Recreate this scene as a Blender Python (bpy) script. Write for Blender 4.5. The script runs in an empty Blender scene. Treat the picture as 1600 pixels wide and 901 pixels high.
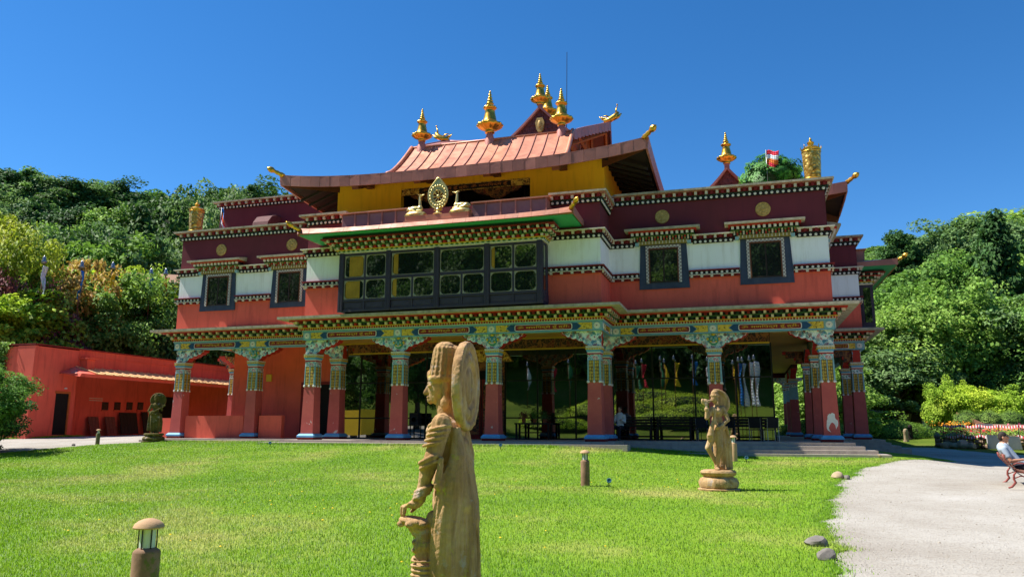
import bpy, math, random
import numpy as np
from math import radians as R, sin, cos, pi, sqrt, tan, atan2
from mathutils import Matrix, Vector, Quaternion

sc = bpy.context.scene
COL = sc.collection

# ------------------------------------------------------------------ camera
cam_d = bpy.data.cameras.new('camera')
cam = bpy.data.objects.new('camera', cam_d); COL.objects.link(cam)
CAM = Vector((11.556, -28.855, 0.50)); YAW, PIT, ROL = 0.29156, 0.18032, 0.00173
_F = Vector((-sin(YAW)*cos(PIT), cos(YAW)*cos(PIT), sin(PIT)))
_R = Vector((cos(YAW), sin(YAW), 0)); _U = _R.cross(_F)
_R, _U = cos(ROL)*_R + sin(ROL)*_U, cos(ROL)*_U - sin(ROL)*_R
cam.matrix_world = Matrix(((_R.x, _U.x, -_F.x, CAM.x), (_R.y, _U.y, -_F.y, CAM.y), (_R.z, _U.z, -_F.z, CAM.z), (0, 0, 0, 1)))
cam_d.sensor_width = 36; cam_d.lens = 1194.0/1600*36
cam_d.clip_start = 0.1; cam_d.clip_end = 3000
sc.camera = cam

# ------------------------------------------------------------------ light
SUN_EL, SUN_A = R(56), R(8)            # light travels towards +X, a little towards +Y
sdir = Vector((cos(SUN_EL)*cos(SUN_A), cos(SUN_EL)*sin(SUN_A), -sin(SUN_EL)))
sun_d = bpy.data.lights.new('sun', 'SUN'); sun_d.energy = 4.7; sun_d.angle = R(0.53); sun_d.color = (1.0, 0.955, 0.88)
sun = bpy.data.objects.new('sun', sun_d); COL.objects.link(sun)
sun.rotation_euler = sdir.to_track_quat('-Z', 'Y').to_euler(); sun.location = (-40, -10, 60)
world = bpy.data.worlds.new('World'); sc.world = world; world.use_nodes = True
wn = world.node_tree.nodes; wn.clear()
sky = wn.new('ShaderNodeTexSky'); sky.sky_type = 'NISHITA'; sky.sun_disc = False
sky.sun_elevation = SUN_EL; sky.sun_rotation = atan2(-sdir.x, -sdir.y)
sky.altitude = 1500; sky.air_density = 1.0; sky.dust_density = 0.1; sky.ozone_density = 6.0
bg = wn.new('ShaderNodeBackground'); bg.inputs[1].default_value = 0.098
wo = wn.new('ShaderNodeOutputWorld')
hs = wn.new('ShaderNodeHueSaturation'); hs.inputs['Saturation'].default_value = 1.23
world.node_tree.links.new(sky.outputs[0], hs.inputs['Color']); world.node_tree.links.new(hs.outputs[0], bg.inputs[0]); world.node_tree.links.new(bg.outputs[0], wo.inputs[0])
vs = sc.view_settings; vs.view_transform = 'Standard'; vs.look = 'None'; vs.gamma = 1; vs.use_curve_mapping = False
vs.exposure = 0.85

# ------------------------------------------------------------------ helpers
def tag(o, label=None, cat=None, group=None, kind=None):
    if label: o['label'] = label
    if cat: o['category'] = cat
    if group: o['group'] = group
    if kind: o['kind'] = kind
    return o
def empty(name, loc=(0, 0, 0), rz=0, **k):
    o = bpy.data.objects.new(name, None); COL.objects.link(o); o.location = loc; o.rotation_euler = (0, 0, rz)
    o.empty_display_size = 0.2
    return tag(o, **k)
def clone(o, parent=None, mat=None):
    c = o.copy(); COL.objects.link(c); c.parent = parent
    if mat is not None: c.matrix_basis = mat @ o.matrix_basis
    for ch in o.children: clone(ch, c)
    return c

class MB:
    def __init__(s): s.v = []; s.f = []; s.m = []
    def add(s, vs, fs, m=0, T=None):
        n = len(s.v)
        if T is not None: vs = [tuple(T @ Vector(p)) for p in vs]
        s.v.extend(tuple(p) for p in vs)
        for q in fs: s.f.append(tuple(i+n for i in q)); s.m.append(m)
        return s
    def hexa(s, p, m=0, T=None):   # 8 points: bottom 4 ccw, top 4
        return s.add(p, [(3, 2, 1, 0), (4, 5, 6, 7), (0, 1, 5, 4), (1, 2, 6, 5), (2, 3, 7, 6), (3, 0, 4, 7)], m, T)
    def box(s, x0, x1, y0, y1, z0, z1, m=0, T=None):
        return s.hexa([(x0, y0, z0), (x1, y0, z0), (x1, y1, z0), (x0, y1, z0), (x0, y0, z1), (x1, y0, z1), (x1, y1, z1), (x0, y1, z1)], m, T)
    def frus(s, cx, cy, z0, z1, a0, b0, a1, b1, m=0, T=None):
        return s.hexa([(cx-a0, cy-b0, z0), (cx+a0, cy-b0, z0), (cx+a0, cy+b0, z0), (cx-a0, cy+b0, z0),
                       (cx-a1, cy-b1, z1), (cx+a1, cy-b1, z1), (cx+a1, cy+b1, z1), (cx-a1, cy+b1, z1)], m, T)
    def prism(s, poly, a, b, ax='y', m=0, T=None):   # poly ccw in xz (ax y) or xy (ax z)
        n = len(poly)
        P = (lambda p, t: (p[0], t, p[1])) if ax == 'y' else ((lambda p, t: (p[0], p[1], t)) if ax == 'z' else (lambda p, t: (t, p[0], p[1])))
        vs = [P(p, a) for p in poly] + [P(p, b) for p in poly]
        if ax == 'z': fs = [tuple(range(n))[::-1], tuple(range(n, 2*n))] + [(i, (i+1) % n, (i+1) % n+n, i+n) for i in range(n)]
        elif ax == 'y': fs = [tuple(range(n)), tuple(range(n, 2*n))[::-1]] + [((i+1) % n, i, i+n, (i+1) % n+n) for i in range(n)]
        else: fs = [tuple(range(n))[::-1], tuple(range(n, 2*n))] + [(i, (i+1) % n, (i+1) % n+n, i+n) for i in range(n)]
        return s.add(vs, fs, m, T)
    def lathe(s, prof, seg=16, c=(0, 0, 0), mod=None, m=0, T=None, sx=1, sy=1):
        vs = []; fs = []; k = len(prof)
        for i in range(seg):
            a = 2*pi*i/seg
            for j, (r, z) in enumerate(prof):
                rr = r*(mod(j, a) if mod else 1)
                vs.append((c[0]+rr*cos(a)*sx, c[1]+rr*sin(a)*sy, c[2]+z))
        for i in range(seg):
            i2 = (i+1) % seg
            for j in range(k-1): fs.append((i*k+j, i2*k+j, i2*k+j+1, i*k+j+1))
        if prof[0][0] > 1e-6: fs.append(tuple(i*k for i in range(seg))[::-1])
        if prof[-1][0] > 1e-6: fs.append(tuple(i*k+k-1 for i in range(seg)))
        return s.add(vs, fs, m, T)
    def ell(s, c, r, seg=12, rings=8, rot=None, m=0):
        vs = [(0, 0, -1)]; fs = []
        for j in range(1, rings):
            t = -pi/2+pi*j/rings
            for i in range(seg): vs.append((cos(t)*cos(2*pi*i/seg), cos(t)*sin(2*pi*i/seg), sin(t)))
        vs.append((0, 0, 1)); n = len(vs)-1
        for i in range(seg):
            i2 = (i+1) % seg
            fs.append((0, 1+i2, 1+i)); fs.append((n, 1+(rings-2)*seg+i, 1+(rings-2)*seg+i2))
            for j in range(rings-2): fs.append((1+j*seg+i, 1+j*seg+i2, 1+(j+1)*seg+i2, 1+(j+1)*seg+i))
        T = Matrix.Translation(c) @ ((rot if rot is not None else Matrix.Identity(4)) @ Matrix.Diagonal((r[0], r[1], r[2], 1)))
        return s.add(vs, fs, m, T)
    def tube(s, pts, rad, seg=8, m=0, caps=True, flat=1.0):
        P = [Vector(p) for p in pts]; n = len(P)
        if not hasattr(rad, '__len__'): rad = [rad]*n
        vs = []; fs = []; up = Vector((0, 0, 1)); prev = None
        for i in range(n):
            d = (P[min(i+1, n-1)]-P[max(i-1, 0)]).normalized()
            if prev is None:
                a = d.cross(up)
                if a.length < 0.2: a = d.cross(Vector((1, 0, 0)))
            else: a = prev - d*prev.dot(d)
            a.normalize(); prev = a; b = d.cross(a)
            for k in range(seg):
                t = 2*pi*k/seg; vs.append(P[i]+a*(rad[i]*cos(t))+b*(rad[i]*sin(t)*flat))
        for i in range(n-1):
            for k in range(seg): k2 = (k+1) % seg; fs.append((i*seg+k, i*seg+k2, (i+1)*seg+k2, (i+1)*seg+k))
        if caps: fs.append(tuple(range(seg))[::-1]); fs.append(tuple(range((n-1)*seg, n*seg)))
        return s.add(vs, fs, m)
    def cap(s, p0, p1, r0, r1, seg=10, m=0):      # rounded capsule made of tube rings
        p0, p1 = Vector(p0), Vector(p1); d = (p1-p0).normalized(); pts = []; rr = []
        for t in (1, .8, .5, 0.2): pts.append(p0-d*r0*t); rr.append(max(r0*sqrt(max(0, 1-t*t)), r0*.12))
        pts += [p0, p1]; rr += [r0, r1]
        for t in (0.2, .5, .8, 1): pts.append(p1+d*r1*t); rr.append(max(r1*sqrt(max(0, 1-t*t)), r1*.12))
        return s.tube(pts, rr, seg, m)
    def mesh(s, name, mats, smooth=False):
        me = bpy.data.meshes.new(name); me.from_pydata(s.v, [], s.f)
        if not isinstance(mats, (list, tuple)): mats = [mats]
        for q in mats: me.materials.append(q)
        if len(mats) > 1: me.polygons.foreach_set('material_index', s.m)
        if smooth is True: me.polygons.foreach_set('use_smooth', [True]*len(s.f))
        me.update()
        if smooth == 'auto':
            me.polygons.foreach_set('use_smooth', [True]*len(s.f)); me.set_sharp_from_angle(angle=R(40))
        return me
    def build(s, name, mats, parent=None, smooth=False, mat=None, loc=None, **k):
        o = bpy.data.objects.new(name, s.mesh(name, mats, smooth)); COL.objects.link(o); o.parent = parent
        if mat is not None: o.matrix_basis = mat
        if loc is not None: o.location = loc
        return tag(o, **k)
def inst(me, name, parent=None, loc=(0, 0, 0), rz=0, scale=None, **k):
    o = bpy.data.objects.new(name, me); COL.objects.link(o); o.parent = parent; o.location = loc; o.rotation_euler = (0, 0, rz)
    if scale: o.scale = scale if hasattr(scale, '__len__') else (scale,)*3
    return tag(o, **k)

def srgb(r, g, b):
    f = lambda c: (c/255/12.92) if c <= 10 else ((c/255+0.055)/1.055)**2.4
    return (f(r), f(g), f(b), 1)

# ------------------------------------------------------------------ materials
class NT:
    def __init__(s, name):
        s.mat = bpy.data.materials.new(name); s.mat.use_nodes = True; s.t = s.mat.node_tree; s.n = s.t.nodes
        s.b = s.n['Principled BSDF']
    def new(s, ty, **kw):
        x = s.n.new('ShaderNode'+ty)
        for k, v in kw.items():
            if k.startswith('i_'): x.inputs[k[2:].replace('_', ' ')].default_value = v
            else: setattr(x, k, v)
        return x
    def l(s, a, b): s.t.links.new(a, b)
    def coord(s, kind='Object', scale=(1, 1, 1)):
        tc = s.new('TexCoord'); mp = s.new('Mapping'); mp.inputs['Scale'].default_value = scale
        if kind == 'World':
            g = s.new('NewGeometry'); s.l(g.outputs['Position'], mp.inputs['Vector'])
        else: s.l(tc.outputs[kind], mp.inputs['Vector'])
        return mp.outputs[0]
    def noise(s, vec, scale, detail=4, rough=.55, dist=0):
        x = s.new('TexNoise'); x.inputs['Scale'].default_value = scale; x.inputs['Detail'].default_value = detail
        x.inputs['Roughness'].default_value = rough; x.inputs['Distortion'].default_value = dist
        s.l(vec, x.inputs['Vector']); return x.outputs[0]
    def vor(s, vec, scale, feat='F1', out='Distance', rnd=1.0):
        x = s.new('TexVoronoi'); x.feature = feat; x.inputs['Scale'].default_value = scale; x.inputs['Randomness'].default_value = rnd
        s.l(vec, x.inputs['Vector']); return x.outputs[out]
    def ramp(s, fac, stops, interp='LINEAR'):
        x = s.new('ValToRGB'); cr = x.color_ramp; cr.interpolation = interp
        while len(cr.elements) > 1: cr.elements.remove(cr.elements[-1])
        cr.elements[0].position = stops[0][0]; cr.elements[0].color = stops[0][1]
        for p, c in stops[1:]: e = cr.elements.new(p); e.color = c
        s.l(fac, x.inputs[0]); return x.outputs[0]
    def mix(s, fac, a, b, mode='MIX'):
        x = s.new('Mix'); x.data_type = 'RGBA'; x.blend_type = mode
        for sock, val in ((x.inputs[0], fac), (x.inputs[6], a), (x.inputs[7], b)):
            if hasattr(val, 'is_output') or hasattr(val, 'links'): s.l(val, sock)
            else: sock.default_value = val
        return x.outputs[2]
    def math(s, op, a, b=0.0):
        x = s.new('Math'); x.operation = op
        for sock, val in ((x.inputs[0], a), (x.inputs[1], b)):
            if hasattr(val, 'links'): s.l(val, sock)
            else: sock.default_value = val
        return x.outputs[0]
    def bump(s, h, strength=.3, dist=.02):
        x = s.new('Bump'); x.inputs['Strength'].default_value = strength; x.inputs['Distance'].default_value = dist
        s.l(h, x.inputs['Height']); s.l(x.outputs[0], s.b.inputs['Normal'])
    def col(s, c): s.l(c, s.b.inputs['Base Color'])
def W3(v): return (v, v, v, 1)
def tint(c, k): return (c[0]*k, c[1]*k, c[2]*k, 1)

def pmat(name, c, rough=.8, metal=0, var=.18, scale=2.0, bump=.15, bscale=30, spec=.35, stain=None, coord='Object'):
    """painted / plain surface: base colour with broad mottling, fine grain and optional vertical streak stains"""
    t = NT(name); v = t.coord(coord)
    n = t.noise(v, scale, 6, .6); base = t.ramp(n, [(.25, tint(c, 1-var)), (.75, tint(c, 1+var))])
    if stain:
        v2 = t.coord(coord, (3.0, 3.0, .35)); s1 = t.noise(v2, 1.6, 5, .65)
        f = t.ramp(s1, [(.5, W3(0)), (.78, W3(stain[1]))]); base = t.mix(f, base, stain[0])
    t.col(base); t.b.inputs['Roughness'].default_value = rough; t.b.inputs['Metallic'].default_value = metal
    t.b.inputs['Specular IOR Level'].default_value = spec
    if bump: t.bump(t.noise(v, bscale, 3, .6), bump, .01)
    return t.mat

M = {}
M['red'] = pmat('red_render', srgb(226, 100, 80), .85, var=.14, scale=.8, stain=(srgb(170, 66, 56), .6), bscale=40)
M['maroon'] = pmat('maroon_render', srgb(108, 44, 52), .85, var=.12, scale=.9, stain=(srgb(86, 38, 46), .5))
M['white'] = pmat('white_render', srgb(248, 248, 247), .85, var=.04, scale=1.2, stain=(srgb(196, 188, 174), .5))
M['yellow'] = pmat('yellow_render', srgb(255, 192, 34), .8, var=.07, scale=.8, stain=(srgb(190, 132, 20), .4))
M['stone'] = pmat('weathered_stone', srgb(176, 164, 142), .9, var=.3, scale=5, stain=(srgb(96, 88, 74), .8), bump=.4)
M['black'] = pmat('black_paint', srgb(28, 26, 32), .7, var=.3)
M['discwhite'] = pmat('white_paint', srgb(225, 220, 212), .7, var=.1, scale=12)
M['cream'] = pmat('cream_paint', srgb(212, 200, 180), .7, var=.18, scale=9)
M['dred'] = pmat('dark_red_paint', srgb(128, 34, 34), .7, var=.25, scale=6)
M['bred'] = pmat('bright_red_paint', srgb(178, 44, 30), .6, var=.15, scale=5)
M['green'] = pmat('green_paint', srgb(58, 98, 52), .7, var=.25, scale=8)
M['dgreen'] = pmat('dark_green_paint', srgb(30, 56, 44), .7, var=.2, scale=8)
M['soffit'] = pmat('green_soffit', srgb(58, 160, 112), .6, var=.08, scale=2)
M['blue'] = pmat('blue_paint', srgb(32, 74, 116), .6, var=.16, scale=5)
M['lblue'] = pmat('light_blue_paint', srgb(98, 164, 206), .6, var=.16, scale=5)
M['pblue'] = pmat('pale_blue_paint', srgb(140, 178, 186), .65, var=.2, scale=10)
M['gyel'] = pmat('gold_yellow_paint', srgb(214, 176, 52), .6, var=.15, scale=10)
M['olive'] = pmat('olive_gold_paint', srgb(150, 132, 70), .7, var=.3, scale=14)
M['navy'] = pmat('navy_paint', srgb(56, 66, 88), .7, var=.2, scale=3, stain=(srgb(92, 98, 110), .35))
M['bay'] = pmat('bay_frame_paint', srgb(62, 54, 70), .6, var=.15, scale=3)
M['wood'] = pmat('brown_timber', srgb(106, 62, 36), .7, var=.25, scale=4, bump=.3)
M['owood'] = pmat('orange_timber', srgb(176, 92, 42), .7, var=.25, scale=4, bump=.3)
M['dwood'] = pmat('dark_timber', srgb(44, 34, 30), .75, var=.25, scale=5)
M['floor'] = pmat('porch_stone', srgb(170, 158, 146), .8, var=.15, scale=3, stain=(srgb(120, 110, 104), .5))
M['ceil'] = pmat('ochre_ceiling', srgb(232, 176, 80), .7, var=.12, scale=1.5)
M['metal'] = pmat('dark_metal', srgb(40, 40, 44), .45, metal=.6, var=.15)
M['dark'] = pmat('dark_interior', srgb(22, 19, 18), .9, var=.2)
M['steel'] = pmat('grey_metal', srgb(150, 152, 155), .35, metal=.8, var=.1)
M['slate'] = pmat('maroon_shingle', srgb(104, 64, 62), .8, var=.3, scale=6)
def copper(name, c, rough=.42):
    t = NT(name); v = t.coord('Object'); oi = t.new('ObjectInfo')
    n = t.noise(v, 1.3, 5, .6, .6); r = t.ramp(n, [(.25, tint(c, .72)), (.6, c), (.85, tint(c, 1.18))])
    rnd = t.ramp(oi.outputs['Random'], [(0, W3(.82)), (1, W3(1.08))])
    c2 = t.mix(1.0, r, rnd, 'MULTIPLY')
    v2 = t.coord('Object', (4, 4, .5)); s1 = t.noise(v2, 2, 5, .7)
    c3 = t.mix(t.ramp(s1, [(.55, W3(0)), (.8, W3(.5))]), c2, tint(c, .45)); t.col(c3)
    t.b.inputs['Metallic'].default_value = .22
    t.l(t.ramp(n, [(.2, W3(rough-.1)), (.8, W3(rough+.18))]), t.b.inputs['Roughness'])
    t.bump(t.noise(v, 5, 3, .5), .12, .03)
    return t.mat
M['copper'] = copper('copper_sheet', srgb(216, 142, 108))
M['copperd'] = copper('aged_copper', srgb(188, 124, 110), .5)
M['copperp'] = copper('patinated_copper', srgb(150, 110, 112), .5)
t = NT('gold_leaf'); v = t.coord('Object'); n = t.noise(v, 6, 5, .6)
t.col(t.ramp(n, [(.25, srgb(176, 128, 40)), (.6, srgb(228, 178, 72)), (.85, srgb(244, 206, 112))]))
t.b.inputs['Metallic'].default_value = .9; t.b.inputs['Roughness'].default_value = .33; t.bump(t.noise(v, 14, 3, .5), .25, .02); M['gold'] = t.mat
t = NT('pale_gold'); v = t.coord('Object'); n = t.noise(v, 8, 5, .6)
t.col(t.ramp(n, [(.25, srgb(190, 162, 88)), (.6, srgb(226, 204, 134)), (.85, srgb(240, 226, 170))]))
t.b.inputs['Metallic'].default_value = .6; t.b.inputs['Roughness'].default_value = .38; t.bump(t.noise(v, 18, 3, .5), .2, .02); M['pgold'] = t.mat
t = NT('gilt_paint'); v = t.coord('Object'); n = t.noise(v, 12, 5, .6)
t.col(t.ramp(n, [(.3, srgb(160, 126, 54)), (.6, srgb(200, 168, 92)), (.85, srgb(220, 192, 120))])); t.b.inputs['Metallic'].default_value = .25; t.b.inputs['Roughness'].default_value = .5; M['medgold'] = t.mat
t = NT('embossed_gold'); v = t.coord('Object'); n = t.vor(v, 9, 'SMOOTH_F1'); 
t.col(t.ramp(n, [(.1, srgb(240, 208, 120)), (.5, srgb(196, 150, 64)), (.8, srgb(140, 100, 44))]))
t.b.inputs['Metallic'].default_value = .7; t.b.inputs['Roughness'].default_value = .4; t.bump(n, .8, .05); M['egold'] = t.mat
def glassmat(name, c, ior, rough=.015):
    t = NT(name); v = t.coord('Object')
    t.b.inputs['Base Color'].default_value = c; t.b.inputs['Roughness'].default_value = rough; t.b.inputs['IOR'].default_value = ior
    t.bump(t.noise(v, .35, 2, .4), .02, .05)
    return t.mat
M['glass'] = glassmat('mirror_glass', (.005, .006, .005, 1), 3.5)
M['wglass'] = glassmat('window_glass', (.016, .018, .017, 1), 2.1)
M['bglass'] = glassmat('bay_glass', (.012, .016, .013, 1), 2.3)
def painted(name, cols, scale, bump=.4, dist=.6):
    """dense carved and painted scrollwork: warped cells picked from a palette with pale outlines"""
    t = NT(name); v = t.coord('Object'); nz = t.new('TexNoise'); nz.inputs['Scale'].default_value = scale*.55; t.l(v, nz.inputs['Vector'])
    mv = t.new('VectorMath'); mv.operation = 'MULTIPLY_ADD'; t.l(nz.outputs[1], mv.inputs[0]); mv.inputs[1].default_value = (dist/scale*3,)*3; t.l(v, mv.inputs[2])
    e = t.vor(mv.outputs[0], scale, 'DISTANCE_TO_EDGE'); d = t.vor(mv.outputs[0], scale, 'F1')
    cc = t.vor(mv.outputs[0], scale, 'F1', 'Color'); sp = t.new('SeparateColor'); t.l(cc, sp.inputs[0])
    n = len(cols); r = t.ramp(sp.outputs[0], [(i/n, c) for i, c in enumerate(cols)], 'CONSTANT')
    rings = t.math('SINE', t.math('MULTIPLY', d, 26.0)); r = t.mix(t.ramp(rings, [(.55, W3(0)), (.75, W3(.75))]), r, cols[0])
    r = t.mix(t.ramp(e, [(.03, W3(1)), (.07, W3(0))]), r, cols[1]); t.col(r); t.b.inputs['Roughness'].default_value = .65
    t.bump(e, bump, .06); return t.mat
SCR = [srgb(208, 220, 218), srgb(236, 236, 226), srgb(88, 158, 172), srgb(66, 124, 160), srgb(150, 62, 74), srgb(172, 206, 200), srgb(70, 136, 120), srgb(196, 120, 120)]
M['scroll'] = painted('painted_scrollwork', SCR, 9)
M['scrollgold'] = painted('gilded_scrollwork', [srgb(206, 156, 52), srgb(232, 190, 90), srgb(90, 40, 26), srgb(120, 66, 30), srgb(54, 36, 30), srgb(170, 110, 34)], 8)
M['scrolldark'] = painted('dark_scrollwork', [srgb(96, 52, 34), srgb(150, 96, 48), srgb(30, 22, 22), srgb(40, 28, 26), srgb(24, 22, 28), srgb(110, 34, 30)], 7)
M['ygold'] = painted('yellow_brocade', [srgb(214, 178, 54), srgb(228, 196, 80), srgb(206, 164, 40), srgb(196, 150, 38), srgb(110, 92, 34), srgb(222, 188, 62)], 16, .2)
# brocade on the columns: gold scales with coloured hearts
t = NT('column_brocade'); v = t.coord('Object', (1, 1, .62)); d = t.vor(v, 12.5, rnd=.22); cc = t.vor(v, 12.5, 'F1', 'Color', rnd=.22)
sp = t.new('SeparateColor'); t.l(cc, sp.inputs[0])
heart = t.ramp(sp.outputs[0], [(0, srgb(190, 60, 40)), (.34, srgb(60, 110, 70)), (.67, srgb(226, 206, 120))], 'CONSTANT')
t.col(t.mix(t.ramp(d, [(.20, W3(1)), (.26, W3(0))]), t.ramp(d, [(.2, srgb(214, 178, 62)), (.42, srgb(196, 156, 52)), (.56, srgb(112, 86, 30))]), heart))
t.b.inputs['Roughness'].default_value = .6; t.bump(d, .4, .04); M['brocade'] = t.mat
# column red: flaking paint showing white plaster low down
t = NT('flaking_red_paint'); v = t.coord('Object'); n = t.noise(v, 1.6, 5, .6)
base = t.ramp(n, [(.25, srgb(178, 74, 70)), (.75, srgb(204, 94, 84))])
oi = t.new('ObjectInfo'); ad = t.new('VectorMath'); ad.operation = 'ADD'; t.l(v, ad.inputs[0])
cx = t.new('CombineXYZ'); mm = t.math('MULTIPLY', oi.outputs['Random'], 40.0); t.l(mm, cx.inputs[0]); t.l(mm, cx.inputs[1]); t.l(cx.outputs[0], ad.inputs[1])
fl = t.noise(ad.outputs[0], 3.2, 8, .68, .4); sz = t.new('SeparateXYZ'); t.l(v, sz.inputs[0])
low = t.ramp(sz.outputs[2], [(.12, W3(.06)), (.55, W3(.0)), (1.0, W3(.0))])
f = t.ramp(t.math('ADD', fl, low), [(.66, W3(0)), (.675, W3(1))]); t.col(t.mix(f, base, srgb(206, 196, 188)))
t.b.inputs['Roughness'].default_value = .7; t.bump(t.math('SUBTRACT', t.math('MULTIPLY', n, .3), f), .25, .01); M['colred'] = t.mat
# checker trim round the windows
t = NT('dotted_trim'); v = t.coord('Object'); ck = t.new('TexChecker'); ck.inputs['Scale'].default_value = 14; t.l(v, ck.inputs[0])
ck.inputs[1].default_value = srgb(206, 198, 190); ck.inputs[2].default_value = srgb(142, 124, 126); t.col(ck.outputs[0]); M['trim'] = t.mat
# ------------------------------------------------------------------ terrain
def ss(t): t = np.clip(t, 0, 1); return t*t*(3-2*t)
def gz(X, Y):
    X = np.asarray(X, float); Y = np.asarray(Y, float)
    zc = np.interp(Y, [-60, -28, -20, -10, -5, -1.4, 3, 20, 60], [-1.1, -1.1, -1.06, -.85, -.5, -.17, -.14, 0, .5])
    zr = np.interp(Y, [-60, -28, -20, -10, -1.5, 1, 8, 14, 22, 30, 45, 60], [-1.1, -1.1, -1.07, -.86, -.55, -.47, -.45, -.42, -.38, -.28, .15, .9])
    zl = np.interp(Y, [-60, -28, -20, -10, -4, 0, 4, 12, 30, 60], [-.3, -.9, -1.0, -.76, -.42, -.2, .0, .12, .3, 1])
    wr = ss((X-4)/8); wl = ss((-X-8)/8)
    z = zc*(1-wr)*(1-wl) + zr*wr + zl*wl
    z = z - ss((X-16.2)/4)*np.interp(Y, [-9, -3, 1, 8, 14, 24, 36], [0, .2, .34, .30, .27, .25, 0])
    s = (-X+Y)*.7071
    z = z + 26*ss((s-36)/75) + 20*ss((Y-47)/60)*ss((X+10)/40) + 3.2*ss((X-37)/14)*ss((Y-8)/14)
    z = z + 30*ss((-Y-42)/70) + 1.1*ss((-X-14)/10)*ss((-Y-20)/14)
    far = np.hypot(X, Y)
    z = z + .9*ss((far-45)/40)*np.sin(X*.07+1.3)*np.cos(Y*.06)
    return z
def gz1(x, y): return float(gz(x, y))

def foliage_tex(t, v, stops, s1=1.0): return t.ramp(t.noise(v, s1, 6, .62), stops)
t = NT('meadow'); v = t.coord('World'); n1 = t.noise(v, .25, 6, .6); n2 = t.noise(v, 9, 4, .7)
c = t.ramp(n1, [(.3, srgb(70, 92, 28)), (.55, srgb(98, 118, 38)), (.75, srgb(128, 124, 62))])
t.col(t.mix(t.ramp(n2, [(.35, W3(0)), (.7, W3(.6))]), c, srgb(54, 66, 24))); t.b.inputs['Roughness'].default_value = .95
t.b.inputs['Specular IOR Level'].default_value = .1
t.bump(n2, .8, .05); M['meadow'] = t.mat
t = NT('lawn_soil'); v = t.coord('World'); n1 = t.noise(v, .22, 5, .6); n2 = t.noise(v, 30, 3, .7)
c = t.ramp(n1, [(.32, srgb(104, 140, 32)), (.52, srgb(126, 156, 44)), (.68, srgb(168, 166, 88))])
t.col(t.mix(t.ramp(n2, [(.3, W3(.55)), (.6, W3(0))]), c, srgb(72, 100, 26))); t.b.inputs['Roughness'].default_value = .95
t.b.inputs['Specular IOR Level'].default_value = .1; t.bump(n2, .7, .03); M['lawn'] = t.mat
t = NT('grass_blade'); v = t.coord('World'); n1 = t.noise(v, .22, 5, .6); n3 = t.noise(v, 1.4, 4, .6)
at = t.new('Attribute'); at.attribute_name = 'tone'
vd = t.new('VectorMath'); vd.operation = 'DISTANCE'; vd.inputs[1].default_value = (-2, -9.5, -.8); t.l(v, vd.inputs[0])
dry = t.ramp(vd.outputs['Value'], [(.0, W3(.13)), (1, W3(0))]); dry.node.color_ramp.elements[1].position = 1.0
sc_ = t.math('MULTIPLY', vd.outputs['Value'], .085); t.l(sc_, dry.node.inputs[0])
c = t.ramp(t.math('ADD', n1, dry), [(.34, srgb(126, 184, 20)), (.54, srgb(150, 194, 34)), (.70, srgb(204, 206, 112))])
c = t.mix(t.ramp(n3, [(.35, W3(0)), (.7, W3(.45))]), c, srgb(132, 186, 26))
c = t.mix(1.0, c, t.ramp(at.outputs['Fac'], [(0, W3(.55)), (.6, W3(1.0)), (.93, W3(1.25)), (1, (1.7, 1.45, 1.1, 1))]), 'MULTIPLY'); t.col(c)
t.b.inputs['Roughness'].default_value = .55; t.b.inputs['Specular IOR Level'].default_value = .3
g_ = t.new('NewGeometry'); nm = t.new('VectorMath'); nm.operation = 'MULTIPLY_ADD'; t.l(g_.outputs['Normal'], nm.inputs[0]); nm.inputs[1].default_value = (.45, .45, .45); nm.inputs[2].default_value = (0, 0, .9)
nn = t.new('VectorMath'); nn.operation = 'NORMALIZE'; t.l(nm.outputs[0], nn.inputs[0]); t.l(nn.outputs[0], t.b.inputs['Normal'])
tr = t.new('BsdfTranslucent'); t.l(c, tr.inputs[0]); mx = t.new('MixShader'); mx.inputs[0].default_value = .4
t.l(t.b.outputs[0], mx.inputs[1]); t.l(tr.outputs[0], mx.inputs[2]); t.l(mx.outputs[0], t.n['Material Output'].inputs[0]); M['blade'] = t.mat
t = NT('pale_gravel'); v = t.coord('World'); n1 = t.noise(v, .35, 6, .65); n2 = t.vor(v, 38); n3 = t.noise(v, 3.2, 6, .7)
cc = t.vor(v, 38, 'F1', 'Color'); sp = t.new('SeparateColor'); t.l(cc, sp.inputs[0])
c = t.ramp(n1, [(.3, srgb(150, 142, 130)), (.55, srgb(170, 164, 153)), (.75, srgb(182, 177, 168))])
c = t.mix(t.ramp(sp.outputs[0], [(0, W3(.35)), (.25, W3(0)), (.85, W3(0)), (1, W3(.35))]), c, srgb(112, 102, 92))
c = t.mix(t.ramp(n3, [(.56, W3(0)), (.74, W3(.4))]), c, srgb(128, 114, 96)); t.col(c)
t.b.inputs['Roughness'].default_value = .95; t.b.inputs['Specular IOR Level'].default_value = .15; t.bump(n2, .5, .02); M['gravel'] = t.mat

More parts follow.
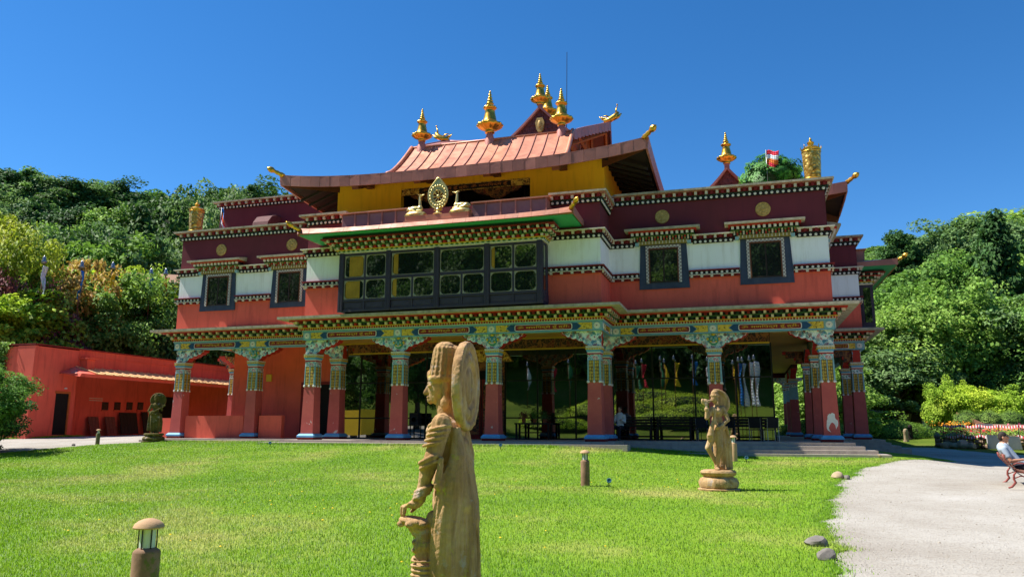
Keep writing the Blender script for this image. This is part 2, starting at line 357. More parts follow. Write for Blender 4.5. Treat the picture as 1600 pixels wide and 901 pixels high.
def grid_mesh(name, xs, ys, zf, mat):
    X, Y = np.meshgrid(xs, ys); Z = zf(X, Y); n, m = X.shape
    V = np.stack([X.ravel(), Y.ravel(), Z.ravel()], 1)
    i = np.arange(n*m).reshape(n, m); F = np.stack([i[:-1, :-1].ravel(), i[:-1, 1:].ravel(), i[1:, 1:].ravel(), i[1:, :-1].ravel()], 1)
    me = bpy.data.meshes.new(name); me.from_pydata(V.tolist(), [], F.tolist()); me.materials.append(mat)
    me.polygons.foreach_set('use_smooth', [True]*len(F)); return me
ax = np.unique(np.concatenate([np.arange(-48, 60, 1.2), np.linspace(-700, -48, 40), np.linspace(60, 700, 40)]))
ay = np.unique(np.concatenate([np.arange(-60, 60, 1.2), np.linspace(-500, -60, 30), np.linspace(60, 900, 44)]))
inst(grid_mesh('ground', ax, ay, lambda X, Y: gz(X, Y)-.05, M['meadow']), 'ground', kind='structure')

def sheet(name, ys, xl, xr, nx, dz, mat):
    ys = np.asarray(ys); u = np.linspace(0, 1, nx)
    X = xl(ys)[:, None]*(1-u)+xr(ys)[:, None]*u; Y = np.repeat(ys[:, None], nx, 1); Z = gz(X, Y)+dz
    V = np.stack([X.ravel(), Y.ravel(), Z.ravel()], 1); n, m = X.shape
    i = np.arange(n*m).reshape(n, m); F = np.stack([i[:-1, :-1].ravel(), i[:-1, 1:].ravel(), i[1:, 1:].ravel(), i[1:, :-1].ravel()], 1)
    me = bpy.data.meshes.new(name); me.from_pydata(V.tolist(), [], F.tolist()); me.materials.append(mat)
    me.polygons.foreach_set('use_smooth', [True]*len(F)); return inst(me, name, kind='structure')
def wob(y, a, k): return a*(np.sin(y*1.9*k)+.6*np.sin(y*4.3*k+1)+.4*np.sin(y*9.1*k+2.2))
GY = [-46, 6, 9, 11, 14, 24]
sheet('gravel_path', np.arange(-46, 24.1, .6), lambda y: np.interp(y, [-46, -12, -4, 2, 6, 10, 11, 24], [-40, -40, -40, -30, -23, -22, 15, 15])+wob(y, .1, 1),
      lambda y: np.interp(y, [-46, 5, 8.5, 10.5, 14, 18, 24], [46, 46, 34, 25.5, 23.5, 23, 22.4])+wob(y, .1, 1), 90, -.012, M['gravel'])
LXL = lambda y: np.interp(y, [-46, -20, -6, -1.3, 0, 2.2], [-14, -15.2, -16.2, -16, -14.8, -13])+wob(y, .05, 1.3)
LXR = lambda y: np.interp(y, [-46, -25, -19.6, -17.4, -13.9, -8, -3.5, 0, 2, 3.2, 5, 8, 9.5], [13.5, 12.6, 12.5, 12.57, 12.85, 13.7, 14.9, 16.6, 17.7, 18.6, 18.9, 18.4, 17])+wob(y, .07, .9)+wob(y, .035, 3.1)
sheet('lawn', np.arange(-46, 2.3, .12), LXL, LXR, 70, .006, M['lawn'])
sheet('lawn_margin', np.arange(2.2, 9.6, .15), lambda y: y*0+15.0, LXR, 10, .006, M['lawn'])

# grass blades on the lawn and a ragged fringe along the gravel (one mass nobody could count)
rng = np.random.default_rng(7)
def blades(name, X, Y, L, Wd, mat, label, lean=.45, dz=0):
    n = len(X); a = rng.uniform(0, 2*pi, n); b = rng.uniform(0, 2*pi, n); Z = gz(X, Y)+dz
    dx, dy = np.cos(a)*Wd/2, np.sin(a)*Wd/2; l = rng.uniform(.1, 1, n)*lean*L
    V = np.empty((n, 3, 3)); V[:, 0] = np.stack([X-dx, Y-dy, Z], 1); V[:, 1] = np.stack([X+dx, Y+dy, Z], 1)
    V[:, 2] = np.stack([X+np.cos(b)*l, Y+np.sin(b)*l, Z+np.sqrt(np.maximum(L*L-l*l, 1e-6))], 1)
    me = bpy.data.meshes.new(name); me.vertices.add(3*n); me.vertices.foreach_set('co', V.ravel())
    me.loops.add(3*n); me.loops.foreach_set('vertex_index', np.arange(3*n, dtype=np.int32))
    me.polygons.add(n); me.polygons.foreach_set('loop_start', np.arange(0, 3*n, 3, dtype=np.int32))
    me.update(calc_edges=True); at = me.attributes.new('tone', 'FLOAT', 'FACE'); at.data.foreach_set('value', rng.random(n).astype(np.float32))
    me.materials.append(mat); o = inst(me, name); return tag(o, label, 'grass', kind='stuff')
def scatter(n, y0, y1, power):
    # denser towards the viewer: sample depth, then X across the lawn at that depth
    y = y0+(y1-y0)*rng.random(n)**power; u = rng.random(n); xl = LXL(y); xr = LXR(y)
    vis_l = np.maximum(xl, 11.5-(y+29)*1.45-3); x = vis_l+(xr-vis_l)*u
    return x, y
X, Y = scatter(620000, -22.5, .6, 1.35)
dist = np.hypot(X-CAM.x, Y-CAM.y)
patch = .5+.5*np.sin(X*.9+np.sin(Y*.7)*2)*np.cos(Y*.8+np.sin(X*.6))
L = rng.uniform(.02, .046, len(X))*(1+.4*patch); Wd = .0045+.00055*dist
keep = np.ones(len(X), bool)
blades('lawn_grass', X[keep], Y[keep], L[keep], Wd[keep], M['blade'], 'short bright green mown grass covering the lawn before the temple')
yy = rng.uniform(-22, 8.5, 26000); side = rng.random(26000)
xx = LXR(yy)+np.abs(rng.normal(0, .11, 26000))*np.where(rng.random(26000) < .92, 1, 1.8)-.1
blades('edge_grass', xx, yy, rng.uniform(.015, .045, 26000), np.full(26000, .010), M['blade'], 'thin ragged grass fringe along the edge of the gravel path')
xx = rng.uniform(-14, 15.6, 16000); yy = np.where(np.abs(xx) < 7.4, -1.42, .72)-np.abs(rng.normal(0, .1, 16000))
blades('step_grass', xx, yy, rng.uniform(.05, .13, 16000), np.full(16000, .02), M['blade'], 'longer tufty grass along the foot of the porch step')

# loose pebbles on the gravel and dandelions in the grass
n = 4200; yy = -22+26*rng.random(n)**1.3; xx = LXR(yy)+rng.uniform(-.05, 9, n)*rng.random(n)**.8
def pebbles(name, xx, yy, r, mat, label, cat):
    base = np.array([(1, 0, 0), (-1, 0, 0), (0, 1, 0), (0, -1, 0), (0, 0, .7), (0, 0, -.5)]); tri = np.array([(0, 2, 4), (2, 1, 4), (1, 3, 4), (3, 0, 4), (2, 0, 5), (1, 2, 5), (3, 1, 5), (0, 3, 5)])
    k = len(xx); V = base[None]*r[:, None, None]*rng.uniform(.6, 1.3, (k, 6, 3)); a = rng.uniform(0, 6.3, k); ca, sa = np.cos(a)[:, None], np.sin(a)[:, None]
    V = np.stack([V[:, :, 0]*ca-V[:, :, 1]*sa+xx[:, None], V[:, :, 0]*sa+V[:, :, 1]*ca+yy[:, None], V[:, :, 2]+(gz(xx, yy)-.008)[:, None]], 2)
    F = (tri[None]+6*np.arange(k)[:, None, None]).reshape(-1, 3); me = bpy.data.meshes.new(name); me.from_pydata(V.reshape(-1, 3).tolist(), [], F.tolist()); me.materials.append(mat)
    return tag(inst(me, name), label, cat, kind='stuff')
pebbles('pebbles', xx, yy, rng.uniform(.003, .011, n)*np.where(rng.random(n) < .04, 2.2, 1), pmat('pebble_stone', srgb(172, 162, 148), .95, var=.35, scale=3), 'loose pebbles scattered over the gravel path', 'pebbles')
n = 90; yy = rng.uniform(-21, -8, n); xx = rng.uniform(-3, 11, n); o = pebbles('dandelions', xx, yy, rng.uniform(.014, .024, n), pmat('dandelion_yellow', srgb(244, 208, 20), .7), 'yellow dandelion heads dotted over the lawn', 'flowers'); o.location.z = .05
# ------------------------------------------------------------------ temple
HW, WW, D1, CY = 6.5, 15.0, 2.16, 17.17
temple = empty('temple', label='large Tibetan style temple with red, white and maroon walls and copper roofs', cat='temple')
RIGHT = Matrix.Translation((0, CY, 0)) @ Matrix.Rotation(pi/2, 4, 'Z') @ Matrix.Translation((0, -CY, 0))
FRONT = []      # parts of the front facade that the right facade repeats (left half, which faces the viewer there)
def part(mb, name, mats, parent=None, smooth=False, rep=False, **k):
    o = mb.build(name, mats, parent or temple, smooth, **k)
    if rep: FRONT.append(o)
    return o
class Run:
    """frame along a wall: s along, d outwards"""
    def __init__(s, p0, p1, e0=0, e1=0):
        s.p = Vector((*p0, 0)); q = Vector((*p1, 0)); s.L = (q-s.p).length; s.t = (q-s.p).normalized()
        s.n = Vector((s.t.y, -s.t.x, 0)); s.e0, s.e1 = e0, e1
    def pt(s, a, d, z): v = s.p+s.t*a+s.n*d; return (v.x, v.y, z)
    def box(s, mb, s0, s1, d0, d1, z0, z1, m=0, mit=False, z1b=None):
        f0 = (lambda d: s0-s.e0*d) if mit else (lambda d: s0); f1 = (lambda d: s1+s.e1*d) if mit else (lambda d: s1)
        zb = z1 if z1b is None else z1b
        mb.hexa([s.pt(f0(d1), d1, z0), s.pt(f1(d1), d1, z0), s.pt(f1(d0), d0, z0), s.pt(f0(d0), d0, z0),
                 s.pt(f0(d1), d1, z1), s.pt(f1(d1), d1, z1), s.pt(f1(d0), d0, zb), s.pt(f0(d0), d0, zb)], m)
    def layer(s, mb, z0, z1, d, m=0, d0=-.05, z1b=None): s.box(mb, 0, s.L, d0, d, z0, z1, m, True, z1b)
    def dent(s, mb, z0, z1, d0, d1, per, duty, ms, off=0):
        a0, a1 = -s.e0*d0, s.L+s.e1*d0; n = max(1, int(round((a1-a0)/per))); p = (a1-a0)/n
        for i in range(n):
            c = a0+(i+.5)*p; s.box(mb, c-p*duty/2, c+p*duty/2, d0-.02, d1, z0, z1, ms[(i+off) % len(ms)])
    def discs(s, mb, z, d, r, per, m, seg=10):
        a0, a1 = -s.e0*d, s.L+s.e1*d; n = max(1, int(round((a1-a0)/per))); p = (a1-a0)/n
        for i in range(n):
            c = a0+(i+.5)*p; vs = []
            for dd, rr in ((d-.01, r), (d+.022, r), (d+.035, r*.72)):
                for k in range(seg): vs.append(s.pt(c+rr*cos(2*pi*k/seg), dd, z+rr*sin(2*pi*k/seg)))
            fs = [tuple(range(2*seg, 3*seg))]
            for j in range(2):
                for k in range(seg): k2 = (k+1) % seg; fs.append((j*seg+k, j*seg+k2, (j+1)*seg+k2, (j+1)*seg+k))
            mb.add(vs, fs, m)
RUNS = {'wing_l': Run((-WW, D1), (-HW, D1), 1, -1), 'ret_l': Run((-HW, D1), (-HW, 0), -1, 1), 'center': Run((-HW, 0), (HW, 0), 1, 1),
        'ret_r': Run((HW, 0), (HW, D1), 1, -1), 'wing_r': Run((HW, D1), (WW, D1), -1, 1)}
REP = ('wing_l', 'ret_l', 'center')
CM = [M['stone'], M['dred'], M['black'], M['discwhite'], M['cream'], M['green'], M['dgreen'], M['bred'], M['gyel'], M['pblue'], M['copperd'], M['olive']]
ST, DR, BK, WH, CR, GR, DG, BR, GY_, PB, CO, OL = range(12)
def band_low(r, mb):
    r.layer(mb, 6.70, 6.745, .15, DR); r.layer(mb, 6.56, 6.70, .07, BK); r.discs(mb, 6.63, .07, .052, .205, WH)
    r.layer(mb, 6.53, 6.56, .13, CR); r.layer(mb, 6.44, 6.53, .05, DR); r.dent(mb, 6.44, 6.525, .05, .12, .205, .5, [CR, DR])
def band_up(r, mb):
    r.layer(mb, 8.14, 8.19, .24, CR); r.layer(mb, 8.0, 8.14, .10, DR); r.dent(mb, 8.02, 8.138, .10, .2, .205, .5, [CR, DR])
    r.layer(mb, 7.97, 8.0, .15, BK); r.layer(mb, 7.84, 7.97, .07, BK); r.discs(mb, 7.905, .07, .055, .205, WH)
def band_top(r, mb, o=0):
    r.layer(mb, 10.02+o, 10.10+o, .33, ST, d0=-.25); r.layer(mb, 9.985+o, 10.02+o, .27, CO)
    r.layer(mb, 9.83+o, 9.985+o, .10, DR); r.dent(mb, 9.85+o, 9.98+o, .10, .22, .215, .5, [CR, DR])
    r.layer(mb, 9.80+o, 9.83+o, .15, DG); r.layer(mb, 9.66+o, 9.80+o, .07, BK); r.discs(mb, 9.73+o, .07, .057, .215, WH)
def band_top_low(r, mb): band_top(r, mb, -.38)
def band_porch(r, mb):
    r.layer(mb, 4.56, 4.61, .05, PB, d0=-.3); r.layer(mb, 4.61, 4.69, .07, CR, d0=-.3); r.dent(mb, 4.613, 4.685, .07, .10, .11, .55, [BR, DR])
    r.layer(mb, 4.69, 4.72, .12, GY_, d0=-.3); r.layer(mb, 4.72, 4.83, .12, BK, d0=-.3); r.dent(mb, 4.725, 4.825, .12, .24, .2, .48, [CR, BR, CR, DG])
    r.layer(mb, 4.83, 4.865, .27, GR, d0=-.3); r.layer(mb, 4.865, 4.975, .25, BK, d0=-.3); r.dent(mb, 4.87, 4.97, .25, .40, .2, .48, [CR, DR, CR, DG])
    r.layer(mb, 4.975, 5.025, .46, BR, d0=-.3); r.layer(mb, 5.025, 5.13, .82, ST, d0=-.3, z1b=5.30)
for key, r in RUNS.items():
    rep = key in REP
    low = not key.startswith('wing'); zt = 9.61 if low else 9.99
    mb = MB(); r.layer(mb, 5.1, 6.5, 0, 0, d0=-.3); part(mb, 'lower_wall', M['red'], rep=rep)
    mb = MB(); r.layer(mb, 6.5, 7.9, 0.001, 0, d0=-.299); part(mb, 'middle_wall', M['white'], rep=rep)
    mb = MB(); r.layer(mb, 7.9, zt, 0, 0, d0=-.3); part(mb, 'upper_wall', M['maroon'], rep=rep)
    for f, nm in ((band_low, 'lower_cornice'), (band_up, 'upper_cornice'), (band_top_low if low else band_top, 'parapet_cornice'), (band_porch, 'porch_cornice')):
        if nm == 'lower_cornice' and key == 'center': continue
        mb = MB()
        if nm != 'porch_cornice' and key == 'center':
            for x0, x1, e0, e1 in ((-HW, -4.5, 1, 0), (4.5, HW, 0, 1)): f(Run((x0, 0), (x1, 0), e0, e1), mb)
        elif nm in ('lower_cornice', 'upper_cornice') and key.startswith('wing'):
            sg_ = -1 if key == 'wing_l' else 1; hw_ = 1.0 if nm == 'lower_cornice' else 1.19
            cuts = [r.p.x]+[v_ for c_ in sorted((sg_*8.72, sg_*12.68)) for v_ in (c_-hw_, c_+hw_)]+[r.p.x+r.L]
            for q_ in range(3): f(Run((cuts[2*q_], D1), (cuts[2*q_+1], D1), r.e0 if q_ == 0 else 0, r.e1 if q_ == 2 else 0), mb)
        else: f(r, mb)
        part(mb, nm, CM, rep=rep, kind='stuff')
mb = MB()
for x0, x1, e0, e1 in ((-HW, -4.42, 1, 0), (4.42, HW, 0, 1)): band_low(Run((x0, 0), (x1, 0), e0, e1), mb)
part(mb, 'lower_cornice', CM, rep=True, kind='stuff')
# body behind the front facade and the roof terrace
mb = MB(); mb.box(-14.7, 14.7, D1+.3, 2*CY-2.2, 5.0, 9.9); mb.box(-6.2, 6.2, .3, D1+.35, 5.0, 9.5); mb.box(WW-.35, 16.85, CY-6.2, CY+6.2, 5.0, 9.5)
part(mb, 'roof_terrace', M['copperd'])
mb = MB(); mb.box(-WW, -14.75, 10.67, 2*CY-D1, 4.2, 10.0); mb.box(-14.8, 14.75, 2*CY-D1-.3, 2*CY-D1, 4.2, 10.0); mb.box(14.75, WW, CY+HW, 2*CY-D1, 4.2, 10.0)
part(mb, 'rear_wall', M['maroon'])
# left side, plain continuation of the wing
mb = MB(); lr = Run((-WW, 10.67), (-WW, D1), 0, 1)
for f in (band_low, band_up, band_top, band_porch): f(lr, mb)
part(mb, 'side_cornice', CM, kind='stuff')
mb = MB(); lr.layer(mb, 5.1, 6.5, 0, 0, d0=-.3); lr.layer(mb, 6.5, 7.9, 0, 1, d0=-.3); lr.layer(mb, 7.9, 9.99, 0, 2, d0=-.3)
part(mb, 'side_wall', [M['red'], M['white'], M['maroon']])

# ---- porch: floor, steps, ceiling, inner walls
mb = MB(); mb.prism([(-15.35, 1.55), (-7.0, 1.55), (-7.0, -.6), (7.0, -.6), (7.0, 1.55), (15.35, 1.55), (15.35, 10.2), (17.7, 10.2), (17.7, 24), (15.35, 24), (15.35, 32.5), (-15.35, 32.5)], -.14, 0, 'z')
part(mb, 'porch_floor', M['floor'])
mb = MB(); mb.box(-7.55, 7.55, -1.35, -.55, -.3, -.085); part(mb, 'step', M['floor'])
mb = MB(); mb.box(-15.6, -7.5, 1.0, 1.6, -.4, -.07); part(mb, 'step', M['floor'])
for k, (y, z, xr) in enumerate(((1.12, -.13, 15.6), (.72, -.26, 15.95), (.3, -.385, 16.3))):
    mb = MB(); mb.box(7.0+.012*k, xr, y, 1.6+.0*k, z-.3, z)
    mb.box(15.3, xr, 1.6, 10.0-.01*k, z-.3, z); mb.box(15.3, xr+2.3, 10.0-(1.15-y)*0-.3*k, 24, z-.3, z); part(mb, 'step', M['floor'])
mb = MB(); mb.prism([(-14.8, D1+.34), (-6.3, D1+.34), (-6.3, .34), (6.3, .34), (6.3, D1+.34), (14.66, D1+.34), (14.66, CY-6.3), (16.8, CY-6.3), (16.8, CY+6.3), (14.6, CY+6.3), (14.6, 32), (-14.8, 32)], 4.55, 4.99, 'z')
part(mb, 'porch_ceiling', M['ceil'])
GYL = 4.8
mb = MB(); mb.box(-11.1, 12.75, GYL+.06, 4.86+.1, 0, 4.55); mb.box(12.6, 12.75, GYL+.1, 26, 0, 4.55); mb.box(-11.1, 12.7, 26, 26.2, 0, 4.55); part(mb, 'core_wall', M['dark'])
mb = MB(); mb.box(-12.9, -7.5, 4.3, 4.75, 0, 4.54); mb.box(-14.5, -12.95, 6.9, 7.15, 0, 4.54); part(mb, 'inner_wall', M['red'])
mb = MB(); mb.box(-13.1, -12.9, 4.3, 26, 0, 4.54); part(mb, 'inner_wall', M['red'])
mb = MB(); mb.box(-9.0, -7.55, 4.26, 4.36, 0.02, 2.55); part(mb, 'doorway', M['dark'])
mb = MB(); mb.box(-9.12, -9.0, 4.22, 4.4, 0, 2.68); mb.box(-9.0, -7.5, 4.22, 4.4, 2.56, 2.68); part(mb, 'door_frame', M['dred'])
mb = MB(); mb.box(-11.15, -10.85, 4.25, 4.3, 2.75, 3.1); part(mb, 'notice_board', M['gyel'])
# low red parapet between the left columns
for x0, x1 in ((-14.2, -10.95), (-10.1, -8.9)):
    mb = MB(); mb.box(x0, x1, 2.35, 2.62, 0, 1.05); part(mb, 'low_wall', M['red'])
mb = MB(); mb.box(-15.9, -15.05, 2.6, 2.8, -.1, .95); part(mb, 'low_wall', M['red'])
# glass wall: panes in a dark steel grid
mull = [-7.45, -6.2, -4.45, -2.75, -1.15]; mull2 = [1.15, 2.67, 4.42, 6.1, 7.83, 9.6, 11.3, 12.75]
zz = [0.02, .95, 2.62, 4.02]
rr = random.Random(3)
for ms in (mull, mull2):
    for a, b in zip(ms[:-1], ms[1:]):
        for z0, z1 in zip(zz[:-1], zz[1:]):
            mb = MB(); e = [rr.uniform(-.0012, .0012) for _ in range(4)]
            mb.hexa([(a+.03, GYL+e[0], z0+.03), (b-.03, GYL+e[1], z0+.03), (b-.03, GYL+.05, z0+.03), (a+.03, GYL+.05, z0+.03),
                     (a+.03, GYL+e[2], z1-.03), (b-.03, GYL+e[3], z1-.03), (b-.03, GYL+.05, z1-.03), (a+.03, GYL+.05, z1-.03)])
            part(mb, 'glass_pane', M['glass'])
    mb = MB()
    for a in ms: mb.box(a-.035, a+.035, GYL-.03, GYL+.055, 0, 4.05)
    for z in zz: mb.box(ms[0]+.036, ms[-1]-.036, GYL-.025, GYL+.052, z-.03, z+.03)
    part(mb, 'glazing_bars', M['metal'])
mb = MB(); mb.box(-7.5, 12.72, GYL-.12, GYL+.05, 4.05, 4.5); part(mb, 'inner_frieze', M['scrolldark'])
mb = MB(); mb.box(-7.5, 12.72, GYL-.16, GYL-.1, 4.0, 4.06); mb.box(-7.5, 12.72, GYL-.16, GYL-.1, 4.49, 4.54); part(mb, 'frieze_moulding', M['gyel'])
# carved door in the middle
door = part(MB().box(-1.05, 1.05, GYL-.02, GYL+.05, 0, 2.7), 'entrance_door', M['dred'])
mb = MB()
for x in (-1.12, .9): mb.box(x, x+.22, GYL-.12, GYL-.02, 0, 3.1)
mb.box(-1.12, 1.12, GYL-.13, GYL-.02, 3.1, 3.5); part(mb, 'door_surround', M['scrolldark'], door)
mb = MB(); mb.prism([(-1.5, 3.5), (1.5, 3.5), (1.2, 3.95), (.5, 4.02), (-.5, 4.02), (-1.2, 3.95)], GYL-.2, GYL-.02); part(mb, 'door_pediment', M['scrollgold'], door)
for x in (-.5, .5): part(MB().box(x-.4, x+.4, GYL-.05, GYL-.022, .2, 2.5), 'door_leaf', M['scrolldark'], door)
part(MB().box(-.014, .014, GYL-.06, GYL-.022, 0, 2.7), 'door_gap', M['black'], door)

# ---- columns
def arc_bracket(L=1.32, h=.62):
    """half outline of the scalloped bracket wing, from the centre bottom out to the tip"""
    pts = [(0, -h), (.2, -h), (.26, -h+.05)]
    lobes = [(.26, -h+.07, .46, -h+.23), (.46, -h+.23, .72, -h+.33), (.72, -h+.33, .98, -h+.40), (.98, -h+.40, 1.18, -h+.49), (1.18, -h+.49, L, -.02)]
    for x0, z0, x1, z1 in lobes:
        for k in range(1, 6):
            u = k/5; pts.append((x0+(x1-x0)*u, z0+(z1-z0)*u-.055*sin(pi*u)))
    return pts
BH = arc_bracket()
BFULL = [(-x, z) for x, z in BH[::-1]]+BH[1:]+[]
def bracket_mesh(mb, poly, y0, y1, z, m=0):
    mb.prism([(x, z+dz) for x, dz in poly], y0, y1, 'y', m)
def column_meshes():
    d = {}
    mb = MB(); mb.frus(0, 0, .20, 2.45, .29, .29, .245, .245); d['shaft'] = mb.mesh('column', M['colred'])
    mb = MB(); mb.box(-.37, .37, -.37, .37, 0, .10, 1); mb.frus(0, 0, .10, .17, .40, .40, .40, .40, 0); mb.frus(0, 0, .17, .25, .40, .40, .32, .32, 0); d['plinth'] = mb.mesh('plinth', [M['lblue'], M['dred']])
    # painted upper sleeve: core, vertical stripes, two pointed pendants per face with round bosses
    mb = MB(); mb.frus(0, 0, 2.3, 3.28, .252, .252, .235, .235, 0)
    mb.frus(0, 0, 3.28, 3.33, .262, .262, .262, .262, 2); mb.frus(0, 0, 3.33, 3.38, .25, .25, .25, .25, 1); mb.frus(0, 0, 3.38, 3.45, .27, .27, .275, .275, 3)
    mb.frus(0, 0, 3.08, 3.28, .2475, .2475, .244, .244, 4)
    d['sleeve'] = mb.mesh('painted_sleeve', [M['pblue'], M['discwhite'], M['bred'], M['lblue'], M['scroll']])
    mb = MB(); mb.box(-.20, -.018, -.012, .0, 2.33, 3.06); mb.prism([(-.22, 2.34), (-.11, 2.19), (0.0, 2.34)], -.014, 0); d['pendant'] = mb.mesh('brocade_panel', M['brocade'])
    mb = MB(); mb.box(-.235, -.203, -.016, 0, 2.26, 3.08, 0); mb.box(-.016, .016, -.016, 0, 2.26, 3.08, 0); mb.box(.203, .235, -.016, 0, 2.26, 3.08, 0)
    for x in (-.219, 0, .219): mb.lathe([(.048, 0), (.048, .02), (.02, .03)], 10, (0, 0, 0), None, 1, Matrix.Translation((x, -.008, 2.24)) @ Matrix.Rotation(pi/2, 4, 'X'))
    d['stripes'] = mb.mesh('stripe_strips', [M['pblue'], M['discwhite']])
    mb = MB(); mb.frus(0, 0, 3.45, 3.60, .275, .275, .31, .31, 0); mb.frus(0, 0, 3.42, 3.455, .285, .285, .285, .285, 1); mb.dn = 0
    for k in range(6):
        x = -.24+k*.096
        for s in (-1, 1):
            mb.box(x-.03, x+.03, s*.29-.035, s*.29+.035, 3.47, 3.52, 2); mb.box(s*.29-.035, s*.29+.035, x-.03, x+.03, 3.47, 3.52, 2)
    d['capital'] = mb.mesh('capital', [M['cream'], M['lblue'], M['gyel']])
    def br(poly, nm):
        mb = MB(); bracket_mesh(mb, poly, -.17, .17, 4.2, 0)
        sm = [(x*.97, z-.0) for x, z in poly]
        bracket_mesh(mb, [(x, max(z, -.60)-.0 if abs(z) < 1e-6 else z+.012) for x, z in sm], -.185, .185, 4.2, 1)
        # carved scroll curls standing proud of the face
        rn = random.Random(5); xs = [p[0] for p in poly]
        for s in (-1, 1):
            for k in range(22):
                x = rn.uniform(min(xs)*.9, max(xs)*.9); lim = -.03-.5*max(0, 1-abs(x)/1.2)**.8; z = 4.2+rn.uniform(lim, -.05)
                mb.lathe([(.065, 0), (.06, .025), (.038, .03), (.034, .018), (.022, .02), (.012, .04)], 9, (0, 0, 0), None, 2+(k % 4), Matrix.Translation((x, s*.185, z)) @ Matrix.Rotation(s*pi/2, 4, 'X'))
        return mb.mesh(nm, [M['bred'], M['scroll'], M['pblue'], M['discwhite'], M['lblue'], M['dred']])
    d['full'] = br(BFULL, 'bracket')
    half = [(x, z) for x, z in BH]; d['half'] = br([(-.3, -.02), (-.3, -.62)]+[(x, z) for x, z in half[1:]], 'bracket')
    # side bracket seen end on: plain red stepped timber
    mb = MB()
    for k, (l, z0, z1) in enumerate(((.4, 3.6, 3.75), (.62, 3.75, 3.9), (.9, 3.9, 4.05), (1.15, 4.05, 4.2))): mb.box(-.15, .15, -.165, l, z0, z1-.001, 0)
    for s in (-1, 1): mb.box(s*.16-.012, s*.16+.012, -.16, 1.0, 3.9, 4.19, 1); mb.box(s*.16-.012, s*.16+.012, -.16, .55, 3.63, 3.9, 1)
    d['cross'] = mb.mesh('cross_bracket', [M['bred'], M['scrolldark']])
    # mask in the middle of a bracket
    mb = MB(); mb.ell((0, 0, 0), (.2, .06, .2), 14, 10, None, 0); mb.ell((0, -.06, -.02), (.035, .04, .06), 8, 6, None, 1)
    for s in (-1, 1):
        mb.ell((s*.085, -.05, .055), (.042, .025, .03), 8, 6, None, 2); mb.ell((s*.085, -.072, .055), (.016, .012, .016), 6, 5, None, 4)
        mb.tube([(s*.03, -.06, .09), (s*.09, -.065, .125), (s*.16, -.04, .1)], [.014, .022, .008], 6, 1)
        mb.ell((s*.22, -.01, .05), (.05, .03, .06), 8, 6, None, 3); mb.ell((s*.1, -.05, -.06), (.05, .025, .04), 8, 6, None, 3)
        mb.tube([(s*.1, -.03, .17), (s*.17, -.02, .24), (s*.12, -.02, .29)], [.025, .018, .006], 6, 1)
    mb.ell((0, -.05, -.1), (.09, .03, .03), 10, 6, None, 2); mb.ell((0, -.062, -.1), (.07, .02, .012), 10, 6, None, 5); mb.ell((0, -.03, .22), (.08, .03, .05), 8, 6, None, 3)
    d['mask'] = mb.mesh('mask', [M['maskg'], M['pblue'], M['discwhite'], M['gyel'], M['black'], M['bred']], True)
    return d
M['maskg'] = pmat('mask_green', srgb(64, 142, 124), .55, var=.3, scale=12)
CMESH = column_meshes()
def column(x, y, rz=0, cross=True, kind='full', mask=True, detail=True):
    o = inst(CMESH['shaft'], 'column', temple, (x, y, 0), rz)
    for nm in ('plinth', 'sleeve', 'capital'): inst(CMESH[nm], CMESH[nm].name.split('.')[0], o)
    if detail:
        for k in range(4):
            T = Matrix.Rotation(k*pi/2, 4, 'Z'); tilt = .0226
            for s in (0, 1):
                q = inst(CMESH['pendant'], 'brocade_panel', o); q.matrix_basis = T @ Matrix.Translation((s*.218, -.2525+.0, 0)) @ Matrix.Translation((0, 0, 2.3)) @ Matrix.Rotation(-tilt*.75, 4, 'X') @ Matrix.Translation((0, 0, -2.3))
            q = inst(CMESH['stripes'], 'stripe_strips', o); q.matrix_basis = T @ Matrix.Translation((0, -.2525, 2.3)) @ Matrix.Rotation(-tilt*.75, 4, 'X') @ Matrix.Translation((0, 0, -2.3))
    if kind == 'full': inst(CMESH['full'], 'bracket', o)
    elif kind == 'right': inst(CMESH['half'], 'bracket', o)
    elif kind == 'left': q = inst(CMESH['half'], 'bracket', o); q.scale = (-1, 1, 1)
    if cross: inst(CMESH['cross'], 'cross_bracket', o)
    if mask and kind == 'full': inst(CMESH['mask'], 'mask', o, (0, -.215, 3.93))
    return o
cc = .35
for x, k, cr in ((-HW+cc, 'right', True), (-2.05, 'full', False), (2.05, 'full', False), (HW-cc, 'left', True)): column(x, cc-.02, 0, cr, k)
for x, k in ((-WW+cc, 'right'), (-10.54, 'full'), (-HW+cc, 'left'), (HW-cc, 'right'), (10.54, 'full'), (WW-cc, 'left')): column(x, D1+cc-.02, 0, abs(x) != 10.54, k)
column(17.17-cc, 11.02, pi/2, True, 'right'); column(17.17-cc, 15.12, pi/2, False, 'full'); column(WW-cc, 6.63, pi/2, False, 'full'); column(WW-cc, 11.02, pi/2, True, 'left')
hcol = [o for o in temple.children if o.name.startswith('column') and abs(o.location.x-(WW-cc)) < .01 and abs(o.location.y-(D1+cc-.02)) < .01][0]
m = MB(); rp = random.Random(2); P_ = []
for k in range(26):
    a = 2*pi*k/26; r_ = 1+rp.uniform(-.16, .16); P_.append((.02+.185*cos(a)*r_, .70+.36*sin(a)*r_))
m.prism(P_, -.008, 0, 'y', 0)
Q_ = [(.03+.11*cos(2*pi*k/14)*(1+rp.uniform(-.2, .2)), .52+.2*sin(2*pi*k/14)) for k in range(14)]; m.prism(Q_, -.012, 0, 'y', 1)
q = part(m, 'bare_plaster', [M['discwhite'], M['colred']], hcol); q.matrix_basis = Matrix.Translation((0, -.291, .2)) @ Matrix.Rotation(-.02, 4, 'X') @ Matrix.Translation((0, 0, -.2))
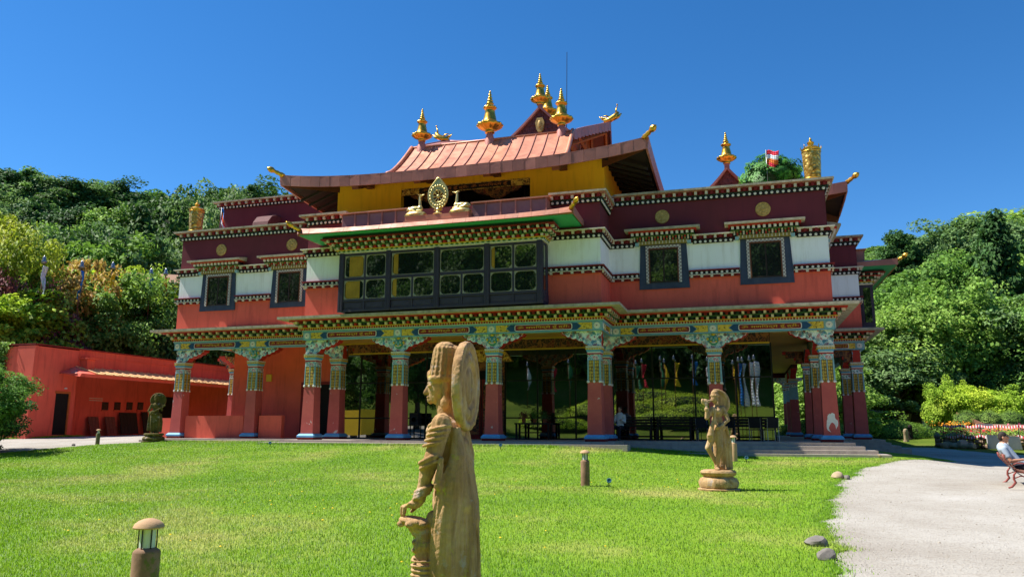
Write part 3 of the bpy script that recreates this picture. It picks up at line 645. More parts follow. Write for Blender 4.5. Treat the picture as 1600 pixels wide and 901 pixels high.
column(WW-cc, 23.3, pi/2, False, 'full', False, False); column(WW-cc, 27.7, pi/2, False, 'full', False, False); column(WW-cc, 31.8, 0, False, 'full', False, False)
column(-WW+cc, 6.63, pi/2, True, 'full', False)

# ---- frieze beams with arrow panels, script cartouches and rosettes
def glyph_mesh(txt):
    cu = bpy.data.curves.new('lettering', 'FONT'); cu.body = txt; cu.size = 1; cu.extrude = .012; cu.align_x = 'CENTER'; cu.align_y = 'CENTER'; cu.resolution_u = 2
    o = bpy.data.objects.new('lettering', cu); COL.objects.link(o)
    dg = bpy.context.evaluated_depsgraph_get(); me = bpy.data.meshes.new_from_object(o.evaluated_get(dg)); bpy.data.objects.remove(o)
    co = np.empty(len(me.vertices)*3); me.vertices.foreach_get('co', co); co = co.reshape(-1, 3)
    if len(co):
        mn, mx = co.min(0), co.max(0); co = (co-(mn+mx)/2)/(mx-mn+1e-9); co[:, 2] *= .012
        co = np.stack([co[:, 0], -co[:, 2], co[:, 1]], 1); me.vertices.foreach_set('co', co.ravel()); me.update()
    me.name = 'lettering'; me.materials.clear(); return me
SCRIPT = glyph_mesh('ॐ मणिपद्मे हूँ ह्रीः'); SCRIPT.materials.append(M['gyel'])
SCRIPT2 = glyph_mesh('ॐ मणिपद्मे हूँ ह्रीः ॐ मणिपद्मे हूँ'); SCRIPT2.materials.append(pmat('orange_lettering', srgb(196, 118, 56), .6))
def rounded(x0, x1, z0, z1, r, n=4):
    p = []
    for cx, cz, a in ((x1-r, z0+r, -pi/2), (x1-r, z1-r, 0), (x0+r, z1-r, pi/2), (x0+r, z0+r, pi)):
        for k in range(n+1): t = a+k*pi/2/n; p.append((cx+r*cos(t), cz+r*sin(t)))
    return p
def beam(r, knots, rep=False, thick=.34):
    """r: Run in the column plane; knots: s positions of the column axes"""
    mb = MB(); r.layer(mb, 4.2, 4.56, 0, 0, d0=-thick); r.layer(mb, 4.205, 4.235, .02, 1, d0=-.05); r.layer(mb, 4.525, 4.555, .02, 1, d0=-.05)
    b = part(mb, 'frieze_beam', [M['pblue'], M['lblue']], rep=rep)
    T = Matrix(((r.t.x, -r.n.x, 0, r.p.x), (r.t.y, -r.n.y, 0, r.p.y), (0, 0, 1, 0), (0, 0, 0, 1)))
    for k in knots:       # rosette squares over the columns
        mb = MB(); mb.box(k-.17, k+.17, -.03, 0, 4.235, 4.525, 0)
        mb.lathe([(.125, 0), (.12, .02), (.09, .02), (.085, .01), (.06, .01), (.055, .025), (.02, .03)], 14, (0, 0, 0), None, 1, Matrix.Translation((k, -.03, 4.38)) @ Matrix.Rotation(pi/2, 4, 'X'))
        mb.lathe([(.03, .0), (.02, .042)], 8, (0, 0, 0), None, 2, Matrix.Translation((k, -.03, 4.38)) @ Matrix.Rotation(pi/2, 4, 'X'))
        part(mb, 'rosette', [M['pblue'], M['discwhite'], M['dred']], b, mat=T)
    for i, (a, c) in enumerate(zip(knots[:-1], knots[1:])):
        a += .19; c -= .19; w = c-a
        if w < 1.2: continue
        for x0, dr in ((a, 1), (c, -1)):
            mb = MB(); p = [(x0, 4.245), (x0+dr*.40, 4.245), (x0+dr*.56, 4.245), (x0+dr*.40, 4.38), (x0+dr*.56, 4.515), (x0, 4.515)]
            mb.prism(p if dr > 0 else p[::-1], -.022, 0); part(mb, 'brocade_end', M['ygold'], b, mat=T)
        mb = MB(); p = [(a+.44, 4.38), (a+.60, 4.25), (c-.60, 4.25), (c-.44, 4.38), (c-.60, 4.51), (a+.60, 4.51)]; mb.prism(p, -.026, 0); part(mb, 'blue_panel', M['blue'], b, mat=T)
        m0 = (a+c)/2; hw = w*.30
        mb = MB(); mb.prism(rounded(m0-hw, m0+hw, 4.258, 4.502, .07), -.036, 0, 'y', 0); mb.prism(rounded(m0-hw+.03, m0+hw-.03, 4.28, 4.48, .055), -.042, 0, 'y', 1)
        q = part(mb, 'cartouche', [M['discwhite'], M['dred']], b, mat=T)
        g = inst(SCRIPT, 'lettering', b); g.matrix_basis = T @ Matrix.Translation((m0, -.045, 4.38)) @ Matrix.Diagonal((hw*1.8, 1, .15, 1))
beam(RUNS['center'], [.19, 4.45, 8.55, 12.81], rep=True)
beam(RUNS['wing_l'], [.19, 4.46, 8.3], rep=True); beam(RUNS['wing_r'], [.2, 4.04, 8.31])
beam(RUNS['ret_l'], [.2, 1.97], rep=True); beam(RUNS['ret_r'], [.19, 1.96])

# ---- windows of the wings
def window(x):
    y = D1; o = MB()
    o.prism([(x-1.01, 6.06), (x+1.01, 6.06), (x+.93, 7.9), (x-.93, 7.9)], y-.05, y+.02)
    w = part(o, 'window', M['navy'], rep=(x < 0))
    m = MB()
    for a, b, c, d in ((-.71, -.58, 6.3, 7.86), (.58, .71, 6.3, 7.86), (-.58, .58, 7.73, 7.86)): m.box(x+a, x+b, y-.09, y-.04, c, d)
    part(m, 'patterned_trim', M['trim'], w)
    m = MB()
    for a, b, c, d in ((-.58, -.535, 6.32, 7.73), (.535, .58, 6.32, 7.73), (-.535, .535, 7.66, 7.73), (-.535, .535, 6.32, 6.37), (-.03, .03, 6.37, 7.66)): m.box(x+a, x+b, y-.075, y-.03, c, d)
    part(m, 'frame', M['dwood'], w)
    m = MB(); m.box(x-.6, x-.555, y-.10, y-.02, 6.3, 7.75); m.box(x+.555, x+.6, y-.10, y-.02, 6.3, 7.75); m.box(x-.555, x+.555, y-.10, y-.02, 7.70, 7.75); part(m, 'inner_trim', M['wood'], w)
    for s in (-1, 1):
        q = MB(); q.box(x+s*.2825-.2525, x+s*.2825+.2525, y-.058, y-.051, 6.37, 7.66); part(q, 'pane', M['wglass'], w)
    m = MB(); m.box(x-1.05, x+1.05, y-.16, y-.02, 7.9, 8.04, 11); r = Run((x-1.0, y), (x+1.0, y))
    r.dent(m, 7.915, 8.03, .16, .175, .07, .5, [4, 11]); m.box(x-1.12, x-.98, y-.19, y-.02, 7.86, 7.99, 9); m.box(x+.98, x+1.12, y-.19, y-.02, 7.86, 7.99, 9)
    m.box(x-1.2, x+1.2, y-.18, y, 8.04, 8.2, 6); r = Run((x-1.2, y), (x+1.2, y)); r.dent(m, 8.05, 8.12, .18, .23, .12, .5, [4, 7, 11]); r.dent(m, 8.13, 8.2, .18, .26, .12, .5, [7, 4, 11], 1)
    m.box(x-1.28, x+1.28, y-.30, y, 8.2, 8.24, 5); m.box(x-1.3, x+1.3, y-.32, y, 8.24, 8.36, 2); r = Run((x-1.3, y), (x+1.3, y)); r.dent(m, 8.25, 8.355, .32, .42, .2, .5, [3]); r.dent(m, 8.25, 8.355, .32, .34, .2, .5, [7], 1)
    m.box(x-1.36, x+1.36, y-.46, y, 8.36, 8.42, 7); part(m, 'lintel', CM, w)
    m = MB(); m.hexa([(x-1.5, y-.6, 8.42), (x+1.5, y-.6, 8.42), (x+1.5, y, 8.42), (x-1.5, y, 8.42), (x-1.5, y-.6, 8.50), (x+1.5, y-.6, 8.50), (x+1.5, y, 8.62), (x-1.5, y, 8.62)]); part(m, 'hood', M['stone'], w)
def medallion(x, y, z):
    T = Matrix.Translation((x, y, z)) @ Matrix.Rotation(pi/2, 4, 'X')
    m = MB(); m.lathe([(.29, 0), (.29, .03), (.27, .045), (.255, .03), (0.001, .035)], 24); 
    for k in range(8): a = k*pi/4; m.ell((.15*cos(a), .15*sin(a), .035), (.06, .03, .02), 7, 5, Matrix.Rotation(a, 4, 'Z'))
    m.ell((0, 0, .035), (.07, .07, .03), 8, 5); m.ell((0, .17, .03), (.05, .05, .025), 7, 5); m.ell((0, -.16, .03), (.1, .03, .025), 7, 5)
    part(m, 'medallion', M['medgold'], mat=T, smooth='auto', rep=(x < 0))
for x in (-12.68, -8.72, 8.72, 12.68): window(x); medallion(x, D1, 9.08)

# ---- bay window
M['coppero'] = copper('orange_copper', srgb(164, 98, 68), .5)
BY = -.87
bay = part(MB().box(-4.39, 4.39, BY+.06, 0.02, 5.22, 7.66), 'bay_window', M['bay'], rep=True)
posts = [-4.39, -2.13, 0, 2.13, 4.39]
mb = MB()
for i, x in enumerate(posts):
    w = .11; xx = min(max(x, -4.28), 4.28); mb.box(xx-w, xx+w, BY-.06, BY+.08, 5.2, 7.68)
    for s in (-1, 1): mb.box(xx+s*w*.5-.02, xx+s*w*.5+.02, BY-.075, BY-.05, 5.25, 7.66)
for z0, z1 in ((5.2, 5.29), (5.62, 5.70), (6.53, 6.62), (7.58, 7.68)):
    for a, b in zip(posts[:-1], posts[1:]):
        a2 = a+(.22 if a == -4.39 else .11); b2 = b-(.22 if b == 4.39 else .11); mb.box(a2, b2, BY-.03, BY+.07, z0, z1)
part(mb, 'frame_posts', M['bay'], bay)
def corner_piece(mb, cx, cz, sx, sz, s=.13):
    p = [(0, 0), (s, 0)]+[(s*(1-.86*sin(k*pi/12)), s*(1-.86*cos(k*pi/12))) for k in range(1, 6)]+[(0, s)]
    p = [(cx+sx*a, cz+sz*b) for a, b in p]
    if sx*sz < 0: p = p[::-1]
    mb.prism(p, BY-.005, BY+.04)
def bay_pane(x0, x1, z0, z1, curtain=None):
    f = MB(); f.box(x0, x0+.02, BY-.01, BY+.06, z0, z1); f.box(x1-.02, x1, BY-.01, BY+.06, z0, z1); f.box(x0+.02, x1-.02, BY-.01, BY+.06, z0, z0+.02); f.box(x0+.02, x1-.02, BY-.01, BY+.06, z1-.02, z1)
    for cx, sx in ((x0+.02, 1), (x1-.02, -1)):
        for cz, sz in ((z0+.02, 1), (z1-.02, -1)): corner_piece(f, cx, cz, sx, sz)
    fr = part(f, 'pane_surround', M['dullcream'], bay)
    g = MB(); e = rr.uniform(-.006, .006); g.hexa([(x0, BY+.028+e, z0), (x1, BY+.028-e, z0), (x1, BY+.055, z0), (x0, BY+.055, z0), (x0, BY+.028-e*.6, z1), (x1, BY+.028+e*.5, z1), (x1, BY+.055, z1), (x0, BY+.055, z1)])
    part(g, 'pane', M['bglass'], bay)
    if curtain:
        c = MB(); n = 9; a, b = curtain; pts = [(a+(b-a)*k/n, BY+.018+(.008 if k % 2 else 0)) for k in range(n+1)]
        for (xa, ya), (xb, yb) in zip(pts[:-1], pts[1:]): c.add([(xa, ya, z0+.04), (xb, yb, z0+.04), (xb, yb, z1-.04), (xa, ya, z1-.04)], [(0, 1, 2, 3)])
        part(c, 'curtain', M['curtain'], bay)
M['dullcream'] = pmat('dull_cream_paint', srgb(158, 150, 132), .7, var=.2, scale=9)
M['curtain'] = pmat('ochre_curtain', srgb(168, 128, 44), .9, var=.2)
for i, (a, b) in enumerate(zip(posts[:-1], posts[1:])):
    a2 = a+(.22 if i == 0 else .11); b2 = b-(.22 if i == 3 else .11); m0 = (a2+b2)/2
    mb = MB(); mb.box(m0-.035, m0+.035, BY-.02, BY+.07, 5.70, 6.53)
    if i in (0, 3): mb.box(m0-.035, m0+.035, BY-.02, BY+.07, 6.62, 7.58)
    mb.box(m0-.03, m0+.03, BY-.02, BY+.07, 5.29, 5.62); part(mb, 'mullion', M['bay'], bay)
    for k, (x0, x1) in enumerate(((a2+.03, m0-.045), (m0+.045, b2-.03))):
        bay_pane(x0, x1, 5.72, 6.51, (x0+.06, x0+.06+(x1-x0)*.72) if i == 0 and k == 0 else ((x0+.05, x0+.22) if i == 1 and k == 0 else None))
        mb = MB(); mb.box(x0, x1, BY+.01, BY+.06, 5.3, 5.61); mb.box(x0+.08, x1-.08, BY-.005, BY+.02, 5.36, 5.55); part(mb, 'lower_panel', M['bay'], bay)
        if i in (0, 3): bay_pane(x0, x1, 6.64, 7.56, (x0+.2, x1-.06) if i == 0 and k == 0 else ((x0+.04, x0+.16) if i == 3 and k == 0 else None))
    if i in (1, 2): bay_pane(a2+.03, b2-.03, 6.64, 7.56, (a2+.1, a2+.3) if i == 1 else None)
for s in (-1, 1):
    part(MB().box(s*4.39-.03, s*4.39+.03, BY+.1, -.05, 5.3, 5.62), 'side_rail', M['bay'], bay); part(MB().box(s*4.38-.05, s*4.38+.05, -.45, -.38, 5.62, 7.6), 'side_post', M['bay'], bay)
for s in (-1, 1):
    mb = MB(); mb.box(s*4.4-.012, s*4.4+.012, -.8, -.47, 5.75, 7.5); part(mb, 'side_pane', M['bglass'], bay)
# bay cornice: three stepped dentil rows round the bay
mb = MB(); bruns = [Run((-4.39, 0), (-4.39, BY), -1, 1), Run((-4.39, BY), (4.39, BY), 1, 1), Run((4.39, BY), (4.39, 0), 1, -1)]
for r in bruns:
    r.layer(mb, 7.66, 7.72, .05, CR); r.layer(mb, 7.72, 7.78, .06, PB); r.dent(mb, 7.725, 7.775, .06, .10, .11, .5, [GR, CR])
    r.layer(mb, 7.78, 7.81, .14, GY_); r.layer(mb, 7.81, 7.91, .12, DR); r.dent(mb, 7.815, 7.905, .12, .24, .19, .48, [CR, BR])
    r.layer(mb, 7.91, 7.94, .27, GR); r.layer(mb, 7.94, 8.04, .25, BK); r.dent(mb, 7.945, 8.035, .25, .40, .19, .48, [CR, GR])
    r.layer(mb, 8.04, 8.07, .43, BR); r.layer(mb, 8.07, 8.17, .41, BK); r.dent(mb, 8.075, 8.165, .41, .56, .19, .48, [CR, DG])
    r.layer(mb, 8.17, 8.215, .62, DR); r.layer(mb, 8.215, 8.30, .55, DG)
part(mb, 'bay_cornice', CM, bay, kind='stuff')
# bay canopy roof: green soffit, copper edge, sloping copper skirt
canopy = part(MB().hexa([(-5.78, -1.86, 8.33), (5.78, -1.86, 8.33), (5.78, 0, 8.33), (-5.78, 0, 8.33), (-5.78, -1.86, 8.40), (5.78, -1.86, 8.40), (5.78, 0, 8.40), (-5.78, 0, 8.40)]), 'canopy_soffit', M['soffit'], rep=True)
# copper edge strips along the canopy, each a sheet, lightly uneven
N = 22; rr2 = random.Random(11)
def edge_piece(x0, x1, u0, u1):
    up = lambda x: .12*abs(x/5.8)**5
    m = MB(); j = rr2.uniform(-.008, .008); y = -1.9+j
    m.hexa([(x0, y-.05, 8.34+up(x0)*.5), (x1, y-.05, 8.34+up(x1)*.5), (x1, y+.06, 8.34), (x0, y+.06, 8.34), (x0, y+.06, 8.53+up(x0)+j), (x1, y+.06, 8.53+up(x1)+j), (x1, y+.2, 8.49), (x0, y+.2, 8.49)])
    part(m, 'edge_sheet', M['coppero'], canopy)
for k in range(N):
    x0 = -5.82+11.64*k/N; x1 = -5.82+11.64*(k+1)/N-.006; edge_piece(x0, x1, 0, 0)
    m = MB(); up = lambda x: .12*abs(x/5.8)**5
    xa, xb = x0*.8, x1*.8; j = rr2.uniform(0, .01)
    m.hexa([(x0, -1.83, 8.49+up(x0)), (x1, -1.83, 8.49+up(x1)), (xb, -.72, 8.78), (xa, -.72, 8.78), (x0, -1.83, 8.52+up(x0)+j), (x1, -1.83, 8.52+up(x1)+j), (xb, -.72, 8.81+j), (xa, -.72, 8.81+j)])
    part(m, 'skirt_sheet', M['coppero'], canopy)
for s in (-1, 1):
    m = MB(); m.hexa([(s*5.82, -1.9, 8.34), (s*5.86, -1.9, 8.34), (s*5.86, 0, 8.34), (s*5.82, 0, 8.34), (s*5.82, -1.92, 8.65), (s*5.87, -1.92, 8.65), (s*5.87, 0, 8.55), (s*5.82, 0, 8.55)][::1]); part(m, 'end_sheet', M['copperd'], canopy)
    m = MB(); m.hexa([(s*4.66, -.72, 8.84), (s*5.82, -1.88, 8.6), (s*5.82, -.02, 8.52), (s*4.66, -.02, 8.84), (s*4.66, -.72, 8.87), (s*5.82, -1.88, 8.63), (s*5.82, -.02, 8.55), (s*4.66, -.02, 8.87)]); part(m, 'hip_sheet', M['copper'], canopy)
def corner_tip(p, d, L=.5, r=.085, parent=None):
    p = Vector(p); d = Vector(d).normalized(); m = MB()
    prof = [(0, r*.8), (.18*L, r*1.05), (.3*L, r*.8), (.42*L, r*1.1), (.5*L, r*.75), (.58*L, r*.7), (.66*L, r*1.15), (.8*L, r*1.25), (.92*L, r*.9), (L, r*.4), (1.05*L, .01)]
    m.tube([p+d*a+Vector((0, 0, .25*a*a)) for a, _ in prof], [b for _, b in prof], 10)
    return part(m, 'roof_tip', M['gold'], parent, smooth=True)
for s in (-1, 1): corner_tip((s*5.72, -1.86, 8.55), (s*.62, -.75, .28), .62, .085, canopy)
# copper parapet with upright panels, open in the middle for the wheel's plinth
par = part(MB().box(-4.52, -1.37, -.62, -.1, 8.8, 9.42).box(-1.369, 1.369, -.62, -.1, 8.8, 9.0).box(1.37, 4.52, -.62, -.1, 8.8, 9.42), 'copper_parapet', M['copperd'], rep=True)
def par_panels(x0, x1, n):
    for k in range(n):
        a = x0+(x1-x0)*k/n; b = x0+(x1-x0)*(k+1)/n; j = rr2.uniform(-.006, .006)
        m = MB(); m.hexa([(a+.035, -.665+j, 8.86), (b-.035, -.665-j, 8.86), (b-.035, -.615, 8.86), (a+.035, -.615, 8.86), (a+.035, -.665-j, 9.42), (b-.035, -.665+j, 9.42), (b-.035, -.615, 9.42), (a+.035, -.615, 9.42)])
        part(m, 'parapet_panel', M['copperp'], par)
        m = MB(); m.box(b-.034, b+.034, -.70, -.60, 8.85, 9.44); part(m, 'batten', M['copperd'], par)
par_panels(-4.5, -1.36, 5); par_panels(1.36, 4.5, 5)
for a, b in ((-4.6, -1.36), (1.36, 4.6)): part(MB().box(a, b, -.74, -.05, 9.44, 9.5), 'coping', M['copper'], par)
m = MB(); m.box(-1.42, 1.42, -1.12, -.62, 8.72, 8.82); m.box(-1.38, 1.38, -1.06, -.63, 8.82, 9.02); part(m, 'wheel_plinth', M['copper'], par)
# ------------------------------------------------------------------ penthouse and copper roofs
PY = 2.12
PENT = []
def pp(mb, name, mats, parent=None, **k):
    o = part(mb, name, mats, parent, **k)
    if parent is None: PENT.append(o)
    return o
m = MB(); m.box(-6.35, -3.08, PY, PY+.3, 9.9, 11.88); m.box(3.08, 6.35, PY, PY+.3, 9.9, 11.88); m.box(-3.08, 3.08, PY, PY+.3, 11.32, 11.88); m.box(-3.08, 3.08, PY, PY+.3, 9.9, 10.05)
m.box(6.05, 6.349, PY+.3, 21.5, 9.9, 11.86); m.box(-6.349, -6.05, PY+.3, 21.5, 9.9, 11.86); pp(m, 'penthouse_wall', M['yellow'])
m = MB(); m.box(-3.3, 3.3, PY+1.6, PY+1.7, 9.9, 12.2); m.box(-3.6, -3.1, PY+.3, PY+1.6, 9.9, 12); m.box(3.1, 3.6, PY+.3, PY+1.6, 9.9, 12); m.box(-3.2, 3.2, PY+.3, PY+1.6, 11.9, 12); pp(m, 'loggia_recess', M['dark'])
m = MB(); m.box(-3.08, 3.08, PY+.05, PY+.25, 11.02, 11.31); lb = pp(m, 'loggia_beam', M['black'])
m = MB()
for a, b, c, d in ((-3.08, 3.08, 11.0, 11.03), (-3.08, 3.08, 11.28, 11.31)): m.box(a, b, PY+.02, PY+.06, c, d)
part(m, 'beam_edging', M['scrollgold'], lb)
for x in (-2.62, 2.62):
    m = MB(); m.box(x-.42, x+.42, PY+.03, PY+.06, 11.04, 11.27); part(m, 'beam_end_panel', M['scrollgold'], lb)
g = inst(SCRIPT2, 'lettering', lb); g.matrix_basis = Matrix.Translation((0, PY+.045, 11.155)) @ Matrix.Diagonal((4.1, 1, .17, 1))
for x in (-1.55, 1.55):
    m = MB(); m.prism([(x+a*.85, 11.0+b*.75) for a, b in BFULL], PY+.05, PY+.22); o = part(m, 'loggia_bracket', M['scrolldark'], lb)
    m = MB(); m.box(x-.12, x+.12, PY+.05, PY+.25, 9.9, 10.55); part(m, 'loggia_post', M['scrolldark'], lb)
m = MB()
for x in (-2.4, -.8, .8, 2.4): m.box(x-.05, x+.05, PY+1.55, PY+1.62, 9.9, 11.9)
m.box(-3.2, 3.2, PY+1.55, PY+1.62, 10.72, 10.8); pp(m, 'loggia_window_frame', M['dwood'])
m = MB(); m.box(-3.1, 3.1, PY+1.56, PY+1.6, 10.85, 11.8); pp(m, 'loggia_window', M['wglass'])

def penthouse_roof(T, main=True):
    E0 = .40; EX = 8.35; EB = 23.6
    zt = lambda u: 11.50+.42*abs(u)**3.2       # eave top along the front, u in -1..1
    base = temple
    def P(mb, name, mats, parent=None, smooth=False, kind=None):
        o = mb.build(name, mats, parent or base, smooth, kind=kind)
        if parent is None: o.matrix_basis = T
        return o
    SY, SZ, SX = 3.5, 12.62, 4.45
    # skirt: four trapezoids that sweep up to the steep part
    mb = MB(); n = 24; k = 6
    def skirt(c0, c1, q0, q1):
        vs = []
        for i in range(n+1):
            u = -1+2*i/n
            a = Vector(c0).lerp(Vector(c1), i/n); a.z = zt(u); b = Vector(q0).lerp(Vector(q1), i/n)
            for j in range(k+1):
                t_ = j/k; p = a.lerp(b, t_); p.z = a.z+(b.z-a.z)*t_**1.25; vs.append(p)
        fs = [(i*(k+1)+j, (i+1)*(k+1)+j, (i+1)*(k+1)+j+1, i*(k+1)+j+1) for i in range(n) for j in range(k)]
        mb.add(vs, fs)
    Yb = EB-(SY-E0)
    skirt((-EX, E0, 0), (EX, E0, 0), (-SX, SY, SZ), (SX, SY, SZ)); skirt((EX, E0, 0), (EX, EB, 0), (SX, SY, SZ), (SX, Yb, SZ))
    skirt((EX, EB, 0), (-EX, EB, 0), (SX, Yb, SZ), (-SX, Yb, SZ)); skirt((-EX, EB, 0), (-EX, E0, 0), (-SX, Yb, SZ), (-SX, SY, SZ))
    roof = P(mb, 'copper_roof', M['copper'], None, True)
    # steep seamed part: one curved sheet per bay with its standing seam
    BYk, BZ, BX = 5.75, 14.72, 4.2
    prof = []
    for j in range(8):
        t_ = j/7; prof.append((SY-.25+(BYk-SY+.25)*t_, SZ-.12+(BZ-SZ+.12)*(t_**1.28)))
    nb = 14
    for s in ((-1, 1) if main else (-1,)):
        for i in range(nb):
            mb = MB(); vs = []; xs = lambda u, t_: (SX-.1+(BX-SX+.1)*t_)*u
            u0 = -1+2*i/nb; u1 = -1+2*(i+1)/nb; jz = rr2.uniform(-.01, .01)
            for j, (y, z) in enumerate(prof):
                t_ = j/7; yy = y if s < 0 else EB+E0-y
                vs += [(xs(u0, t_), yy, z+jz), (xs(u1, t_), yy, z+jz*.3)]
            fs = [(2*j, 2*j+1, 2*j+3, 2*j+2) if s < 0 else (2*j+1, 2*j, 2*j+2, 2*j+3) for j in range(7)]
            mb.add(vs, fs, 0)
            mb.tube([(xs(u1, j/7), (y if s < 0 else EB+E0-y), z+.035) for j, (y, z) in enumerate(prof)], .022, 6, 1)
            P(mb, 'roof_sheet', [M['copper'], M['copperd']], roof)
    # rolled copper edges of the steep part
    mb = MB()
    for s in (-1, 1):
        mb.tube([(s*((SX-.1+(BX-SX+.1)*j/7)+.05), y-.02, z+.05) for j, (y, z) in enumerate(prof)], .1, 8)
    mb.tube([(-BX, BYk, BZ+.03), (BX, BYk, BZ+.03)], .055, 8); P(mb, 'edge_roll', M['copper'], roof, True)
    # gable roof above
    RY, RZ, RX = 12.0, 17.52, 5.08
    mb = MB(); th = .16
    for s in (-1, 1):
        y0 = BYk if s < 0 else EB+E0-BYk; pts = []
        for j in range(7):
            t_ = j/6; hx = BX+.05+(RX-BX-.05)*t_**1.1; y = y0+(RY-y0)*t_; z = BZ+(RZ-BZ)*(t_**.96); pts.append((hx, y, z))
        nx_ = 8; sag = lambda u, t_: .42*(1-u*u)*t_
        for j, ((h0, ya, za), (h1, yb, zb)) in enumerate(zip(pts[:-1], pts[1:])):
            for i in range(nx_):
                u0, u1 = -1+2*i/nx_, -1+2*(i+1)/nx_; t0_, t1_ = j/6, (j+1)/6
                q = [(h0*u0, ya, za-sag(u0, t0_)), (h0*u1, ya, za-sag(u1, t0_)), (h1*u1, yb, zb-sag(u1, t1_)), (h1*u0, yb, zb-sag(u0, t1_))]
                if s > 0: q = [q[1], q[0], q[3], q[2]]
                mb.hexa([(x, y, z-th) for x, y, z in q]+q)
    P(mb, 'gable_roof', M['copperd'], roof, False)
    for sx in (-1, 1):
        for s in (-1, 1):
            y0 = BYk if s < 0 else EB+E0-BYk; n2 = 11
            for j in range(n2):
                ta, tb = j/n2, (j+1)/n2; mb = MB(); q = []
                for t_ in (ta, tb-.003): q.append((sx*(BX+.06+(RX-BX-.05)*t_**1.1), y0+(RY-y0)*t_, BZ+(RZ-BZ)*t_**.96))
                (xa, ya, za), (xb, yb, zb) = q; d = sx*.06
                mb.hexa([(xa, ya, za-.42), (xa+d, ya, za-.42), (xb+d, yb, zb-.5), (xb, yb, zb-.5), (xa, ya, za+.06), (xa+d, ya, za+.06), (xb+d, yb, zb+.06), (xb, yb, zb+.06)])
                P(mb, 'verge_sheet', M['copperd'], roof)
        # timber gable wall set back, with truss members
        gx = sx*3.7; mb = MB()
        mb.prism([(4.2, 12.6), (19.8, 12.6), (17.4, BZ-.1), (RY, RZ-.3), (6.6, BZ-.1)], min(gx, gx+sx*.1), max(gx, gx+sx*.1), 'x'); P(mb, 'gable_wall', M['owood'], roof)
        mb = MB()
        for p0, p1 in (((gx+sx*.3, 6.4, 14.3), (gx+sx*1.1, RY, 16.95)), ((gx+sx*.3, 17.6, 14.3), (gx+sx*1.1, RY, 16.95)), ((gx+sx*.3, 8.5, 14.2), (gx+sx*.3, 10.5, 16.3)), ((gx+sx*.3, 6.2, 14.15), (gx+sx*.3, 17.8, 14.15)), ((gx+sx*.3, RY, 14.1), (gx+sx*.3, RY, 17.2)), ((gx+sx*.5, 7.0, 15.0), (gx+sx*.5, 17, 15.0))):
            mb.tube([p0, p1], .1, 4)
        P(mb, 'gable_truss', M['owood'], roof)
    mb = MB(); mb.tube([(RX*u, RY, RZ+.02-.42*(1-u*u)) for u in np.linspace(-1.01, 1.01, 13)], .10, 8); P(mb, 'ridge_roll', M['copperd'], roof, True)
    # soffit and rafters
    WX, WY = 6.3, PY+.05; zi, zo = 11.86, 11.14; WYb = EB+E0-WY
    mb = MB()
    for o4, i4 in ((((-EX+.08, E0+.1), (EX-.08, E0+.1)), ((-WX, WY), (WX, WY))), (((EX-.08, E0+.1), (EX-.08, EB-.1)), ((WX, WY), (WX, WYb))), (((-EX+.08, EB-.1), (-EX+.08, E0+.1)), ((-WX, WYb), (-WX, WY)))):
        (ax_, ay_), (bx_, by_) = o4; (cx_, cy_), (dx_, dy_) = i4; n_ = 10
        for k_ in range(n_):
            u0, u1 = k_/n_, (k_+1)/n_; up0, up1 = .42*abs(2*u0-1)**3.2, .42*abs(2*u1-1)**3.2
            L0 = lambda p, q, u: p+(q-p)*u
            q4 = [(L0(ax_, bx_, u0), L0(ay_, by_, u0), zo+up0), (L0(ax_, bx_, u1), L0(ay_, by_, u1), zo+up1), (L0(cx_, dx_, u1), L0(cy_, dy_, u1), zi+up1*.3), (L0(cx_, dx_, u0), L0(cy_, dy_, u0), zi+up0*.3)]
            mb.hexa([p_ for p_ in q4]+[(x_, y_, z_+.05) for x_, y_, z_ in q4])
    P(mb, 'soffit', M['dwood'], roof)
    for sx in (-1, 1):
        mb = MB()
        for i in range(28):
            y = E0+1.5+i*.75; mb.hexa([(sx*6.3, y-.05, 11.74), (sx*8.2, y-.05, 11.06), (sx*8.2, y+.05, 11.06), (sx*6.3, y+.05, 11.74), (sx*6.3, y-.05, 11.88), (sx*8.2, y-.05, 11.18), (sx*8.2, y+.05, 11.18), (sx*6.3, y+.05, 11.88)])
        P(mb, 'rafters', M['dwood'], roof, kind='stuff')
    for x in (-4.6, -1.6, 1.6, 4.6):
        mb = MB(); mb.prism([(.45, 11.16), (.6, 10.98), (1.0, 11.12), (1.5, 11.4), (PY, 11.45), (PY, 11.84), (.5, 11.25)], x-.16, x+.16, 'x'); P(mb, 'eave_bracket', M['wood'], roof)
    for sx in (-1, 1):
        mb = MB(); mb.hexa([(sx*6.2, PY+.05, 11.42), (sx*6.42, PY-.12, 11.42), (sx*8.22, .50, 11.40), (sx*8.05, .6, 11.40), (sx*6.2, PY+.05, 11.9), (sx*6.42, PY-.12, 11.9), (sx*8.22, .50, 11.6), (sx*8.05, .6, 11.6)]); P(mb, 'eave_bracket', M['wood'], roof)
    # fascia: separate copper sheets along the eave
    nf = 33
    for i in range(nf):
        u0 = -1+2*i/nf; u1 = -1+2*(i+1)/nf; mb = MB(); j = rr2.uniform(-.008, .008); x0, x1 = EX*u0, EX*u1-.008
        mb.hexa([(x0, E0+.02+j, zt(u0)-.46), (x1, E0+.02-j, zt(u1)-.46), (x1, E0+.08, zt(u1)-.46), (x0, E0+.08, zt(u0)-.46),
                 (x0, E0+.0+j, zt(u0)+.03), (x1, E0+.0-j, zt(u1)+.03), (x1, E0+.06, zt(u1)+.03), (x0, E0+.06, zt(u0)+.03)])
        P(mb, 'fascia_sheet', M['copperd'], roof)
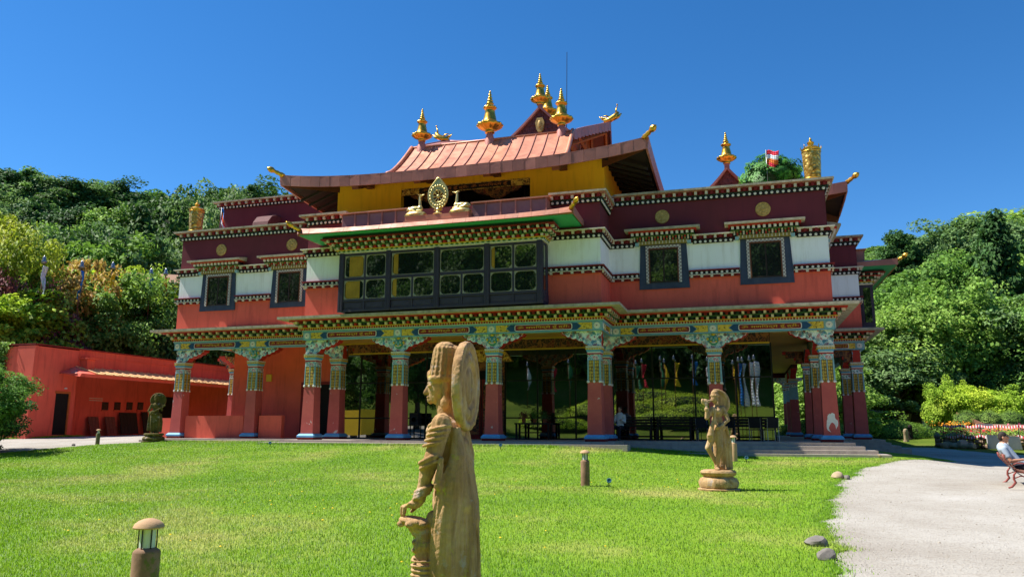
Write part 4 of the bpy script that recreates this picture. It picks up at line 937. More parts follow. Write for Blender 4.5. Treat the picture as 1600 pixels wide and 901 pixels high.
    for sx in (-1, 1):
        for i in range(40):
            u0 = -1+2*i/40; u1 = -1+2*(i+1)/40; y0, y1 = E0+.05+(EB-E0)*i/40, E0+.05+(EB-E0)*(i+1)/40-.008; mb = MB(); a, b = sx*(EX-.03), sx*(EX+.05)
            mb.hexa([(a, y0, zt(u0)-.46), (b, y0, zt(u0)-.46), (b, y1, zt(u1)-.46), (a, y1, zt(u1)-.46), (a, y0, zt(u0)+.03), (b+sx*.06, y0, zt(u0)+.03), (b+sx*.06, y1, zt(u1)+.03), (a, y1, zt(u1)+.03)])
            P(mb, 'fascia_sheet', M['copperd'], roof)
    for sx in (-1, 1):
        p = Vector((sx*8.22, E0+.08, 11.90)); d = Vector((sx*.6, -.55, .30)).normalized(); mb = MB(); r_, Lh = .11, .85
        pr = [(0, r_*.8), (.18*Lh, r_*1.05), (.3*Lh, r_*.8), (.42*Lh, r_*.95), (.52*Lh, r_*.7), (.6*Lh, r_*.8), (.68*Lh, r_*1.2), (.8*Lh, r_*1.25), (.92*Lh, r_*.8), (Lh, r_*.25)]
        mb.tube([p+d*a for a, _ in pr], [b for _, b in pr], 10); P(mb, 'roof_tip', M['gold'], roof, True)
    # dragon heads on the ridge ends
    for sx in (-1, 1):
        mb = MB(); b = Vector((sx*RX, RY, RZ+.1)); f = lambda x, z: (b.x+sx*x, b.y, b.z+z)
        mb.tube([f(-.35, .0), f(0, .08), f(.3, .25), f(.48, .5)], [.13, .17, .17, .09], 8); mb.tube([f(.2, .1), f(.5, .22), f(.66, .4)], [.1, .08, .04], 7)
        mb.tube([f(.38, .42), f(.36, .62), f(.44, .85)], [.07, .05, .02], 6); mb.ell(f(.44, .93), (.05, .05, .06), 7, 5)
        for k in range(4): mb.tube([f(-.1-.1*k, .12), f(-.3-.1*k, .26+.03*k)], [.05, .012], 5)
        mb.tube([f(.05, .2), f(-.2, .35), f(-.4, .36)], [.06, .04, .01], 6); P(mb, 'dragon_head', M['gold'], roof, True)
    return roof
roof_main = penthouse_roof(Matrix.Identity(4))
# the same penthouse on the right side of the building
for o in PENT[:1]: clone(o, temple, RIGHT)
rr_ = roof_main.copy(); COL.objects.link(rr_); rr_.parent = temple; rr_.matrix_basis = RIGHT
for ch in roof_main.children:
    if ch.name.split('.')[0] in ('soffit', 'fascia_sheet', 'rafters', 'roof_tip', 'eave_bracket') and min(q[0] for q in ch.bound_box) < 0: clone(ch, rr_)

# ---- finials
def finial_mesh(h):
    """gilded pinnacle: lotus bowl, bell, beaded spire; about 1 high, scaled to h"""
    pr = [(.05, 0), (.11, .01), (.10, .05), (.09, .06), (.15, .09), (.225, .13), (.285, .18), (.265, .21), (.20, .225), (.215, .235), (.20, .25), (.165, .27), (.15, .30), (.14, .36), (.125, .43), (.11, .50), (.115, .51), (.08, .525),
          (.075, .54), (.11, .56), (.145, .59), (.13, .615), (.085, .63), (.06, .65), (.075, .67), (.09, .69), (.07, .715), (.048, .73), (.066, .75), (.068, .765), (.045, .785), (.036, .80), (.053, .82), (.052, .835), (.03, .855), (.026, .87), (.04, .89), (.037, .905), (.018, .93), (.026, .955), (.022, .975), (0.001, 1.0)]
    pet = {4, 5, 6, 7}; pet2 = {19, 20, 21}
    mod = lambda j, a: (1+.18*abs(sin(6*a))-.08) if j in pet else ((1+.2*abs(sin(5*a))-.08) if j in pet2 else 1)
    m = MB(); m.lathe([(r*h*.98, z*h) for r, z in pr], 36, mod=mod); return m.mesh('finial', M['gold'], True)
FM = finial_mesh(1.0)
def finial(x, y, z, h, mount=True, parent=None, tiltcone=True):
    o = inst(FM, 'finial', parent or temple, (x, y, z), scale=h)
    if mount:
        m = MB(); m.lathe([(.30/h, -.75/h), (.24/h, -.3/h), (.15/h, 0), (.12/h, .03/h)], 14); part(m, 'mount', M['copperd'], o, smooth='auto')
    return o
finial(-3.7, 5.72, 15.02, 1.82); finial(0, 5.72, 15.05, 2.3); finial(3.7, 5.72, 15.02, 1.98)
# ---- central gabled lantern on the summit, ridge front to back, and the small one over the right wing
def lantern(cx, y0, y1, za, hw, hz, n_rows, fin, parent=temple):
    """concave gable roof: apex height za at the front y0"""
    prof = []
    for k in range(9):
        t_ = k/8; prof.append((hw*t_, za-hz*(1-(1-t_)**1.35)))
    body = MB(); poly = [(cx+x, z-.05) for x, z in prof[::-1]]+[(cx-x, z-.05) for x, z in prof[1:]]
    poly = [(cx+hw, za-hz-1.2)]+poly+[(cx-hw, za-hz-1.2)]
    body.prism(poly[::-1], y0+.25, y1-.25); b = part(body, 'lantern', M['slate'])
    m = MB()
    for (xa, z1), (xb, z2) in zip(prof[:-1], prof[1:]):
        for s in (-1, 1):
            q = [(cx+s*xa, y0, z1), (cx+s*xb, y0, z2), (cx+s*xb, y1, z2), (cx+s*xa, y1, z1)]
            if s > 0: q = q[::-1]
            m.hexa([(x, y, z-.14) for x, y, z in q][::1]+[(x, y, z+.04) for x, y, z in q])
    part(m, 'lantern_roof', M['copperd'], b)
    # shingle courses on the gable face, each slightly lapped
    m = MB(); rs = random.Random(4); row = hz/n_rows
    for r_ in range(n_rows+2):
        z1 = za-.25-r_*row; z0 = z1-row*1.12
        hwz = np.interp(za-z1, [za-z for _, z in prof], [x for x, _ in prof]) if z1 > za-hz else hw
        w = .3; x = -hwz-(r_ % 2)*w/2
        while x < hwz:
            a, c = max(x, -hwz)+.012, min(x+w, hwz)-.012
            if c-a > .05:
                d = rs.uniform(.03, .05); m.hexa([(cx+a, y0+.25-d-.035, z0), (cx+c, y0+.25-d-.03, z0), (cx+c, y0+.26, z0), (cx+a, y0+.26, z0), (cx+a, y0+.235-.02, z1), (cx+c, y0+.235-.02, z1), (cx+c, y0+.26, z1), (cx+a, y0+.26, z1)])
            x += w
    part(m, 'shingles', M['slate'], b, kind='stuff')
    for (y, h, dz) in fin: finial(cx, y, za+dz, h, False, b)
    m = MB()
    for (y, h, dz) in fin: m.box(cx-.14, cx+.14, y-.14, y+.14, za-.1, za+dz+.03)
    part(m, 'finial_block', M['copperd'], b); return b
ln = lantern(0, 15.7, 20.4, 20.75, 3.9, 3.1, 10, [(15.9, 2.2, .12), (17.9, 2.3, .1), (19.9, 1.5, .1)])
m = MB(); m.prism([(-.22, 19.2), (-.12, 19.0), (.12, 19.0), (.22, 19.2), (.3, 19.65), (.18, 19.95), (-.18, 19.95), (-.3, 19.65)], 15.7, 15.86)
m.ell((0, 15.7, 19.5), (.14, .06, .28), 10, 8); part(m, 'medallion', M['medgold'], ln)
m = MB(); m.tube([(1.55, 16.5, 17.5), (1.66, 16.5, 24.6)], [.028, .018], 6); part(m, 'lightning_rod', M['metal'], ln)
l2 = lantern(11.33, 12.6, 15.5, 14.52, 1.5, 1.45, 5, [(12.8, 1.85, .2)])
m = MB(); m.ell((11.33, 12.78, 13.35), (.14, .08, .18), 8, 6); part(m, 'medallion', M['pgold'], l2)

# ---- raised storey behind the left wing
m = MB(); m.box(-WW, -8.2, 4.8, 12, 9.9, 10.75); up = part(m, 'upper_storey', M['red'])
m = MB(); m.box(-WW, -8.2, 4.8, 12, 10.75, 12.4); part(m, 'upper_wall', M['maroon'], up)
m = MB()
for r in (Run((-WW, 4.8), (-8.2, 4.8), 1, 0), Run((-WW, 12), (-WW, 4.8), 0, 1)):
    r.layer(m, 12.36, 12.43, .3, ST, d0=-.3); r.layer(m, 12.2, 12.36, .10, DR); r.dent(m, 12.22, 12.35, .10, .22, .215, .5, [CR, DR]); r.layer(m, 12.05, 12.2, .07, BK); r.discs(m, 12.12, .07, .055, .215, WH)
part(m, 'parapet_cornice', CM, up, kind='stuff')
m = MB(); m.prism([(3.6, 10.1), (4.78, 10.1), (4.78, 11.35), (4.4, 11.35), (4.0, 11.2), (3.7, 10.85), (3.6, 10.5)], -12.1, -11.2, 'x'); part(m, 'vent_hood', M['slate'], up)

# ---- gilded wheel with two deer, victory banners, flags and the roof shrub: things that stand on the temple
def xform(T, p): return T @ Vector(p)
wheel = empty('dharma_wheel', (0, -.86, 9.02), label='gilded eight spoked wheel in a pointed halo between two deer', cat='wheel')
m = MB(); out = []
for k in range(40):
    a = -pi/2+2*pi*k/40; z = .62*sin(a); x = .50*cos(a)
    if sin(a) > 0: x *= 1-.30*sin(a)**4; z = .62*sin(a)+.16*max(0, sin(a))**8
    out.append((x, z+.92))
inn = [(.33*cos(-pi/2+2*pi*k/40), .33*sin(-pi/2+2*pi*k/40)+.86) for k in range(40)]
vs = [(x, -.05, z) for x, z in out]+[(x, -.05, z) for x, z in inn]+[(x, .05, z) for x, z in out]+[(x, .05, z) for x, z in inn]
fs = []
for k in range(40):
    k2 = (k+1) % 40; fs += [(k, k2, 40+k2, 40+k), (80+k2, 80+k, 120+k, 120+k2), (k2, k, 80+k, 80+k2), (40+k, 40+k2, 120+k2, 120+k)]
m.add(vs, fs)
for k in range(20):
    a = 2*pi*k/20; m.ell((.42*cos(a)*.97, -.06, .88+.46*sin(a)), (.055, .03, .055), 7, 5)
m.tube([(x*1.0, -.04, z) for x, z in out]+[(out[0][0], -.04, out[0][1])], .03, 6); m.build('halo', M['pgold'], wheel, 'auto')
m = MB(); c = (0, 0, .86)
for k in range(8):
    a = k*pi/4; m.tube([(.06*cos(a), 0, .86+.06*sin(a)), (.2*cos(a), 0, .86+.2*sin(a)), (.3*cos(a), 0, .86+.3*sin(a))], [.03, .022, .035], 6); m.ell((.22*cos(a), -.02, .86+.22*sin(a)), (.05, .03, .05), 7, 5)
m.ell((0, -.02, .86), (.09, .05, .09), 10, 7); ring = [(.29*cos(2*pi*k/24), -.02, .86+.29*sin(2*pi*k/24)) for k in range(25)]; m.tube(ring, .035, 6); m.build('spoked_wheel', M['pgold'], wheel, True)
m = MB(); m.lathe([(.24, 0), (.26, .04), (.2, .08), (.12, .12), (.09, .2), (.12, .26), (.08, .34)], 16)
for s in (-1, 1): m.tube([(s*.08, 0, .2), (s*.2, 0, .24), (s*.17, 0, .36), (s*.1, 0, .4)], .025, 6)
m.build('stand', M['pgold'], wheel, 'auto')
m = MB(); m.ell((.12, -.04, .30), (.07, .05, .09), 8, 6); m.build('jewel', M['gold'], wheel, True)
wheel.scale = (.86, .9, .93)

def sculpt(mb, name, mat, parent, voxel, smooth=4, disp=0, dscale=.1, extra=None):
    """merge overlapping solids into one continuous carved surface"""
    o = mb.build(name, mat, parent, True)
    r = o.modifiers.new('remesh', 'REMESH'); r.mode = 'VOXEL'; r.voxel_size = voxel; r.use_smooth_shade = True
    if smooth: q = o.modifiers.new('smooth', 'SMOOTH'); q.factor = .5; q.iterations = smooth
    if disp:
        tx = bpy.data.textures.new(name+'_grain', 'CLOUDS'); tx.noise_scale = dscale; tx.noise_depth = 4
        d = o.modifiers.new('grain', 'DISPLACE'); d.texture = tx; d.strength = disp; d.mid_level = .5; d.texture_coords = 'LOCAL'
    return o
def deer(x, face, label):
    d = empty('golden_deer', (x, -.86, 9.02), 0, label=label, cat='deer statue', group='deer beside the wheel')
    m = MB(); m.box(-.42, .42, -.22, .22, 0, .05); m.lathe([(.40, .05), (.45, .09), (.42, .15), (.36, .19)], 24, mod=lambda j, a: 1+.05*abs(sin(8*a)), sx=1, sy=.55); m.build('lotus_base', M['pgold'], d, 'auto')
    s = face; b = MB()
    b.ell((-s*.05, 0, .33), (.30, .14, .13), 12, 8); b.ell((-s*.26, 0, .31), (.13, .15, .13), 10, 7); b.ell((s*.18, 0, .34), (.13, .12, .13), 10, 7)
    b.cap((s*.18, 0, .36), (s*.16, 0, .84), .075, .042); b.ell((s*.2, 0, .89), (.08, .045, .045), 10, 7); b.cap((s*.22, 0, .89), (s*.35, 0, .93), .036, .024)
    for q in (-1, 1):
        b.cap((s*.15, q*.03, .92), (s*.06, q*.08, .95), .02, .01, 6); b.cap((s*.1, q*.1, .24), (s*.3, q*.11, .22), .045, .03, 6); b.cap((-s*.2, q*.13, .27), (s*.0, q*.15, .22), .05, .03, 6)
    b.cap((-s*.38, 0, .36), (-s*.43, 0, .30), .03, .015, 6)
    sculpt(b, 'body', M['pgold'], d, .018, 2)
deer(-.98, 1, 'golden kneeling deer left of the wheel, head raised'); deer(.98, -1, 'golden kneeling deer right of the wheel, head raised')

def banner(x, y, z, label, oct_=False):
    o = empty('victory_banner', (x, y, z), label=label, cat='banner')
    m = MB(); m.lathe([(.30, 0), (.33, .03), (.33, .10), (.30, .14), (.32, .2), (.355, .8), (.38, 1.4), (.385, 1.46)], 8 if oct_ else 28); m.build('drum', M['egold'], o, False if oct_ else 'auto')
    m = MB(); m.lathe([(.36, 1.44), (.39, 1.5), (.40, 1.54), (.34, 1.58), (.28, 1.64), (.16, 1.7), (.10, 1.74), (.13, 1.8), (.15, 1.85), (.1, 1.9), (.05, 1.94), (.06, 2.0), (.001, 2.1)], 20)
    for k in range(8): a = k*pi/4; m.tube([(.38*cos(a), .38*sin(a), 1.52), (.41*cos(a), .41*sin(a), 1.62), (.40*cos(a), .40*sin(a), 1.70)], [.025, .022, .006], 5)
    m.build('crown', M['gold'], o, 'auto')
    for z0 in (.14, 1.38): MB().lathe([(.345, z0), (.40, z0+.02), (.40, z0+.05), (.345, z0+.07)], 24).build('ring', M['gold'], o, True)
    return o
banner(14.66, 2.6, 10.1, 'round embossed golden banner on the right corner of the temple roof')
b2 = banner(-14.7, 2.62, 10.1, 'eight sided golden banner on the left corner of the temple roof', True)
b2.scale = (.95, .95, .86)
for bb in [q for q in bpy.data.objects if q.name == 'victory_banner']: bb.scale = (.95, .95, .92)

M['flagred'] = pmat('red_cloth', srgb(206, 40, 62), .8, var=.15); M['flagblue'] = pmat('blue_cloth', srgb(36, 120, 200), .8, var=.15)
M['flagyel'] = pmat('yellow_cloth', srgb(226, 186, 30), .8, var=.12); M['flagwhite'] = pmat('white_cloth', srgb(214, 222, 230), .8, var=.08); M['flaggreen'] = pmat('green_cloth', srgb(56, 128, 92), .8, var=.15)
M['flagorange'] = pmat('orange_cloth', srgb(220, 112, 40), .8, var=.12)
def small_flag(x, y, z, h, mats, label, swing):
    o = empty('roof_flag', (x, y, z), label=label, cat='flag')
    MB().tube([(0, 0, -.6), (0, 0, h)], .015, 6).build('pole', M['steel'], o, True)
    m = MB(); n = len(mats)*2; cols = 6; vs = []
    for i in range(n+1):
        for j in range(cols+1):
            u, w = j/cols, i/n; sag = swing[0]*u*u
            vs.append((.02+u*swing[1]*(1-.15*w), .10*sin(u*5+w*3)*u, h-.04-w*h*.62-sag*(1-.3*w)+.04*sin(u*7)))
    for i in range(n):
        for j in range(cols): m.add([vs[i*(cols+1)+j], vs[(i+1)*(cols+1)+j], vs[(i+1)*(cols+1)+j+1], vs[i*(cols+1)+j+1]], [(0, 1, 2, 3)], i//2)
    c = m.build('cloth', mats, o, True); s = c.modifiers.new('thickness', 'SOLIDIFY'); s.thickness = .006
small_flag(12.95, 2.75, 10.55, 1.2, [M['flagred'], M['flagwhite'], M['flagorange'], M['flagred']], 'small red and white flag above the shrub on the roof edge', (.1, .48))
small_flag(-13.75, 3.3, 10.3, 1.35, [M['flagblue'], M['flagorange'], M['flagred'], M['flagwhite']], 'small multicoloured flag hanging beside the raised left storey', (.55, .22))

# repeat the near half of the facade on the right side
def near_half(o):
    bb = [o.matrix_basis @ Vector(c) for c in o.bound_box]; return min(c.x for c in bb) < .5
for o in list(FRONT):
    if near_half(o):
        c = o.copy(); COL.objects.link(c); c.parent = temple; c.matrix_basis = RIGHT @ o.matrix_basis
        for ch in o.children:
            lb_ = [ch.matrix_basis @ Vector(q) for q in ch.bound_box]
            if min(q.x for q in lb_) < 1.0:
                d = ch.copy(); COL.objects.link(d); d.parent = c
# ------------------------------------------------------------------ statues
def stonemat(name, c1, c2, c3, lichen, lv, sc=1.0):
    t = NT(name); v = t.coord('Object'); n = t.noise(v, 3*sc, 8, .68); n2 = t.noise(v, 22*sc, 5, .6)
    c = t.ramp(n, [(.28, c1), (.5, c2), (.72, c3)]); v2 = t.coord('Object', (6*sc, 6*sc, .8*sc)); st = t.noise(v2, 2.2, 6, .65)
    c = t.mix(t.ramp(st, [(.46, W3(0)), (.66, W3(.6))]), c, tint(c1, .55)); sep = t.new('SeparateXYZ'); t.l(v, sep.inputs[0])
    if lv:
        ln_ = t.noise(v, 9*sc, 6, .7); up_ = t.ramp(sep.outputs[2], [(lv[0], W3(0)), (lv[1], W3(.14))])
        c = t.mix(t.ramp(t.math('ADD', ln_, up_), [(.60, W3(0)), (.68, W3(.85))]), c, lichen)
    wv = t.noise(v, 5*sc, 5, .7); c = t.mix(t.ramp(wv, [(.58, W3(0)), (.66, W3(.7))]), c, srgb(176, 164, 160))
    t.col(c); t.b.inputs['Roughness'].default_value = .92; t.b.inputs['Specular IOR Level'].default_value = .2
    ck_ = t.vor(t.coord('Object', (7*sc, 7*sc, 1.6*sc)), 2.2, 'DISTANCE_TO_EDGE'); cr_ = t.ramp(ck_, [(0, W3(0)), (.035, W3(1))])
    t.bump(t.math('ADD', t.math('MULTIPLY', cr_, .22), t.math('ADD', t.math('MULTIPLY', n2, .9), st)), .65, .014); return t.mat
M['statue'] = stonemat('weathered_terracotta', srgb(152, 114, 74), srgb(186, 148, 104), srgb(208, 178, 136), srgb(186, 172, 70), (.6, 1.1))
M['statue2'] = stonemat('ochre_terracotta', srgb(152, 118, 78), srgb(186, 152, 108), srgb(208, 180, 138), srgb(200, 180, 80), None, 1.0)
M['statue3'] = stonemat('mossy_terracotta', srgb(78, 72, 34), srgb(98, 88, 46), srgb(132, 112, 66), srgb(110, 116, 50), None, 1.0)

# -- foreground statue: crowned figure in profile, facing left, halo behind the head
SX_, SY_ = 9.625, -23.85
sg = gz1(SX_, SY_)
st1 = empty('statue', (SX_, SY_, 0.5), YAW-R(7), label='tall weathered statue of a crowned figure with a ring halo in the foreground', cat='statue')
b = MB()   # local: -x front, +z up, z=0 at eye level 0.5
b.ell((-.085, 0, .272), (.088, .072, .112), 16, 12); b.ell((-.10, 0, .225), (.068, .06, .07), 14, 10); b.ell((-.155, 0, .183), (.024, .03, .022), 8, 6)   # skull, jaw, chin
b.cap((-.164, 0, .298), (-.190, 0, .243), .013, .019, 8); b.ell((-.183, 0, .240), (.016, .024, .013), 8, 6)    # nose
b.ell((-.168, 0, .210), (.018, .028, .010), 8, 6); b.ell((-.165, 0, .192), (.017, .026, .010), 8, 6)                                            # lips
for s in (-1, 1):
    b.ell((-.150, s*.042, .283), (.020, .024, .013), 8, 6); b.cap((-.168, s*.016, .305), (-.128, s*.066, .306), .011, .009, 6)
    b.ell((-.04, s*.074, .275), (.030, .014, .052), 8, 6); b.cap((-.038, s*.076, .25), (-.035, s*.078, .19), .014, .022, 8); b.ell((-.034, s*.08, .165), (.036, .022, .046), 10, 8)
b.cap((-.06, 0, .20), (-.03, 0, .08), .062, .075)
# crown: tall ribbed mitre
for k in range(7):
    z = .345+k*.032; r0 = .098-.0030*k; b.lathe([(r0*.86, z-.017), (r0, z-.010), (r0*1.01, z+.008), (r0*.86, z+.016)], 20, (-.064+.002*k, 0, 0))
b.lathe([(.09, .31), (.088, .44), (.078, .54), (.062, .575), (.03, .592), (.001, .597)], 18, (-.058, 0, 0))
for k in range(16):
    a = 2*pi*k/16; b.cap((-.066+.1*cos(a), .098*sin(a), .335), (-.056+.075*cos(a), .075*sin(a), .55), .009, .008, 6)
b.lathe([(.088, .315), (.104, .322), (.106, .345), (.09, .352)], 20, (-.07, 0, 0)); b.ell((-.168, 0, .36), (.018, .03, .035), 8, 6)
b.ell((.01, 0, .42), (.06, .07, .15), 10, 8); b.ell((.02, 0, .52), (.05, .05, .045), 8, 6); b.cap((.01, .0, .35), (.02, 0, .1), .06, .075)
# torso, long and full
b.ell((-.035, 0, -.03), (.125, .195, .13), 18, 12); b.ell((-.03, 0, -.15), (.118, .155, .16), 16, 12); b.ell((-.005, 0, -.34), (.125, .15, .17), 16, 12); b.ell((.02, 0, -.48), (.145, .175, .2), 16, 12)
b.ell((-.125, .06, -.06), (.045, .06, .05), 10, 8); b.ell((-.125, -.06, -.06), (.045, .06, .05), 10, 8)
for k in range(5): b.tube([(-.02-.1*cos(a_)*1.05-.03, .19*sin(a_), .055-.028*k-.05*cos(a_)) for a_ in np.linspace(-1.9, 1.9, 11)], .011, 6)      # necklace and shawl pleats
b.cap((-.03, .2, .03), (-.07, .22, -.2), .068, .056); b.cap((-.07, .22, -.2), (-.15, .1, -.05), .052, .04); b.ell((-.165, .07, -.02), (.035, .05, .04), 8, 6)
# near arm hanging, bracelets, hand on the attendant
for s in (-1,):
    b.cap((-.03, s*.2, .03), (-.075, s*.215, -.17), .068, .058); b.cap((-.075, s*.215, -.17), (-.125, s*.205, -.30), .058, .05)
    b.cap((-.125, s*.205, -.30), (-.165, s*.19, -.455), .05, .036)
    for k in range(4): b.tube([(-.04-.012*k+.073*cos(a_), s*.205+.073*sin(a_), -.0-.034*k+.016*cos(a_)) for a_ in np.linspace(0, 2*pi, 15)], .011, 6)
    b.tube([(-.10+.066*cos(a_), s*.214+.066*sin(a_), -.20+.03*cos(a_)) for a_ in np.linspace(0, 2*pi, 15)], .018, 6); b.tube([(-.098+.064*cos(a_), s*.214+.064*sin(a_), -.235+.03*cos(a_)) for a_ in np.linspace(0, 2*pi, 15)], .015, 6)
    for k in range(3): b.tube([(-.142-.008*k+(.056-.004*k)*cos(a_), s*.194+.053*sin(a_), -.395-.022*k+.02*cos(a_)) for a_ in np.linspace(0, 2*pi, 15)], .014, 6)
    b.ell((-.20, s*.185, -.49), (.055, .046, .032), 10, 8, Matrix.Rotation(R(-14), 4, 'Y'))
    for k in range(4):
        y = s*(.148+.026*k); ln1 = (.0, .012, .008, -.012)[k]
        b.cap((-.233, y, -.492), (-.276-ln1, y, -.512), .0145, .0125, 8); b.cap((-.276-ln1, y, -.512), (-.282-ln1, y, -.555), .0125, .0105, 8)
    b.cap((-.19, s*.14, -.50), (-.24, s*.125, -.545), .016, .012, 8)
# hanging tassel on the upper arm
b.cap((-.015, -.265, -.2), (-.03, -.27, -.33), .018, .026, 8); b.ell((-.035, -.27, -.36), (.028, .024, .035), 8, 6)
# skirt and long shawl ends falling to the plinth
b.cap((.02, 0, -.35), (.03, 0, -1.25), .135, .135, 18); b.cap((.055, 0, -.12), (.09, 0, -.6), .07, .11, 14)
for s in (-1, 1):
    b.cap((.015, s*.08, -.4), (.025, s*.085, -1.25), .115, .108, 14); b.cap((.045, s*.10, -.08), (.085, s*.11, -.5), .055, .085, 12)
    b.tube([(.06, s*.15, .0), (.075, s*.185, -.18), (.05, s*.195, -.34), (.005, s*.19, -.6), (-.035, s*.17, -1.3)], [.03, .05, .075, .09, .10], 12)
    b.tube([(.05, s*.22, -.26), (-.01, s*.255, -.36), (-.04, s*.25, -.62), (-.07, s*.225, -1.3)], [.008, .016, .018, .022], 8)
    b.tube([(.02, s*.235, -.25), (-.035, s*.255, -.40), (-.065, s*.24, -.62), (-.10, s*.21, -1.3)], [.006, .012, .014, .016], 8)
    b.tube([(.05, s*.09, -.04), (.095, s*.10, -.24), (.13, s*.09, -.5), (.135, s*.08, -.9), (.12, s*.08, -1.3)], [.02, .04, .05, .055, .055], 10)
    for k in range(5): b.tube([(.05+.014*k, s*(.17-.02*k), -.16-.03*k), (.05+.018*k, s*(.245-.022*k), -.5), (.045+.02*k, s*(.24-.022*k), -1.3)], [.005, .016, .019], 6)
for k in range(9):
    a = -1.6+k*.4; b.tube([(.03+.08*cos(a), .10*sin(a), -.3), (.045+.13*cos(a), .18*sin(a), -.52), (.04+.145*cos(a+.05), .195*sin(a+.05), -.8), (.04+.16*cos(a), .19*sin(a), -1.32)], [.004, .013, .02, .024], 6)
# attendant pillar under the hand
for s in (-1,):
    y = s*.185
    b.ell((-0.200, y, -.60), (.11, .085, .032), 14, 8, Matrix.Rotation(R(8), 4, 'Y')); b.ell((-0.175, y, -.63), (.072, .065, .06), 10, 8)
    for k in range(7): a = 2*pi*k/7; b.ell((-0.200+.095*cos(a), y+.075*sin(a), -.615), (.03, .025, .02), 7, 5)
    b.cap((-0.150, y, -.66), (-0.135, y, -.90), .05, .055); b.ell((-0.145, y, -.755), (.062, .062, .06), 12, 8); b.ell((-0.190, y, -.75), (.02, .02, .02), 6, 5); b.ell((-0.137, y, -.90), (.075, .075, .07), 12, 8); b.ell((-0.130, y, -1.0), (.07, .07, .08), 12, 8); b.cap((-0.125, y, -1.0), (-0.120, y, -1.3), .055, .06)
    for k in range(6): b.ell((-0.195, y, -.68-.05*k), (.022, .05, .018), 7, 5); b.tube([(-0.137+.078*cos(a_), y+.078*sin(a_), -.84-.03*k) for a_ in np.linspace(0, 2*pi, 12)], .008, 5)
    b.cap((-0.080, y*.9, -.58), (-0.045, y*.9, -.70), .05, .055); b.cap((-0.055, y*.9, -.62), (-0.075, y*.9, -1.3), .03, .05)
sculpt(b, 'figure', M['statue'], st1, .0058, 1, .007, .03)
h = MB(); T = Matrix.Translation((.095, 0, .285)) @ Matrix.Rotation(pi/2, 4, 'Y') @ Matrix.Rotation(R(3), 4, 'X')
h.lathe([(.001, -.012), (.085, -.012), (.10, -.03), (.13, -.034), (.145, -.014), (.165, -.014), (.18, -.036), (.225, -.038), (.24, -.018), (.262, -.02), (.28, -.034), (.30, -.03), (.31, 0), (.305, .03), (.27, .036), (.25, .02), (.235, .02), (.21, .036), (.17, .036), (.15, .016), (.13, .016), (.10, .034), (.001, .034)], 48, (0, 0, 0), None, 0, T)
ho = sculpt(h, 'halo', M['statue'], st1, .007, 1, .01, .05)
pl = MB(); zb = sg-.5; pl.lathe([(.34, zb-.05), (.36, zb+.04), (.30, zb+.08), (.33, zb+.16), (.36, zb+.20), (.30, zb+.26), (.001, zb+.26)], 24, mod=lambda j, a: 1+(.04*abs(sin(8*a)) if j in (3, 4) else 0)); pl.build('plinth', M['statue'], st1, 'auto')

def lotus_base(mb, z0, r, h):
    mb.lathe([(r*1.16, z0), (r*1.18, z0+h*.12), (r*1.0, z0+h*.16)], 28)
    mb.lathe([(r*.9, z0+h*.14), (r*1.02, z0+h*.2), (r*1.08, z0+h*.42), (r*.98, z0+h*.6), (r*.84, z0+h*.66), (r*.82, z0+h*.7), (r*.94, z0+h*.76), (r*1.0, z0+h*.88), (r*.94, z0+h*.97), (r*.8, z0+h)], 48, mod=lambda j, a: 1+(.06*abs(sin(7*a))-.02 if 1 <= j <= 3 else 0))
# -- statue on the lawn blowing a conch
x2, y2 = 10.93, -10.5
z2 = gz1(x2, y2); st2 = empty('statue', (x2, y2, z2-.02), YAW, label='ochre statue of a dancer blowing a conch shell on a lotus base', cat='statue')
m = MB(); lotus_base(m, 0, .40, .47); m.build('lotus_base', M['statue2'], st2, 'auto')
b = MB(); Zb = .46
H = lambda x, y, z: (x, y, Zb+z)
b.ell(H(.06, 0, .95), (.15, .13, .14), 14, 10); b.ell(H(.03, 0, 1.12), (.125, .10, .14), 12, 10); b.ell(H(.03, 0, 1.30), (.155, .12, .15), 14, 10)     # hips, waist, chest
for s in (-1, 1): b.ell(H(-.03+s*.06, -.09, 1.31), (.07, .06, .065), 10, 8)
b.cap(H(.03, 0, 1.42), H(.01, 0, 1.52), .05, .045); b.ell(H(-.01, -.01, 1.60), (.082, .085, .105), 14, 10); b.ell(H(-.035, -.03, 1.565), (.055, .05, .05), 10, 8)
b.cap(H(-.085, -.03, 1.61), H(-.105, -.035, 1.575), .012, .016, 6)
b.lathe([(.09, Zb+1.63), (.10, Zb+1.66), (.09, Zb+1.70), (.075, Zb+1.76), (.03, Zb+1.79), (.001, Zb+1.795)], 16, (0, 0, 0))
for k in range(12): a = 2*pi*k/12; b.ell(H(.09*cos(a), .09*sin(a), 1.67), (.022, .022, .026), 6, 5)
for s in (-1, 1): b.cap(H(.03, s*.085, 1.60), H(.04, s*.09, 1.48), .016, .028, 6)
# hair drape falling in an arc behind the head
for k in range(6):
    r_ = .10+.022*k; b.tube([H(.03+r_*1.35*sin(u), .05-.015*k+(.02 if k % 2 else 0), 1.52+(.22+.012*k)*cos(u)-.05*(u/2.6)**2) for u in np.linspace(-.25, 2.5, 12)], [.022+.010*sin(pi*i_/11) for i_ in range(12)], 7)
b.ell(H(.13, .05, 1.55), (.13, .06, .20), 12, 10)
